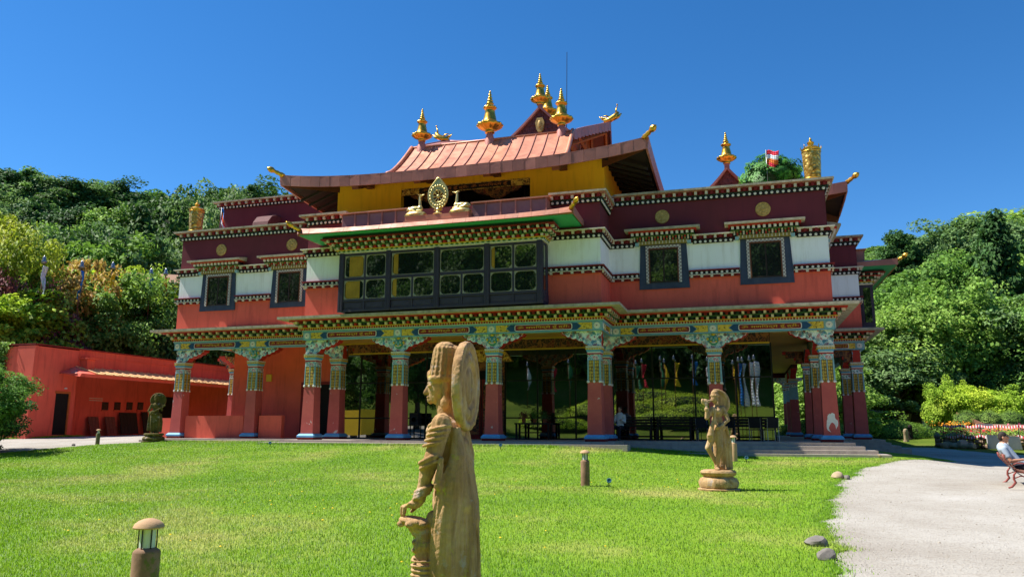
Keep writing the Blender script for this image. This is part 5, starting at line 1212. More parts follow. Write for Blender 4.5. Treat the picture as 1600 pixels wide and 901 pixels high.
# raised arm with the conch at the mouth
b.cap(H(-.09, -.09, 1.37), H(-.25, -.16, 1.16), .055, .047); b.cap(H(-.25, -.16, 1.16), H(-.24, -.16, 1.40), .046, .034); b.ell(H(-.24, -.15, 1.46), (.045, .04, .055), 10, 8)
for k in range(4): b.cap(H(-.27, -.17+.02*k, 1.49), H(-.215, -.17+.02*k, 1.53), .013, .011, 6)
b.tube([H(-.24+.042*cos(a_), -.16+.042*sin(a_), 1.36) for a_ in np.linspace(0, 2*pi, 12)], .018, 6); b.tube([H(-.24+.044*cos(a_), -.16+.044*sin(a_), 1.33) for a_ in np.linspace(0, 2*pi, 12)], .014, 6)
b.ell(H(-.265, -.12, 1.52), (.085, .06, .072), 12, 10); b.cap(H(-.2, -.10, 1.53), H(-.10, -.06, 1.555), .045, .018); b.ell(H(-.325, -.13, 1.55), (.03, .045, .05), 8, 6)
# other arm across the hip
b.cap(H(.16, -.04, 1.38), H(.245, -.10, 1.12), .058, .05); b.cap(H(.245, -.10, 1.12), H(.06, -.20, .98), .047, .035); b.ell(H(.01, -.215, .955), (.05, .035, .035), 10, 8)
for k in range(4): b.cap(H(-.02, -.225+.006*k, .97-.018*k), H(-.07, -.215+.006*k, .945-.018*k), .012, .010, 6)
b.tube([H(.205+.052*cos(a_), -.075+.052*sin(a_), 1.25) for a_ in np.linspace(0, 2*pi, 12)], .014, 6)
# legs: standing leg and crossed bent leg
b.cap(H(.03, -.06, .92), H(.015, -.15, .50), .105, .07); b.cap(H(.015, -.15, .50), H(-.05, -.12, .08), .07, .042); b.ell(H(-.06, -.17, .03), (.055, .11, .035), 10, 8)
b.cap(H(-.02, -.02, .90), H(-.235, -.12, .50), .10, .072); b.cap(H(-.235, -.12, .50), H(-.07, -.1, .16), .066, .042); b.ell(H(-.05, -.08, .06), (.06, .08, .04), 8, 6)
# skirt drapery behind and sash with its shield shaped end
for k in range(9):
    x = .07+.022*k; b.tube([H(x*.9, .02+.05*sin(k*1.3), .98), H(x+.05, .03*sin(k*2), .6), H(x+.055, .04*sin(k*1.7), .02)], [.035, .042, .05], 7)
b.cap(H(.1, .05, .85), H(.12, .06, .1), .12, .11, 12); b.cap(H(.02, .08, .9), H(.03, .09, .1), .1, .09, 12)
b.tube([H(-.03, -.13, 1.36), H(-.09, -.14, 1.1), H(-.14, -.15, .95), H(-.19, -.16, .75)], [.025, .035, .055, .075], 8); b.ell(H(-.19, -.16, .74), (.08, .045, .12), 10, 8); b.tube([H(-.05, -.13, 1.2), H(-.04, -.16, 1.02), H(.06, -.15, .95)], .025, 6)
sculpt(b, 'figure', M['statue2'], st2, .011, 1, .006, .08)

# -- dark mossy musician statue beside the left corner column
x3, y3 = -14.55, .75
z3 = gz1(x3, y3); st3 = empty('statue', (x3, y3, z3-.02), YAW+.35, label='dark mossy statue of a musician with a round halo by the left corner column', cat='statue')
m = MB(); lotus_base(m, 0, .44, .42); m.build('lotus_base', M['statue3'], st3, 'auto')
b = MB(); Zb = .40
b.ell(H(.03, 0, .85), (.19, .15, .17), 12, 10); b.ell(H(0, 0, 1.05), (.14, .12, .15), 12, 10); b.ell(H(-.02, 0, 1.24), (.18, .13, .16), 14, 10); b.cap(H(-.02, 0, 1.36), H(-.02, 0, 1.46), .055, .05)
b.ell(H(-.02, -.02, 1.56), (.09, .095, .115), 14, 10); b.ell(H(-.03, -.11, 1.54), (.015, .025, .02), 6, 5); b.lathe([(.1, Zb+1.6), (.105, Zb+1.66), (.07, Zb+1.76), (.001, Zb+1.8)], 14, (-.02, 0, 0))
b.cap(H(-.18, -.02, 1.31), H(-.30, -.08, 1.02), .06, .05); b.cap(H(-.30, -.08, 1.02), H(-.15, -.22, .90), .046, .035); b.ell(H(-.12, -.235, .90), (.05, .035, .04), 8, 6)
b.cap(H(.14, -.02, 1.31), H(.26, -.1, 1.06), .06, .05); b.cap(H(.26, -.1, 1.06), H(.28, -.2, 1.24), .046, .035); b.ell(H(.28, -.21, 1.28), (.04, .035, .05), 8, 6)
b.cap(H(-.22, -.24, .88), H(.36, -.22, 1.26), .035, .028); b.ell(H(-.12, -.20, .95), (.12, .06, .10), 10, 8, Matrix.Rotation(R(-30), 4, 'Y')); b.ell(H(.38, -.22, 1.29), (.05, .03, .04), 8, 6)
for s in (-1, 1): b.cap(H(s*.1, -.03, .82), H(s*.11, -.06, .42), .12, .09); b.cap(H(s*.11, -.06, .42), H(s*.1, -.02, .05), .09, .06); b.ell(H(s*.1, -.08, .03), (.06, .11, .035), 8, 6)
for k in range(7): b.tube([H(-.26+.02*sin(k), .03, .95), H(-.28+.015*k, .02, .5), H(-.3+.02*k, .0, .12)], [.03, .035, .03], 6)
for k in range(9): b.tube([H(.08+.02*k, .04, .9), H(.1+.025*k, .03, .5), H(.08+.026*k, .02, .06)], [.03, .04, .035], 6)
for k in range(5): b.tube([H(-.1+.05*k, -.12, .85), H(-.08+.04*k, -.1, .4), H(-.1+.05*k, -.06, .06)], [.02, .02, .02], 6)
sculpt(b, 'figure', M['statue3'], st3, .0155, 2, .014, .1)
m = MB(); m.lathe([(.001, -.03), (.28, -.03), (.33, -.05), (.35, 0), (.33, .05), (.001, .04)], 32, (0, 0, 0), None, 0, Matrix.Translation((.06, .13, Zb+1.52)) @ Matrix.Rotation(pi/2, 4, 'X')); m.build('halo', M['statue3'], st3, 'auto')

# ------------------------------------------------------------------ bollard lamps
t = NT('mossy_concrete'); v = t.coord('Object'); n = t.noise(v, 5, 6, .65); c = t.ramp(n, [(.3, srgb(112, 84, 62)), (.55, srgb(140, 108, 82)), (.75, srgb(164, 134, 108))])
n2 = t.noise(v, 14, 5, .7); sep = t.new('SeparateXYZ'); t.l(v, sep.inputs[0]); sd = t.ramp(sep.outputs[0], [(.0, W3(0)), (.08, W3(.12))])
c = t.mix(t.ramp(t.math('ADD', n2, sd), [(.60, W3(0)), (.68, W3(.8))]), c, srgb(98, 106, 30)); t.col(c); t.b.inputs['Roughness'].default_value = .9; t.bump(n2, .4, .01); M['moss'] = t.mat
M['mossg'] = pmat('lichen_green_concrete', srgb(104, 102, 66), .9, var=.35, scale=8)
M['capc'] = pmat('tan_concrete', srgb(186, 150, 112), .85, var=.15, scale=8, bump=.3)
M['frost'] = pmat('frosted_glass', srgb(196, 206, 204), .35, var=.1, scale=3, spec=.6)
def bollard(x, y, label, sc_=1.0, mat='moss', tilt=0, h=.88):
    z = gz1(x, y); o = empty('bollard_lamp', (x, y, z-.03), YAW, label=label, cat='bollard lamp', group='bollard lamps in the grass'); o.scale = (sc_,)*3; o.rotation_euler[1] = tilt
    hb = h-.27
    MB().lathe([(.108, 0), (.108, hb), (.10, hb+.015), (.06, hb+.04)], 24).build('post', M[mat], o, 'auto')
    MB().lathe([(.062, hb+.03), (.062, hb+.20)], 20).build('lamp_glass', M['frost'], o, 'auto')
    for k in range(6): a = k*pi/3+.3; MB().tube([(.07*cos(a), .07*sin(a), hb+.03), (.07*cos(a), .07*sin(a), hb+.21)], .005, 6).build('guard_bar', M['metal'], o)
    MB().lathe([(.03, hb+.19), (.118, hb+.19), (.122, hb+.2), (.11, hb+.225), (.08, hb+.25), (.04, hb+.265), (.001, hb+.27)], 24).build('cap', M['capc'], o, 'auto')
    return o
bollard(6.79, -23.42, 'mossy brown bollard lamp in the near left foreground', 1.0, 'moss', 0, .87)
bollard(7.85, -10.4, 'tan bollard lamp standing alone on the lawn between the two large statues')
bollard(11.17, -2.3, 'tan bollard lamp on the lawn half hidden behind the conch statue', 1.0, 'capc')
bollard(-16.1, -.9, 'short greenish bollard lamp at the lawn edge before the red annex', .8, 'mossg')
m = MB(); m.box(-.06, .06, -.03, .03, 0, .12); m.ell((0, -.02, .14), (.07, .05, .06), 8, 6)
def spot(x, y, label):
    o = empty('ground_spotlight', (x, y, gz1(x, y)), YAW, label=label, cat='spotlight')
    MB().tube([(0, 0, 0), (0, 0, .12)], .012, 6).build('spike', M['metal'], o); MB().lathe([(.035, -.05), (.055, .0), (.058, .05), (.045, .052), (.04, .03), (.001, .03)], 14, (0, 0, 0), None, 0, Matrix.Translation((0, 0, .15)) @ Matrix.Rotation(R(60), 4, 'X')).build('lamp_head', M['lbglass'], o, 'auto')
M['lbglass'] = pmat('blue_grey_plastic', srgb(70, 112, 130), .4, var=.15)
spot(8.45, -10.6, 'small blue grey spotlight in the grass beside the tan bollard lamp')
spot(11.55, -2.6, 'small spotlight in the grass behind the conch statue')
spot(-6.3, -2.3, 'small spotlight in the grass before the left porch column')
spot(3.2, -2.4, 'small spotlight in the grass before the middle of the porch')

# ------------------------------------------------------------------ rocks
M['rock'] = pmat('grey_rock', srgb(120, 114, 106), .95, var=.35, scale=6, bump=.8, bscale=14)
M['rockt'] = pmat('tan_rock', srgb(168, 148, 118), .95, var=.3, scale=6, bump=.8, bscale=14)
def rock(x, y, r, label, mat='rock', seed=0, sink=.35):
    m = MB(); m.ell((0, 0, 0), (1, 1, 1), 14, 10); rg = random.Random(seed); ks = [(Vector((rg.gauss(0, 1), rg.gauss(0, 1), rg.gauss(0, 1))).normalized(), rg.uniform(.62, .9)) for _ in range(11)]
    vs = []
    for p in m.v:
        q = Vector(p)
        for n_, d_ in ks:
            e = q.dot(n_)-d_
            if e > 0: q -= n_*e
        vs.append((q.x*r[0], q.y*r[1], q.z*r[2]))
    m.v = vs; o = m.build('rock', M[mat], None, 'auto'); o.location = (x, y, gz1(x, y)+r[2]*sink); o.rotation_euler = (rg.uniform(-.2, .2), rg.uniform(-.2, .2), rg.uniform(0, 3)); tag(o, label, 'rock')
rock(13.78, -7.1, (.24, .17, .13), 'flat tan rock where the lawn meets the path, far from the others', 'rockt', 3)
rock(13.98, -7.25, (.10, .09, .09), 'small dark rock beside the flat tan rock at the lawn edge', 'rock', 8)
rock(12.38, -17.6, (.20, .15, .10), 'dark flat grey rock lying at the lawn edge above a pale one', 'rock', 5)
rock(12.42, -18.6, (.16, .12, .10), 'pale grey rock at the lawn edge nearest the viewer', 'rock', 6)
rock(-16.7, -1.6, (.09, .08, .07), 'small stone beside the short greenish bollard lamp', 'rock', 9)
rock(15.9, .55, (.3, .16, .09), 'pale stone lying off the right end of the porch steps', 'rockt', 10)
# ------------------------------------------------------------------ vegetation
def leafmat(name, dark, mid, light, trans=.35, sheen=.12):
    dark, mid, light = [(c[0]*1.68, c[1]*1.62, c[2]*2.1, 1) for c in (dark, mid, light)]
    t = NT(name); v = t.coord('World'); n = t.noise(v, .55, 5, .65); at = t.new('Attribute'); at.attribute_name = 'tone'; oi = t.new('ObjectInfo')
    c = t.ramp(n, [(.3, dark), (.52, mid), (.72, light)]); c = t.mix(1.0, c, t.ramp(at.outputs['Fac'], [(0, W3(.6)), (.7, W3(1.05)), (1, W3(1.4))]), 'MULTIPLY')
    c = t.mix(1.0, c, t.ramp(oi.outputs['Random'], [(0, (.8, .86, .8, 1)), (.5, W3(1)), (1, (1.22, 1.1, .85, 1))]), 'MULTIPLY'); t.col(c)
    t.b.inputs['Roughness'].default_value = .6; t.b.inputs['Specular IOR Level'].default_value = sheen
    g_ = t.new('NewGeometry'); nm = t.new('VectorMath'); nm.operation = 'MULTIPLY_ADD'; t.l(g_.outputs['Normal'], nm.inputs[0]); nm.inputs[1].default_value = (.7, .7, .7); nm.inputs[2].default_value = (0, 0, .45)
    nn = t.new('VectorMath'); nn.operation = 'NORMALIZE'; t.l(nm.outputs[0], nn.inputs[0]); t.l(nn.outputs[0], t.b.inputs['Normal'])
    tr = t.new('BsdfTranslucent'); t.l(t.mix(1.0, c, (1.0, 1.08, .7, 1), 'MULTIPLY'), tr.inputs[0]); mx = t.new('MixShader'); mx.inputs[0].default_value = trans
    t.l(t.b.outputs[0], mx.inputs[1]); t.l(tr.outputs[0], mx.inputs[2]); t.l(mx.outputs[0], t.n['Material Output'].inputs[0]); return t.mat
LM = {'mid': leafmat('leaf_mid', srgb(64, 92, 38), srgb(88, 122, 48), srgb(118, 150, 60)), 'dark': leafmat('leaf_dark', srgb(42, 68, 34), srgb(58, 88, 40), srgb(78, 108, 48), .3),
      'light': leafmat('leaf_light', srgb(88, 118, 46), srgb(112, 142, 56), srgb(140, 164, 72)), 'grey': leafmat('leaf_grey', srgb(72, 98, 52), srgb(94, 120, 64), srgb(120, 144, 80)),
      'yellow': leafmat('leaf_yellow', srgb(92, 116, 34), srgb(124, 142, 44), srgb(156, 160, 60)), 'orange': leafmat('leaf_orange', srgb(140, 106, 48), srgb(164, 132, 60), srgb(172, 150, 78)),
      'lime': leafmat('leaf_lime', srgb(106, 134, 38), srgb(138, 164, 48), srgb(170, 184, 66)), 'purple': leafmat('leaf_purple', srgb(84, 48, 48), srgb(112, 66, 60), srgb(136, 86, 74)), 'box': leafmat('leaf_box', srgb(70, 96, 36), srgb(92, 118, 44), srgb(116, 140, 58), .2), 'laurel': leafmat('leaf_laurel', srgb(46, 92, 30), srgb(70, 122, 40), srgb(104, 156, 56), .3, .4)}
M['bark'] = pmat('bark', srgb(92, 78, 64), .95, var=.35, scale=6, bump=.8, bscale=18)
def leaf_mesh(name, P, N, size, mat, seed, aspect=.6):
    rg = np.random.default_rng(seed); n = len(P); N = N+rg.normal(0, .55, N.shape); N /= np.linalg.norm(N, axis=1)[:, None]+1e-9
    A = np.cross(N, rg.normal(0, 1, N.shape)); A /= np.linalg.norm(A, axis=1)[:, None]+1e-9; B = np.cross(N, A)
    s = (size*rg.uniform(.6, 1.35, n))[:, None]; V = np.empty((n, 4, 3)); droop = N*s*.12
    V[:, 0] = P-A*s*.5-droop; V[:, 1] = P+B*s*.5*aspect; V[:, 2] = P+A*s*.5-droop; V[:, 3] = P-B*s*.5*aspect
    me = bpy.data.meshes.new(name); me.vertices.add(4*n); me.vertices.foreach_set('co', V.ravel()); me.loops.add(4*n); me.loops.foreach_set('vertex_index', np.arange(4*n, dtype=np.int32))
    me.polygons.add(n); me.polygons.foreach_set('loop_start', np.arange(0, 4*n, 4, dtype=np.int32)); me.update(calc_edges=True)
    at = me.attributes.new('tone', 'FLOAT', 'FACE'); at.data.foreach_set('value', rg.random(n).astype(np.float32)); me.materials.append(mat); return me
def crown_pts(seed, nc, per, shape='round', rc=.26):
    """leaf positions in a unit crown (radius 1, centre 0): clumps of leaves on the branches' ends"""
    rg = np.random.default_rng(seed); d = rg.normal(0, 1, (nc, 3)); d /= np.linalg.norm(d, axis=1)[:, None]; r = rg.uniform(.30, .92, nc)**.65
    C = d*r[:, None]; C[:, 2] *= .95
    if shape == 'cone':
        zc = rg.uniform(-1, 1, nc); a = rg.uniform(0, 2*pi, nc); rr_ = (1-zc)/2*.95*rg.uniform(.6, 1, nc)+.05; C = np.stack([rr_*np.cos(a), rr_*np.sin(a), zc], 1)
    if shape == 'tier':
        k = rg.uniform(0, 6, nc); a = rg.uniform(0, 2*pi, nc); rr_ = (1.0-.14*k)*rg.uniform(.25, 1.05, nc)**.6; zc = -.75+k*.3+rg.normal(0, .08, nc)-.22*rr_*rr_; C = np.stack([rr_*np.cos(a), rr_*np.sin(a), zc], 1)
    st_ = 1+.28*np.sin(C[:, 0]*3.1+seed)*np.cos(C[:, 1]*2.7+seed*2)+.18*np.sin(C[:, 2]*4+seed*3); C = C*st_[:, None] if shape == 'round' else C; cs = rc*rg.uniform(.45, 1.35, nc); q = rg.normal(0, 1, (nc, per, 3)); q /= np.linalg.norm(q, axis=2)[:, :, None]; q *= rg.uniform(.35, 1, (nc, per, 1))**.5
    fl = np.array([1.15, 1.15, .5 if shape == 'tier' else .8]); P = (C[:, None]+q*cs[:, None, None]*fl).reshape(-1, 3)
    N = (q*.8+C[:, None]*.7+np.array([0, 0, .5])).reshape(-1, 3); N /= np.linalg.norm(N, axis=1)[:, None]+1e-9
    return P, N, C
def trunk_mesh(seed, C, hr=1.0):
    """trunk from z=-hr-? up into the crown with limbs towards some clumps; unit crown coordinates, base at z=-2"""
    rg = random.Random(seed); m = MB(); sw = [(rg.uniform(-.06, .06), rg.uniform(-.06, .06)) for _ in range(4)]
    m.tube([(0, 0, -2.05), (sw[0][0], sw[0][1], -1.4), (sw[1][0], sw[1][1], -.7), (sw[2][0], sw[2][1], 0), (0, 0, .55)], [.12, .085, .07, .05, .015], 8)
    for i in range(0, len(C), max(1, len(C)//9)):
        c = C[i]; z0 = -.9+.5*rg.random(); m.tube([(sw[1][0], sw[1][1], z0), (c[0]*.45, c[1]*.45, (z0+c[2])*.5), (c[0]*.9, c[1]*.9, c[2]*.9)], [.04, .025, .008], 5)
    return m
CR = {}
def get_crown(kind, mat, nc, per, leaf, var, shape='round', rc=.26):
    key = (kind, mat, var)
    if key not in CR:
        P, N, C = crown_pts(hash(kind) % 97+var*7 if False else (sum(map(ord, kind))+var*13), nc, per, shape, rc)
        CR[key] = (leaf_mesh('crown', P, N, leaf, LM[mat], var+3), trunk_mesh(var+1, C).mesh('trunk', M['bark'], True))
    return CR[key]
def ray_xy(px, D):
    u = (px-800)/1194.0; d = Vector((_F.x, _F.y, 0))+Vector((_R.x, _R.y, 0))*u; d.normalize(); return CAM.x+d.x*D, CAM.y+d.y*D
def z_at(px, py, D):
    u = (px-800)/1194.0; v = (450.5-py)/1194.0; d = _F+_R*u+_U*v; return CAM.z+d.z/sqrt(d.x*d.x+d.y*d.y)*D
trs = random.Random(21)
KIND = {'broad': (170, 150, .078, 'round', .22), 'fine': (160, 150, .062, 'round', .21), 'cone': (110, 70, .12, 'cone', .2), 'tier': (170, 90, .085, 'tier', .2), 'shrub': (100, 110, .075, 'round', .25)}
def tree(name, label, group, x, y, top, rad, mat, kind='broad', squash=1.0, base=None, trunk_frac=.35, var=None, cat='tree'):
    """top: world z of the crown's top; rad: crown radius; trunk shows below the crown"""
    g = gz1(x, y)-.15; H = top-g; nc, per, leaf, shape, rc = KIND[kind]; v = trs.randrange(3) if var is None else var
    cr, tk = get_crown(kind, mat, nc, per, leaf, v, shape, rc)
    rad *= trs.uniform(.85, 1.2) if rad > 3.4 else 1; ch = H*(1-trunk_frac)/2; cz = top-ch
    o = empty(name, (x, y, g), trs.uniform(0, 6.28), label=label, cat=cat, group=group)
    c = inst(cr, 'crown', o, (0, 0, cz-g), scale=(rad, rad*squash, ch*.97))
    t_ = inst(tk, 'trunk', o, (0, 0, cz-g), scale=(rad*.9, rad*.9, (cz-g)/2.02)); return o
def ptree(name, label, group, px, py, D, rad, mat, kind='broad', **k):
    x, y = ray_xy(px, D); return tree(name, label, group, x, y, z_at(px, py, D), rad, mat, kind, **k)
ORD = ['first', 'second', 'third', 'fourth', 'fifth', 'sixth', 'seventh', 'eighth', 'ninth', 'tenth', 'eleventh', 'twelfth', 'thirteenth', 'fourteenth', 'fifteenth']
CN = {'mid': 'mid green', 'grey': 'grey green', 'dark': 'dark green', 'light': 'pale green'}
# wood on the hill left of the temple
LG = 'trees of the wooded hill on the left'; far = lambda: trs.uniform(-6, 6)
L_LAB = {'mid': 'mid green leafy tree in the wood covering the hill on the left', 'grey': 'grey green feathery tree in the wood covering the hill on the left', 'dark': 'dark green tree in the wood covering the hill on the left', 'light': 'pale green leafy tree in the wood covering the hill on the left'}
for io, (px, py) in enumerate(((-60, 262), (-15, 252), (30, 258), (72, 272), (112, 282), (150, 284), (188, 288), (228, 300), (268, 312), (305, 318), (345, 298), (388, 290), (432, 305), (475, 315))):
    mt = trs.choice(('mid', 'grey', 'mid', 'dark')); ptree('hillside_tree', CN[mt]+' tree, '+ORD[io]+' from the left on the left hill skyline', LG, px, py+trs.uniform(-4, 4), 122+far(), 6.2, mt, 'broad')
for io, (px, py) in enumerate(((-40, 300), (10, 300), (60, 312), (105, 318), (150, 322), (195, 330), (240, 338), (285, 350), (330, 345), (370, 340), (420, 345))):
    mt = trs.choice(('mid', 'grey', 'light', 'dark', 'grey')); ptree('hillside_tree', CN[mt]+' tree, '+ORD[io]+' from the left in the left wood below the skyline', LG, px, py+trs.uniform(-6, 6), 98+far(), 5.4, mt, 'broad')
for io, (px, py) in enumerate(((-30, 355), (20, 350), (70, 352), (118, 345), (160, 358), (205, 350), (262, 385), (300, 392), (240, 405))):
    mt = trs.choice(('mid', 'grey', 'light', 'dark')); ptree('hillside_tree', CN[mt]+' tree, '+ORD[io]+' from the left halfway down the left wood', LG, px, py+trs.uniform(-6, 6), 78+far()*.6, 4.6, mt, 'broad', trunk_frac=.25)
for io, (px, py) in enumerate(((-20, 420), (60, 418), (95, 440), (150, 430), (200, 440), (240, 445), (275, 450), (320, 460))):
    mt = trs.choice(('mid', 'light', 'dark')); ptree('hillside_tree', CN[mt]+' tree, '+ORD[io]+' from the left at the foot of the left wood', LG, px, py+trs.uniform(-6, 6), 62+far()*.5, 3.6, mt, 'fine', trunk_frac=.15)
ptree('tall_tree', 'very dark tall tree rising against the sky left of the golden banner', None, 246, 292, 92, 5.2, 'dark', 'broad', trunk_frac=.12)
ptree('tall_tree', 'feathery green tree behind the golden banner on the left roof corner', None, 338, 296, 84, 4.2, 'grey', 'fine', trunk_frac=.2)
ptree('maple_tree', 'yellow green tree at the left edge above the annex roof', None, 14, 338, 60, 3.3, 'yellow', 'fine', trunk_frac=.2)
ptree('maple_tree', 'orange tinted shrub tree below the dark wood beside the blue prayer flag', None, 112, 405, 60, 3.2, 'orange', 'fine', trunk_frac=.15)
ptree('purple_shrub', 'dark purple leaved shrub under the orange tinted tree', None, 92, 450, 57.5, 2.7, 'purple', 'fine', trunk_frac=.1, cat='shrub')
ptree('purple_shrub', 'dark purple leaved shrub at the left edge below the yellow green tree', None, -4, 425, 58, 2.5, 'purple', 'fine', trunk_frac=.1, cat='shrub')
ptree('leafy_shrub', 'large light green shrub growing between the annex and the temple', None, 214, 418, 64, 4.7, 'lime', 'fine', trunk_frac=.05, cat='shrub')
ptree('leafy_shrub', 'yellow green shrub close to the left corner of the temple', None, 258, 424, 63, 2.9, 'lime', 'fine', trunk_frac=.1, cat='shrub')
ptree('leafy_shrub', 'dark green shrub behind the middle of the annex roof', None, 165, 482, 61, 3.5, 'mid', 'fine', trunk_frac=.05, cat='shrub')
ptree('leafy_shrub', 'dark shrub filling the gap beside the porch cornice on the left', None, 262, 505, 63, 3.2, 'dark', 'fine', trunk_frac=.05, cat='shrub')
ptree('layered_conifer', 'yellow green conifer with layered drooping sprays above the annex roof', None, 62, 462, 57, 3.7, 'lime', 'tier', trunk_frac=.08)
ptree('layered_conifer', 'bright green spreading conifer at the far left above the annex roof', None, 8, 482, 55, 3.3, 'lime', 'tier', trunk_frac=.08)
ptree('layered_conifer', 'green spreading conifer with dark underside beside the layered yellow one', None, 122, 490, 59, 3.2, 'light', 'tier', trunk_frac=.1)
ptree('leafy_shrub', 'yellow green shrub with dark base in front of the annex at the left edge', None, -2, 572, 36, 1.8, 'mid', 'fine', trunk_frac=.2, cat='shrub')
ptree('leafy_shrub', 'dark low shrub under the yellow green one at the left edge', None, -12, 606, 38, 1.9, 'dark', 'fine', trunk_frac=.0, cat='shrub')
# wood on the right
RG = 'trees of the wooded slope on the right'
R_LAB = {'mid': 'mid green leafy tree on the wooded slope at the right', 'grey': 'grey green tree on the wooded slope at the right', 'dark': 'dark green tree on the wooded slope at the right', 'light': 'pale green leafy tree on the wooded slope at the right'}
for io, (px, py) in enumerate(((1335, 405), (1352, 396), (1370, 390), (1390, 386), (1440, 372), (1478, 348), (1520, 338), (1562, 334), (1605, 330), (1650, 330), (1310, 420))):
    mt = trs.choice(('mid', 'light', 'mid', 'grey')); ptree('slope_tree', CN[mt]+' tree, '+ORD[io]+' from the left on the right slope skyline', RG, px, py+trs.uniform(-4, 4), 116+far(), 6.4, mt, 'broad')
for io, (px, py) in enumerate(((1350, 440), (1392, 428), (1430, 410), (1470, 402), (1515, 392), (1560, 398), (1605, 388), (1645, 390))):
    mt = trs.choice(('mid', 'light', 'mid', 'light')); ptree('slope_tree', CN[mt]+' tree, '+ORD[io]+' from the left in the right wood below the skyline', RG, px, py+trs.uniform(-6, 6), 94+far(), 6.0, mt, 'broad', trunk_frac=.25)
for io, (px, py) in enumerate(((1365, 470), (1410, 462), (1455, 450), (1500, 440), (1545, 462), (1588, 455), (1630, 455), (1335, 500))):
    mt = trs.choice(('light', 'mid', 'light', 'grey')); ptree('slope_tree', CN[mt]+' tree, '+ORD[io]+' from the left halfway down the right wood', RG, px, py+trs.uniform(-6, 6), 78+far()*.5, 5.0, mt, 'fine', trunk_frac=.15)
for io, (px, py) in enumerate(((1470, 530), (1520, 520), (1570, 535), (1615, 520), (1660, 530))):
    mt = trs.choice(('dark', 'mid', 'mid')); ptree('slope_tree', CN[mt]+' tree, '+ORD[io]+' from the left at the foot of the right wood', RG, px, py, 78+far()*.3, 4.4, mt, 'fine', trunk_frac=.1)
ptree('pine_tree', 'tall dark pine standing against the sky over the right slope', None, 1408, 368, 104, 4.2, 'dark', 'tier', trunk_frac=.45)
ptree('cedar_tree', 'broad dark cedar with spreading tiers on the upper right slope', None, 1560, 352, 90, 5.0, 'dark', 'tier', trunk_frac=.2)
ptree('silver_tree', 'silvery green tree right of the side portico above the low hedge', None, 1388, 528, 74, 4.6, 'grey', 'fine', trunk_frac=.18)
ptree('silver_tree', 'small silvery tree beside the distant little house', None, 1420, 590, 88, 3.4, 'grey', 'fine', trunk_frac=.25)
for px, py, lab, rd in ((1452, 590, 'upright yellow green shrub left of the golden shrub in the flower garden', 1.2), (1500, 602, 'golden yellow shrub behind the round clipped bushes', 2.1), (1545, 604, 'golden yellow shrub towards the garden stairs', 1.9), (1478, 598, 'slender yellow shrub between the upright and the golden shrubs', 1.0)):
    ptree('golden_shrub', lab, None, px, py, 65 if px < 1490 else 65.5, rd*1.2, 'lime', 'fine', trunk_frac=.0, cat='shrub')
# shrub in a planter on the right roof edge
def bush(name, label, x, y, z, r, mat, seed, n=9000, leaf=.07, cat='shrub', group=None, flat=False, rough=1.0):
    rg = np.random.default_rng(seed); q = rg.normal(0, 1, (n, 3)); q /= np.linalg.norm(q, axis=1)[:, None]
    if flat: q[:, 2] = np.abs(q[:, 2])
    nz = 1+rough*(.07*np.sin(q[:, 0]*7+seed)*np.cos(q[:, 1]*6)+.05*np.sin(q[:, 2]*9+q[:, 0]*5)); P = q*nz[:, None]*(rg.uniform(.86, 1.03, (n, 1)))*np.array(r)
    o = empty(name, (x, y, z), label=label, cat=cat, group=group); me = leaf_mesh('foliage', P, q, leaf, LM[mat], seed); inst(me, 'foliage', o)
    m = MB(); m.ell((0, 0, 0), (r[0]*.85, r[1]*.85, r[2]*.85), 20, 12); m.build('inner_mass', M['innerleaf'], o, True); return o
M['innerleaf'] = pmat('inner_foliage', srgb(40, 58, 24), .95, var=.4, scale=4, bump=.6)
rb = bush('roof_shrub', 'dense glossy green shrub growing on the roof edge beside the golden banner', 13.15, 3.5, 10.72, (1.2, .85, 1.0), 'laurel', 5, 8000, .12, rough=2.2)
# three round clipped bushes, low hedge mound
for i, (px, lab) in enumerate(((1490, 'round clipped bush, left of three in the flower garden'), (1523, 'round clipped bush, middle of three in the flower garden'), (1556, 'round clipped bush, right of three before the garden stairs'))):
    x, y = ray_xy(px, 62+.3*i); bush('clipped_bush', lab, x, y, gz1(x, y)+1.2, (1.0, 1.0, .9), 'box', 30+i, 5000, .07, 'bush', 'round clipped bushes')
x, y = ray_xy(1382, 66); bush('low_hedge', 'low spreading clipped hedge mound right of the side portico', x, y, gz1(x, y)-.05, (2.7, 2.0, 1.25), 'light', 41, 9000, .1, 'hedge', None, True)
x, y = ray_xy(1262, 60); bush('low_hedge', 'bright clipped hedge seen between the columns of the side passage', x, y, gz1(x, y)-.05, (3.2, 1.4, 1.5), 'light', 42, 7000, .12, 'hedge', None, True)
for px, D_, w_ in ((1235, 72, 'left'), (1265, 80, 'middle'), (1285, 66, 'right')): ptree('slope_tree', 'pale green tree seen through the side passage, '+w_+' of three', RG, px, 570, D_, 4.0, 'light', 'fine', trunk_frac=.0)
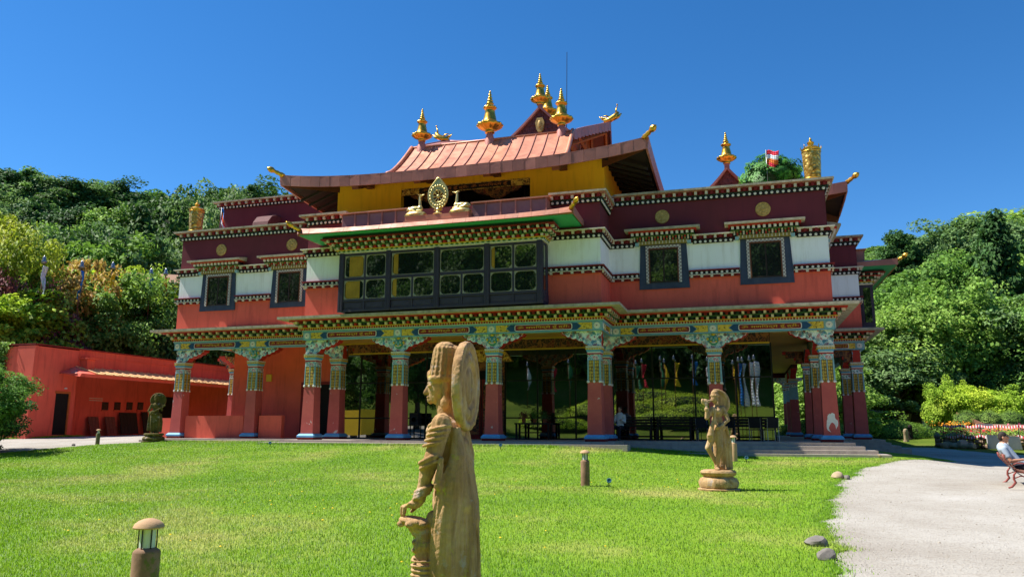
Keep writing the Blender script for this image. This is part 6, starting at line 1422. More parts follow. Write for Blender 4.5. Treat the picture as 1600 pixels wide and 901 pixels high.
# hillside behind the viewer, seen in the porch glass: wood, cloud pruned hedges, prayer flags
BG = 'trees on the hill facing the temple'
for i in range(70):
    x = -130+i*2.9+trs.uniform(-2, 2); y = -63-trs.uniform(0, 26)-(i % 3)*5; mt = trs.choice(('dark', 'mid', 'dark', 'dark')); tree('facing_tree', 'leafy tree of the wood facing the temple', BG, x, y, gz1(x, y)+trs.uniform(15, 21), trs.uniform(5, 6.5), mt, 'broad', trunk_frac=.02)
for i, (px, Ym, rx, rz) in enumerate(((1010, 68.5, 8, 1.7), (1064, 67, 7.5, 1.7), (998, 65, 7, 1.5), (1078, 64, 7, 1.5), (1035, 62, 7, 1.4), (925, 66, 4.5, 1.4), (862, 61, 6, 1.2))):
    t_ = (Ym+28.855)/((_F+_R*((px-800)/1194)).y); x = CAM.x+(_F+_R*((px-800)/1194)).x*t_; y = 2*GYL-Ym
    bush('cloud_hedge', 'rounded clipped hedge on the slope facing the temple, reflected in the glass', x, y, gz1(x, y)+.1, (rx*.8, 1.5, rz*1.25), 'lime', 60+i, 4500, .16, 'hedge', 'clipped hedges on the facing slope', True)
def prayer_flag(x, y, h, L, mat, label, group, w=.55, seed=0):
    g = gz1(x, y); o = empty('prayer_flag', (x, y, g), label=label, cat='prayer flag', group=group)
    m = MB(); m.tube([(0, 0, -.2), (.03, 0, h*.6), (.0, 0, h)], [.045, .038, .03], 6); m.build('pole', M['wood'], o, True)
    MB().lathe([(.05, h), (.14, h+.06), (.16, h+.2), (.09, h+.28), (.12, h+.4), (.05, h+.5), (.001, h+.6)], 10).build('pole_top', M['steel'], o, True)
    rg = random.Random(seed); m = MB(); n = 14; ph = rg.uniform(0, 6); vs = []
    for i in range(n+1):
        u = i/n; ww = w*(.75+.25*sin(u*5+ph)); dx = .25*u*u*sin(ph)+.1*sin(u*6+ph)
        for j in range(4): q = j/3; vs.append((.05+ww*q*(1-.2*u)+dx*q, .16*sin(q*4+u*5+ph), h-.1-L*u-.1*q))
    for i in range(n):
        for j in range(3): m.add([vs[i*4+j], vs[(i+1)*4+j], vs[(i+1)*4+j+1], vs[i*4+j+1]], [(0, 1, 2, 3)])
    c = m.build('cloth', M[mat], o, True); s = c.modifiers.new('thickness', 'SOLIDIFY'); s.thickness = .01
for px, py, D_, L_, mt, lab, w_ in ((64, 400, 56, 2.4, 'flagwhite', 'tall white prayer flag among the trees at the left', .5), (124, 408, 57, 2.6, 'flagblue', 'blue prayer flag beside the orange tinted tree', .35), (173, 410, 58.5, 2.4, 'flagyel', 'yellow prayer flag above the light green shrub', .3),
        (234, 420, 60, 1.6, 'flagblue', 'thin blue prayer flag left of the temple corner', .25), (257, 420, 60.5, 1.9, 'flagorange', 'thin orange brown prayer flag nearest the temple corner', .22)):
    x, y = ray_xy(px, D_); prayer_flag(x, y, z_at(px, py, D_)-gz1(x, y)-.5, L_*.75, mt, lab, None, w_*.6, px)
for i, (px, Ym, mt) in enumerate(((824, 66, 'flagwhite'), (864, 68, 'flagred'), (888, 64, 'flaggreen'), (992, 66, 'flaggreen'), (1001, 64, 'flagred'), (1028, 62, 'flaggreen'), (1034, 66, 'flagyel'), (1049, 62, 'flagyel'), (1076, 60, 'flagblue'), (1099, 62, 'flagwhite'), (1140, 58, 'flagyel'), (1148, 54, 'flagblue'), (1154, 54, 'flagwhite'), (1165, 53, 'flagwhite'), (1172, 52, 'flagwhite'))):
    q = _F+_R*((px-800)/1194); t_ = (Ym+28.855)/q.y; x = CAM.x+q.x*t_; y = 2*GYL-Ym
    nm = {'flagwhite': 'white', 'flagred': 'red', 'flaggreen': 'green', 'flagyel': 'yellow', 'flagblue': 'blue'}[mt]
    prayer_flag(x, y, (7.2 if px > 1130 else 8.2)-gz1(x, y), 2.8 if px < 1130 else 4.4, mt, nm+' prayer flag on the slope facing the temple, reflected in the porch glass', 'prayer flags on the facing slope', .42, i)

for i, (px, Ym, hh_) in enumerate(((505, 46, 12), (560, 50, 14), (600, 47, 12.5), (655, 52, 14), (700, 56, 15))):
    q = _F+_R*((px-800)/1194); t_ = (Ym+28.855)/q.y; x = CAM.x+q.x*t_; y = 2*GYL-Ym; tree('facing_tree', 'tall tree behind the viewer reflected in the left porch glass, '+ORD[i]+' from the left', BG, x, y, gz1(x, y)+hh_, 4.2, ('mid', 'light', 'mid', 'dark', 'mid')[i], 'fine', trunk_frac=.15)

for i in range(48):
    x = -78+i*3.2+trs.uniform(-1, 1); y = -64.5-trs.uniform(0, 4); tree('facing_tree', 'leafy tree of the wood facing the temple', BG, x, y, gz1(x, y)+trs.uniform(12, 17), trs.uniform(3.6, 4.6), trs.choice(('dark', 'mid', 'dark')), 'broad', trunk_frac=.02)
# ------------------------------------------------------------------ red annex on the left
def on_x(px, py, X):
    d = _F+_R*((px-800)/1194)-_U*((py-450.5)/1194); t_ = (X-CAM.x)/d.x; return CAM+d*t_
def on_y(px, py, Y):
    d = _F+_R*((px-800)/1194)-_U*((py-450.5)/1194); t_ = (Y-CAM.y)/d.y; return CAM+d*t_
AX = -24.0
annex = empty('annex_building', (AX, 2.4, .1), label='low flat roofed red annex building left of the temple', cat='building')
def ap(mb, name, mats, parent=None, **k):
    o = mb.build(name, mats, parent or annex, k.pop('smooth', False)); o.matrix_basis = Matrix.Translation((-AX, -2.4, -.1)) if parent is None else Matrix.Identity(4); return tag(o, **k)
ap(MB().box(-27.6, AX, 2.4, 5.2, -.5, 4.72), 'wall', M['red']); ap(MB().box(-27.6, AX+.02, 5.2, 21, 3.55, 4.78), 'upper_wall', M['red']); ap(MB().box(-27.6, AX-1.3, 5.2, 21, -.5, 3.55), 'rear_wall', M['red'])
ap(MB().box(-46, -27.6, 2.7, 6, -.5, 4.7), 'wall', M['red']); ap(MB().box(-25.1, AX+.06, 2.32, 2.5, -.4, 4.74), 'pilaster', M['red'])
ap(MB().box(-27.7, AX+.08, 2.3, 21, 4.78, 4.84).box(-46, -27.7, 2.6, 6, 4.7, 4.78), 'coping', M['dred'])
ap(MB().box(AX-.05, AX+.05, 5.2, 21, 4.42, 4.46), 'string_course', M['red'])
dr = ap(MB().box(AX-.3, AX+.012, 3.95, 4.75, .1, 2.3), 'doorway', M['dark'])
ap(MB().box(AX-.1, AX+.06, 4.75, 4.85, .1, 2.42).box(AX-.1, AX+.06, 3.88, 4.75, 2.3, 2.42), 'door_frame', M['owood'])
ap(MB().lathe([(.06, 0), (.08, .03), (.06, .08)], 10, (AX+.05, 4.5, 2.55)), 'wall_lamp', M['discwhite'])
M['ctile'] = pmat('cream_roof_sheet', srgb(232, 186, 128), .6, var=.15, scale=3)
cn = ap(MB().hexa([(AX-.05, 4.0, 3.42), (AX+1.45, 4.0, 3.18), (AX+1.45, 21, 3.18), (AX-.05, 21, 3.42), (AX-.05, 5.0, 3.80), (AX+1.45, 4.1, 3.36), (AX+1.45, 21, 3.36), (AX-.05, 21, 3.80)]), 'canopy', M['bredr'] if 'bredr' in M else M['red'])
for k in range(26):
    y0 = 5.05+k*.6; m = MB(); m.hexa([(AX-.04, y0, 3.80), (AX+1.5, y0, 3.36), (AX+1.5, y0+.585, 3.36), (AX-.04, y0+.585, 3.80), (AX-.04, y0, 3.84), (AX+1.5, y0, 3.40), (AX+1.5, y0+.585, 3.40), (AX-.04, y0+.585, 3.84)])
    m.tube([(AX-.04, y0+.03, 3.86), (AX+1.51, y0+.03, 3.42)], .035, 6); ap(m, 'roof_sheet', M['ctile'], cn)
m = MB(); m.add([(AX-.04, 5.05, 3.85), (AX+1.2, 4.0, 3.36), (AX+1.2, 5.05, 3.40)], [(0, 1, 2)]); m.add([(AX-.04, 5.05, 3.85), (AX-.04, 4.0, 3.36), (AX+1.2, 4.0, 3.36)], [(0, 1, 2)]); ap(m, 'hip_sheet', M['copperd'], cn)
ap(MB().box(AX-.1, AX+.5, 5.3, 5.85, 3.7, 4.25).box(AX-.2, AX+.6, 5.2, 5.95, 4.25, 4.33), 'roof_block', M['red'])
for px in (164, 183, 202, 219):
    p = on_x(px, 634, AX-1.3); w = ap(MB().box(AX-1.36, AX-1.27, p.y-.24, p.y+.24, p.z-.24, p.z+.24), 'window', M['dwood'])
    ap(MB().box(AX-1.3, AX-1.262, p.y-.19, p.y+.19, p.z-.19, p.z+.19), 'pane', M['wglass'], w)
    ap(MB().box(AX-1.3, AX-1.2, p.y-.3, p.y+.3, p.z-.3, p.z-.24), 'sill', M['red'], w)
p = on_x(150, 622, AX-1.3); ap(MB().box(AX-1.31, AX-1.28, p.y-.5, p.y+.5, p.z-.02, p.z+.02), 'sign_strip', M['cream']); ap(MB().box(AX-1.31, AX-1.28, p.y-.5, p.y+.5, p.z-.14, p.z-.1), 'sign_strip', M['cream'])
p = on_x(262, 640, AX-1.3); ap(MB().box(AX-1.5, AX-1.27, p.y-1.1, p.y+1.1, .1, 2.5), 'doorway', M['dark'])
M['plank'] = pmat('weathered_plank', srgb(112, 72, 62), .9, var=.25, scale=5, bump=.5)
for i, (px, w, h, mt, lab) in enumerate(((146, .75, 1.05, 'plank', 'weathered reddish board leaning on the annex wall under the first small window'), (172, .75, 1.05, 'plank', 'weathered reddish board leaning on the annex wall, second from the door'), (200, 1.4, 1.3, 'dwood', 'wide dark panel leaning on the annex wall under the small windows'), (226, .5, 1.35, 'dwood', 'narrow dark panel leaning at the right end of the annex wall'))):
    p = on_x(px, 672, AX-1.0); g = gz1(AX-1, p.y); o = empty('leaning_board', (AX-.85, p.y, g), label=lab, cat='board')
    n = max(2, int(w/.25))
    for k in range(n):
        m = MB(); y0 = -w/2+w*k/n; m.hexa([(0, y0, 0), (.05, y0, 0), (.05, y0+w/n-.012, 0), (0, y0+w/n-.012, 0), (-.3, y0, h), (-.25, y0, h), (-.25, y0+w/n-.012, h), (-.3, y0+w/n-.012, h)]); m.build('plank', M[mt], o)
# ivy on the annex corner
rg = np.random.default_rng(9); n = 2600; zz_ = rg.uniform(2.6, 4.95, n); xx_ = -26.4+rg.normal(0, .34, n)*(.5+.5*(zz_-2.6)/2.3); P = np.stack([xx_, 2.34-np.abs(rg.normal(0, .1, n)), zz_], 1); iv = empty('ivy', (-26.4, 2.3, 2.6), label='ivy hanging over the annex wall near its left corner', cat='ivy')
o = inst(leaf_mesh('foliage', P, np.tile(np.array([0, -1., .3]), (n, 1)), .16, LM['light'], 5), 'foliage', iv); o.matrix_basis = Matrix.Translation((26.4, -2.3, -2.6))
m = MB(); m.tube([(0, 0, -2.4), (.1, -.02, -1), (-.05, -.02, .6), (.05, 0, 2.2)], [.03, .03, .02, .01], 6); m.build('stem', M['bark'], iv)
# grass strip before the annex
sheet('verge', np.arange(-2, 5.5, .5), lambda y: np.interp(y, [-2, 5.5], [-46, -46]), lambda y: np.interp(y, [-2, 1, 3, 5.5], [-33, -26, -23.4, -22.6]), 30, .006, M['lawn'])
n = 30000; yy = rng.uniform(-2, 5.0, n); xr_ = np.interp(yy, [-2, 1, 3, 5.5], [-33, -26, -23.4, -22.6]); xx = xr_-rng.uniform(0, 9, n)
blades('verge_grass', xx, yy, rng.uniform(.05, .1, n), np.full(n, .03), M['blade'], 'strip of grass at the foot of the annex wall on the left')
# small tiled house above the trees on the left
x, y = ray_xy(262, 66); hz = z_at(262, 442, 66); ho_ = empty('small_house', (x, y, hz-2.5), YAW+.3, label='small house with a brown tiled roof among the trees left of the temple', cat='house')
MB().box(-2.5, 2.5, -2, 2, -3, 2.2).build('wall', M['cream'], ho_); m = MB(); m.hexa([(-2.9, -2.5, 2.1), (2.9, -2.5, 2.1), (2.9, 2.5, 2.1), (-2.9, 2.5, 2.1), (-2.9, -.05, 3.2), (2.9, -.05, 3.2), (2.9, .05, 3.2), (-2.9, .05, 3.2)]); m.build('roof', pmat('roof_tile', srgb(150, 116, 92), .9, var=.3, scale=3), ho_)

# ------------------------------------------------------------------ porch furniture
def porch_bench(px, label, w=1.75):
    p = on_y(px, 670, 4.05); o = empty('wooden_bench', (p.x, 4.05, 0), label=label, cat='bench', group='dark benches on the porch')
    for k in range(3): MB().box(-w/2, w/2, -.28+k*.16, -.15+k*.16, .44, .475).build('seat_slat', M['dwood'], o)
    for k in range(3): MB().box(-w/2, w/2, .2, .235, .56+k*.12, .65+k*.12).build('back_slat', M['dwood'], o)
    for s in (-1, 1):
        MB().box(s*(w/2-.2)-.04, s*(w/2-.2)+.04, -.27, -.19, 0, .44).build('leg', M['dwood'], o); MB().box(s*(w/2-.2)-.04, s*(w/2-.2)+.04, .14, .2, 0, .93).build('leg', M['dwood'], o)
    MB().box(-w/2+.2, w/2-.2, -.03, .03, .12, .18).build('rail', M['dwood'], o)
porch_bench(1053, 'dark slatted bench before the porch glass, right of the seated visitor'); porch_bench(992, 'dark slatted bench with the seated visitor beside the porch column'); porch_bench(1168, 'dark slatted bench before the glass behind the conch statue', 1.5)
p = on_y(834, 670, 4.05); tb = empty('plant_table', (p.x, 4.05, 0), label='low dark table carrying potted plants before the porch glass', cat='table')
MB().box(-.8, .8, -.3, .3, .66, .72).build('table_top', M['dwood'], tb)
for sx in (-1, 1):
    for sy in (-1, 1): MB().box(sx*.72-.04, sx*.72+.04, sy*.24-.04, sy*.24+.04, 0, .66).build('leg', M['dwood'], tb)
MB().box(-.72, .72, -.24, .24, .28, .32).build('shelf', M['dwood'], tb)
M['pot'] = pmat('clay_pot', srgb(150, 88, 62), .9, var=.2)
for i, (dx, mt, lab) in enumerate(((-.45, 'purple', 'potted purple plant at the left end of the porch table'), (.05, 'laurel', 'tall green potted plant in the middle of the porch table'), (.5, 'grey', 'potted pale plant at the right end of the porch table'))):
    q = empty('potted_plant', (p.x+dx, 4.05, .72), label=lab, cat='plant'); MB().lathe([(.07, 0), (.1, .14), (.105, .17), (.09, .17)], 12).build('pot', M['pot'], q, 'auto')
    rg = np.random.default_rng(i); P = rg.normal(0, 1, (260, 3))*np.array([.1, .1, .1+.07*(i == 1)])+np.array([0, 0, .3+.08*(i == 1)]); inst(leaf_mesh('foliage', P, rg.normal(0, 1, P.shape)+np.array([0, 0, .5]), .07, LM[mt], i), 'foliage', q); MB().tube([(0, 0, .12), (0, 0, .3)], .012, 5).build('stem', M['bark'], q)
def chair(px, Y, rz, label, mat='black'):
    pp_ = on_y(px, 680, Y); o = empty('porch_chair', (pp_.x, Y, 0), rz, label=label, cat='chair', group='dark chairs on the porch')
    MB().box(-.23, .23, -.22, .22, .43, .47).build('seat', M[mat], o); MB().hexa([(-.23, .2, .5), (.23, .2, .5), (.23, .235, .5), (-.23, .235, .5), (-.22, .27, .92), (.22, .27, .92), (.22, .305, .92), (-.22, .305, .92)]).build('backrest', M[mat], o)
    for sx in (-1, 1):
        MB().tube([(sx*.22, -.21, 0), (sx*.22, -.2, .45)], .014, 6).build('leg', M['steel'], o); MB().tube([(sx*.22, .26, 0), (sx*.22, .22, .45), (sx*.22, .29, .9)], .014, 6).build('leg', M['steel'], o)
chair(1205, 3.3, pi+.3, 'dark chair at the right end of the porch glass'); chair(1182, 3.7, pi-.2, 'dark chair left of the rightmost porch chair'); chair(1098, 3.8, .2, 'dark chair with light legs left of the conch statue'); chair(1140, 4.0, 0, 'dark chair seen behind the conch statue')
p = on_y(644, 670, 4.2); cab = empty('equipment_rack', (p.x, 4.2, 0), label='black equipment rack with shelves beside the porch column', cat='rack')
for z in (.02, .3, .6): MB().box(-.55, .55, -.25, .25, z, z+.03).build('shelf', M['metal'], cab)
for sx in (-1, 1):
    for sy in (-1, 1): MB().box(sx*.53-.02, sx*.53+.02, sy*.23-.02, sy*.23+.02, 0, .66).build('post', M['metal'], cab)
sp_ = empty('loudspeaker', (p.x+.15, 4.2, .63), label='black loudspeaker on the equipment rack', cat='loudspeaker'); MB().box(-.22, .22, -.2, .2, 0, .55).build('cabinet', M['black'], sp_); MB().lathe([(.15, 0), (.14, .02), (.03, -.03)], 16, (0, 0, 0), None, 0, Matrix.Translation((0, -.2, .25)) @ Matrix.Rotation(pi/2, 4, 'X')).build('cone', M['metal'], sp_, True)

# ------------------------------------------------------------------ people
M['skin'] = pmat('skin', srgb(196, 142, 112), .55, var=.08, scale=9, bump=.05, spec=.4); M['hair'] = pmat('dark_hair', srgb(52, 42, 36), .7, var=.3, scale=30, bump=.6, bscale=120)
M['tee'] = pmat('pale_blue_tee', srgb(172, 186, 200), .9, var=.06, scale=4, bump=.3, bscale=12); M['shorts'] = pmat('dark_shorts', srgb(40, 42, 52), .9, var=.15); M['shoe'] = pmat('shoe', srgb(70, 66, 64), .7)
M['whiteshirt'] = pmat('white_shirt', srgb(206, 214, 222), .9, var=.06)
def seated_person(o, tee, short_leg, recline, sleeve_long=False, seat=.45, phone=False, vox=.011):
    """sits at the origin facing -y, z=0 ground"""
    rc = recline; hip = Vector((0, .0, seat+.10)); top = hip+Vector((0, sin(rc)*.52, cos(rc)*.52)); hd = top+Vector((0, -.01, .10+.0))
    b = MB(); b.cap(hip, top, .13, .12, 12); b.ell(hip, (.17, .14, .12), 12, 8); b.ell(top-Vector((0, 0, .05)), (.19, .10, .09), 12, 8)
    b.cap(top+Vector((0, 0, .0)), top+Vector((0, -.015, .11)), .058, .052); H0 = top+Vector((0, -.03, .215))
    b.ell(H0+Vector((0, .01, .02)), (.075, .095, .10), 14, 10); b.ell(H0+Vector((0, -.03, -.05)), (.056, .062, .065), 12, 8); b.cap(H0+Vector((0, -.085, .02)), H0+Vector((0, -.108, -.018)), .011, .016, 6); b.ell(H0+Vector((0, -.088, -.05)), (.024, .012, .008), 8, 5); b.ell(H0+Vector((0, -.075, -.095)), (.025, .02, .02), 8, 6)
    for s in (-1, 1):
        b.ell(H0+Vector((s*.077, .01, -.005)), (.012, .022, .033), 8, 6); b.ell(H0+Vector((s*.032, -.08, .02)), (.014, .01, .009), 6, 5)
        sh = top+Vector((s*.185, 0, -.05)); el = sh+Vector((s*.05, -.06+sin(rc)*-.1, -.27)); wr = el+Vector((-s*.07, -.23, .03 if not phone else .10)); b.cap(sh, el, .056, .044); b.cap(el, wr, .043, .03)
        b.ell(wr+Vector((-s*.01, -.045, 0)), (.038, .048, .02), 10, 7)
        for k in range(4): y = -.025+.018*k; b.cap(wr+Vector((y-s*.01, -.085, 0)), wr+Vector((y-s*.01, -.118-.008*(k in (1, 2)), -.018)), .0095, .008, 6); b.cap(wr+Vector((y-s*.01, -.118-.008*(k in (1, 2)), -.018)), wr+Vector((y-s*.01, -.12, -.045)), .008, .007, 6)
        b.cap(wr+Vector((-s*.035, -.04, 0)), wr+Vector((-s*.06, -.075, -.01)), .0105, .0085, 6)
        hp = hip+Vector((s*.095, -.02, -.02)); kn = Vector((s*.14, -.44, seat+.06)); an = Vector((s*.13, -.46+(.06 if s > 0 else -.03), .08)); b.cap(hp, kn, .088, .06); b.cap(kn, an, .058, .036); b.ell(an+Vector((0, -.07, -.04)), (.042, .12, .035), 10, 7)
    body = sculpt(b, 'body', M['skin'], o, vox, 2)
    c = MB(); c.cap(hip+Vector((0, 0, .0)), top-Vector((0, 0, .02)), .15, .135, 14); c.ell(top-Vector((0, 0, .055)), (.205, .118, .095), 12, 8); c.ell(hip+Vector((0, -.01, .06)), (.175, .155, .12), 12, 8)
    for s in (-1, 1):
        sh = top+Vector((s*.185, 0, -.05)); el = sh+Vector((s*.05, -.06+sin(rc)*-.1, -.27)); wr = el+Vector((-s*.07, -.23, .03 if not phone else .10))
        if sleeve_long: c.cap(sh, el, .068, .056); c.cap(el, el.lerp(wr, .9), .055, .042)
        else: c.cap(sh, sh.lerp(el, .62), .07, .064)
    sculpt(c, 'shirt', M[tee], o, vox, 3)
    d = MB(); d.ell(hip+Vector((0, -.01, -.02)), (.185, .155, .125), 12, 8)
    for s in (-1, 1):
        hp = hip+Vector((s*.095, -.02, -.02)); kn = Vector((s*.14, -.44, seat+.06)); an = Vector((s*.13, -.46+(.06 if s > 0 else -.03), .08)); d.cap(hp, hp.lerp(kn, .8 if short_leg else 1), .10, .078 if short_leg else .07)
        if not short_leg: d.cap(kn, kn.lerp(an, .92), .07, .052)
    sculpt(d, 'trousers', M['shorts'], o, vox, 2)
    h = MB(); h.ell(H0+Vector((0, .022, .045)), (.083, .096, .088), 14, 10); h.ell(H0+Vector((0, .05, .0)), (.076, .07, .085), 12, 8); sculpt(h, 'hair', M['hair'], o, vox*.8, 1, .01, .02)
    for s in (-1, 1): e = MB(); an = Vector((s*.13, -.46+(.06 if s > 0 else -.03), .08)); e.ell(an+Vector((0, -.07, -.035)), (.05, .135, .045), 10, 7); e.build('shoe', M['shoe'], o, True)
    return H0
# garden bench with its sitter at the right edge
A = Vector((17.68, -6.9, 0)); B_ = Vector((17.22, -9.0, 0)); mid = (A+B_)/2; ang = atan2((A-B_).y, (A-B_).x)-pi/2
gb = empty('garden_bench', (mid.x, mid.y, gz1(mid.x, mid.y)), ang, label='park bench with curved wooden slats and red iron legs at the right edge', cat='bench')
M['rediron'] = pmat('red_iron', srgb(146, 72, 64), .5, var=.2, scale=10); M['slat'] = pmat('varnished_slat', srgb(132, 92, 74), .6, var=.25, scale=8, bump=.3)
# local: +x forwards, y along, rear at x=0
bp = [(-.14, .80), (-.135, .74), (-.10, .68), (-.06, .62), (-.02, .56), (.02, .50), (.07, .45), (.13, .42), (.20, .405), (.27, .40), (.34, .405), (.41, .415), (.47, .405)]
for i, (x, z) in enumerate(bp):
    x2_, z2_ = bp[min(i+1, len(bp)-1)]; x1_, z1_ = bp[max(i-1, 0)]; a = atan2(z2_-z1_, x2_-x1_); T = Matrix.Translation((x, 0, z)) @ Matrix.Rotation(-a, 4, 'Y'); MB().box(-.024, .024, -1.08, 1.08, -.012, .014, 0, T).build('slat', M['slat'], gb)
for y in (-.98, .98):
    m = MB(); m.tube([(-.17, y, .83), (-.15, y, .72), (-.05, y, .58), (.04, y, .46), (.14, y, .39), (.30, y, .375), (.47, y, .37), (.50, y, .33)], .02, 7); m.tube([(.06, y, .42), (.0, y, .33), (-.01, y, .22), (.02, y, .14), (-.06, y, .03), (-.13, y, .0)], [.02, .022, .024, .028, .026, .02], 7)
    m.tube([(.42, y, .37), (.46, y, .26), (.42, y, .16), (.47, y, .05), (.54, y, .0)], [.02, .022, .024, .026, .02], 7); m.tube([(.0, y, .24), (.12, y, .30), (.3, y, .28), (.45, y, .22)], .016, 6); m.tube([(-.02, y, .56), (.08, y, .62), (.3, y, .60), (.4, y, .5), (.36, y, .40)], .016, 6)
    m.build('iron_frame', M['rediron'], gb, True)
MB().tube([(.2, -.98, .27), (.2, .98, .27)], .012, 6).build('tie_rod', M['rediron'], gb)
gb.scale = (1, 1, .88)
man = empty('person', (gb.location.x, gb.location.y, gb.location.z), label='man in a pale blue t-shirt and sunglasses sitting on the park bench', cat='person')
mo = Matrix.Translation(gb.location) @ Matrix.Rotation(ang, 4, 'Z') @ Matrix.Translation((.17, .05, 0)) @ Matrix.Rotation(pi/2, 4, 'Z'); man.matrix_basis = mo
hp_ = seated_person(man, 'tee', True, R(30), seat=.33)
m = MB(); g0 = hp_+Vector((0, -.088, .02))
for s in (-1, 1): m.ell(g0+Vector((s*.034, 0, 0)), (.028, .01, .02), 10, 6); m.tube([g0+Vector((s*.06, 0, .005)), g0+Vector((s*.082, .1, .005))], .004, 5)
m.tube([g0+Vector((-.01, -.004, .005)), g0+Vector((.01, -.004, .005))], .004, 5); m.build('sunglasses', M['black'], man, True)
v2_ = on_y(969, 670, 4.0); vis = empty('person', (v2_.x, 4.0, 0), -.25, label='visitor in a white shirt sitting on a porch bench beside the column', cat='person'); seated_person(vis, 'whiteshirt', False, R(4), True, .45, True, .014)

# ------------------------------------------------------------------ garden on the right
def rxy(px, D): x, y = ray_xy(px, D); return Vector((x, y, gz1(x, y)))
M['wallstone'] = pmat('garden_stone', srgb(150, 128, 104), .95, var=.35, scale=5, bump=.7, bscale=14); M['soil'] = pmat('garden_soil', srgb(128, 104, 82), .95, var=.3, scale=4, bump=.5)
a_, b_ = rxy(1440, 55), rxy(1720, 51); gw = empty('garden_wall', tuple(a_), label='low rough stone wall edging the flower garden on the right', cat='wall')
L_ = (b_-a_); L_.z = 0; ln_ = L_.length; dr_ = L_.normalized(); nr_ = Vector((-dr_.y, dr_.x, 0)); rs = random.Random(17)
for row in range(3):
    s_ = rs.uniform(-.2, 0)
    while s_ < ln_:
        w = rs.uniform(.4, .9); h = .27+rs.uniform(-.03, .03); c_ = dr_*(s_+w/2)+nr_*rs.uniform(-.04, .04); m = MB(); m.ell((0, 0, 0), (w*.52, .2, h*.58), 8, 6); m.v = [(max(-w*.44, min(w*.44, x)), max(-.15, min(.15, y)), max(-h*.5, min(h*.5, z))) for x, y, z in m.v]
        g_ = gz1(a_.x+c_.x, a_.y+c_.y)-a_.z; o = m.build('stone', M['wallstone'], gw, 'auto'); o.location = (c_.x, c_.y, g_+.1+row*.25); o.rotation_euler = (0, rs.uniform(-.06, .06), atan2(dr_.y, dr_.x)); s_ += w*.98
bd = empty('garden_bed', tuple(a_), label='raised bed of earth with green cover behind the garden wall', cat='flower bed'); m = MB(); vs = []
for i in range(13):
    p0 = dr_*(ln_*i/12)
    for j in range(6): q = p0+nr_*(.15+j*1.3); vs.append((q.x, q.y, gz1(a_.x+q.x, a_.y+q.y)-a_.z+.62+.12*j))
m.add(vs, [(i*6+j, (i+1)*6+j, (i+1)*6+j+1, i*6+j+1) for i in range(12) for j in range(5)]); m.build('soil', M['soil'], bd, True)
def flowers(name, label, px, D, n, spread, cols, h=.4):
    c = rxy(px, D); h *= .9; spread *= 1.35; o = empty(name, (c.x, c.y, c.z+.66), label=label, cat='flowers'); rg = np.random.default_rng(int(px)); P = rg.normal(0, 1, (n*4, 3))*np.array([spread, .5, .12])+np.array([0, 0, h*.4]); inst(leaf_mesh('leaves', P, rg.normal(0, 1, P.shape)+np.array([0, 0, .8]), .12, LM['light'], 3), 'leaves', o, rz=YAW)
    P = rg.normal(0, 1, (n, 3))*np.array([spread, .5, .1])+np.array([0, 0, h]); me = leaf_mesh('blossom', P, np.tile(np.array([0, -.5, 1.]), (n, 1)), .11, cols, 4, 1.0); inst(me, 'blossom', o, rz=YAW)
M['fl_or'] = pmat('orange_petals', srgb(232, 150, 30), .7); M['fl_red'] = pmat('red_petals', srgb(206, 40, 56), .7); M['fl_pink'] = pmat('pink_petals', srgb(220, 96, 130), .7)
flowers('orange_flowers', 'orange flowers at the left end of the flower garden', 1470, 57.5, 160, .55, M['fl_or'], .7); flowers('orange_flowers', 'orange flowers under the round clipped bushes', 1548, 55.5, 140, .8, M['fl_or']); flowers('red_flowers', 'red and pink flowers below the white board', 1500, 55, 240, 1.1, M['fl_red']); flowers('pink_flowers', 'pink flowers at the right edge of the garden', 1592, 54, 260, .7, M['fl_pink'], .6)
# barrier tape on stakes
M['tapered'] = pmat('red_tape', srgb(214, 60, 70), .5, var=.1); M['tapewhite'] = pmat('white_tape', srgb(236, 226, 224), .5, var=.05)
bt = empty('barrier_tape', tuple(rxy(1455, 54)), label='red and white barrier tape strung on stakes along the garden wall', cat='barrier tape')
o0 = Vector(bt.location); stk = [rxy(px, D_) for px, D_ in ((1452, 54.4), (1478, 54), (1508, 53.5), (1536, 53), (1566, 52.5), (1600, 52), (1640, 51.5))]
for q in stk: MB().tube([(0, 0, -.1), (0, 0, 1.35)], .02, 6).build('stake', M['metal'], bt, loc=tuple(q-o0))
for lvl in (1.3, .75):
    m = MB()
    for q0, q1 in zip(stk[:-1], stk[1:]):
        n = 14
        for k in range(n):
            u0, u1 = k/n, (k+1)/n; f = lambda u: (q0.lerp(q1, u)-o0)+Vector((0, 0, lvl-.16*sin(pi*u)*(1.8-lvl)))
            p0, p1 = f(u0), f(u1); tw = .065; m.add([tuple(p0-Vector((0, 0, tw))), tuple(p1-Vector((0, 0, tw))), tuple(p1+Vector((0, .01, tw))), tuple(p0+Vector((0, .01, tw)))], [(0, 1, 2, 3)], k % 2)
    m.build('tape', [M['tapered'], M['tapewhite']], bt)
q = rxy(1515, 55.2); sb_ = empty('sign_board', tuple(q), YAW, label='blank white board standing among the flowers', cat='sign'); MB().box(-.5, .5, -.02, .02, 1.1, 1.38).build('panel', M['discwhite'], sb_)
for sx in (-1, 1): MB().box(sx*.28-.02, sx*.28+.02, .0, .04, -.1, 1.1).build('post', M['wood'], sb_)
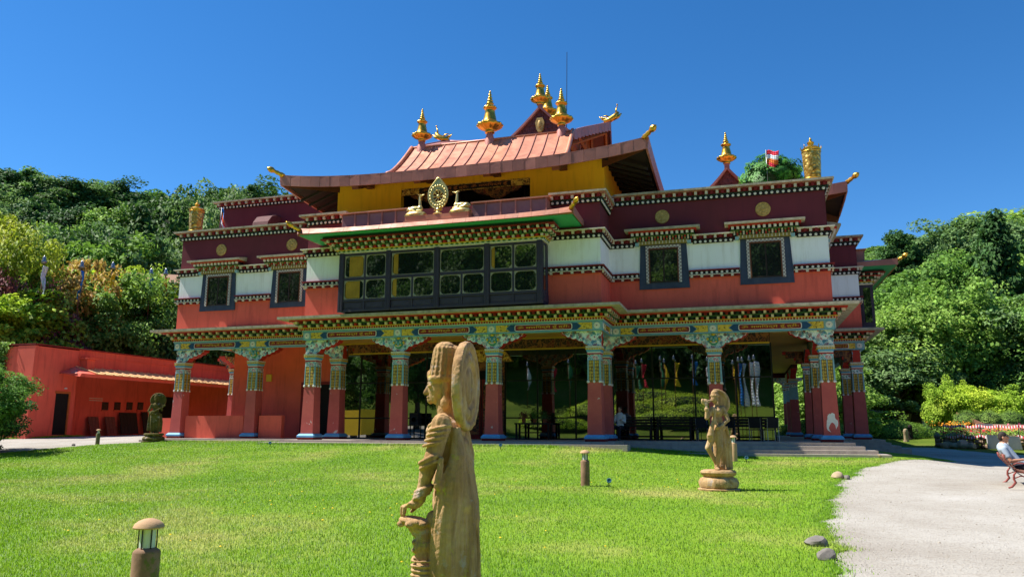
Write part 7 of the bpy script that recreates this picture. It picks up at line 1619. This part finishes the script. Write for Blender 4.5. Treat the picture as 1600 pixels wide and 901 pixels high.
for px, D_, h, w, mt, lab in ((1527, 52.6, .8, .75, 'wallstone', 'upright grey slab leaning on the garden wall, left of two'), (1558, 52.2, .75, .75, 'wallstone', 'upright grey slab leaning on the garden wall, right of two')):
    q = rxy(px, D_); o = MB().hexa([(-w/2, -.05, 0), (w/2, -.05, 0), (w/2, .05, 0), (-w/2, .05, 0), (-w/2+.03, .06, h), (w/2-.02, .06, h-.03), (w/2-.02, .14, h-.03), (-w/2+.03, .14, h)]).build('stone_slab', pmat('pale_slab', srgb(176, 172, 166), .9)); o.location = tuple(q); o.rotation_euler = (0, 0, YAW); tag(o, lab, 'slab')
# rocks at the wall's left end
for i, (px, D_, r_) in enumerate(((1458, 54.0, .46), (1468, 53.6, .38), (1480, 53.4, .52), (1492, 53.0, .35))):
    q = rxy(px, D_); rock(q.x, q.y, (r_, r_*.8, r_*.7), ORD[i]+' rough boulder from the left at the end of the garden wall', 'rockt', 30+i)
# garden stairs
s0 = rxy(1588, 60); gs = empty('garden_stairs', tuple(s0), YAW+.35, label='wooden garden stairs climbing the slope at the right edge', cat='stairs')
for k in range(8): MB().box(-.75, .75, k*.42, k*.42+.35, k*.17+.05, k*.17+.19).build('tread', M['slat'], gs)
for sx in (-1, 1): MB().hexa([(sx*.8-.03, -.1, -.1), (sx*.8+.03, -.1, -.1), (sx*.8+.03, 3.5, 1.2), (sx*.8-.03, 3.5, 1.2), (sx*.8-.03, -.1, .2), (sx*.8+.03, -.1, .2), (sx*.8+.03, 3.5, 1.6), (sx*.8-.03, 3.5, 1.6)]).build('stringer', M['slat'], gs)
gs.scale = (1.3, 1.3, 1.3)
# little house, parked car, markers in the distance
q = rxy(1433, 78); hh = empty('small_hut', tuple(q), YAW+.2, label='tiny distant hut with a maroon roof and white front at the end of the lawn', cat='hut'); MB().box(-2.0, 2.0, -1.5, 1.5, -.3, 1.5).build('wall', M['discwhite'], hh)
MB().hexa([(-2.4, -1.9, 1.5), (2.4, -1.9, 1.5), (2.4, 1.9, 1.5), (-2.4, 1.9, 1.5), (-1.4, -.1, 3.2), (.6, -.1, 3.2), (.6, .1, 3.2), (-1.4, .1, 3.2)]).build('roof', M['slate'], hh); MB().box(-.3, .3, -1.56, -1.49, -.2, 1.2).build('door', M['flagblue'], hh)
def car(px, D, col, label, rz):
    q = rxy(px, D); o = empty('parked_car', tuple(q), rz, label=label, cat='car'); m = MB()
    m.prism([(-2.0, .3), (1.95, .3), (2.0, .6), (1.9, .85), (1.2, .93), (.55, 1.4), (-.9, 1.43), (-1.7, 1.0), (-2.02, .92), (-2.05, .5)], -.82, .82); bd_ = m.build('body', col, o); bv = bd_.modifiers.new('bevel', 'BEVEL'); bv.width = .06; bv.segments = 2
    MB().prism([(-1.45, 1.0), (1.0, .97), (.5, 1.34), (-.85, 1.36)], -.83, .83).build('side_window', M['wglass'], o)
    for x in (-1.25, 1.25):
        for s in (-1, 1):
            w = MB().lathe([(.31, -.09), (.33, -.06), (.33, .06), (.31, .09)], 18, (0, 0, 0), None, 0, Matrix.Translation((x, s*.76, .33)) @ Matrix.Rotation(pi/2, 4, 'X')).build('wheel', M['black'], o, 'auto'); MB().lathe([(.2, -.1), (.2, .1)], 14, (0, 0, 0), None, 0, Matrix.Translation((x, s*.76, .33)) @ Matrix.Rotation(pi/2, 4, 'X')).build('rim', M['steel'], w)
    for s in (-1, 1): MB().ell((1.93, s*.6, .68), (.08, .16, .08), 8, 6).build('headlight', M['frost'], o, True)
car(1362, 80, M['discwhite'], 'white car parked under the silvery tree right of the temple', .4); car(1350, 84, M['steel'], 'silver car parked behind the white one by the side portico', .5)
for px, D_, h, mt, lab in ((1395, 61, .85, 'rockt', 'small pale stone marker behind the low hedge mound'), (1402, 64, 1.0, 'dwood', 'small dark stone marker right of the pale one behind the hedge'), (1442, 55.5, .85, 'capc', 'brown stone bollard at the corner of the gravel and the garden')):
    q = rxy(px, D_); o = empty('stone_marker', tuple(q), YAW, label=lab, cat='marker'); zb = 0; MB().lathe([(.15, -.1), (.15, h*.7+zb), (.17, h*.75+zb), (.12, h*.95+zb), (.02, h+zb)], 10).build('shaft', M[mt], o, 'auto'); MB().lathe([(.19, -.1), (.19, .06)], 10).build('foot', M[mt], o)

# ------------------------------------------------------------------ yellow van across the grounds, reflected in the glass
q = _F+_R*((556-800)/1194); Ym = 34; t_ = (Ym+28.855)/q.y; vx = CAM.x+q.x*t_; vy = 2*GYL-Ym
van = empty('box_van', (vx, vy, gz1(vx, vy)), YAW+pi+.1, label='yellow box van reflected in the porch glass on the left', cat='van'); M['vany'] = pmat('yellow_bodywork', srgb(222, 186, 40), .4, var=.05)
MB().box(-2.6, 1.6, -1.0, 1.0, .55, 2.8).build('cargo_box', M['vany'], van); m = MB().prism([(1.62, .5), (3.1, .5), (3.15, 1.2), (2.75, 2.3), (1.62, 2.4)], -.95, .95); m.build('cab', M['discwhite'], van); MB().prism([(1.9, 1.35), (3.0, 1.3), (2.68, 2.15), (1.9, 2.2)], -.96, .96).build('cab_window', M['wglass'], van)
for x in (-1.6, 2.4):
    for s in (-1, 1): MB().lathe([(.36, -.12), (.39, -.08), (.39, .08), (.36, .12)], 18, (0, 0, 0), None, 0, Matrix.Translation((x, s*.85, .39)) @ Matrix.Rotation(pi/2, 4, 'X')).build('wheel', M['black'], van, 'auto')
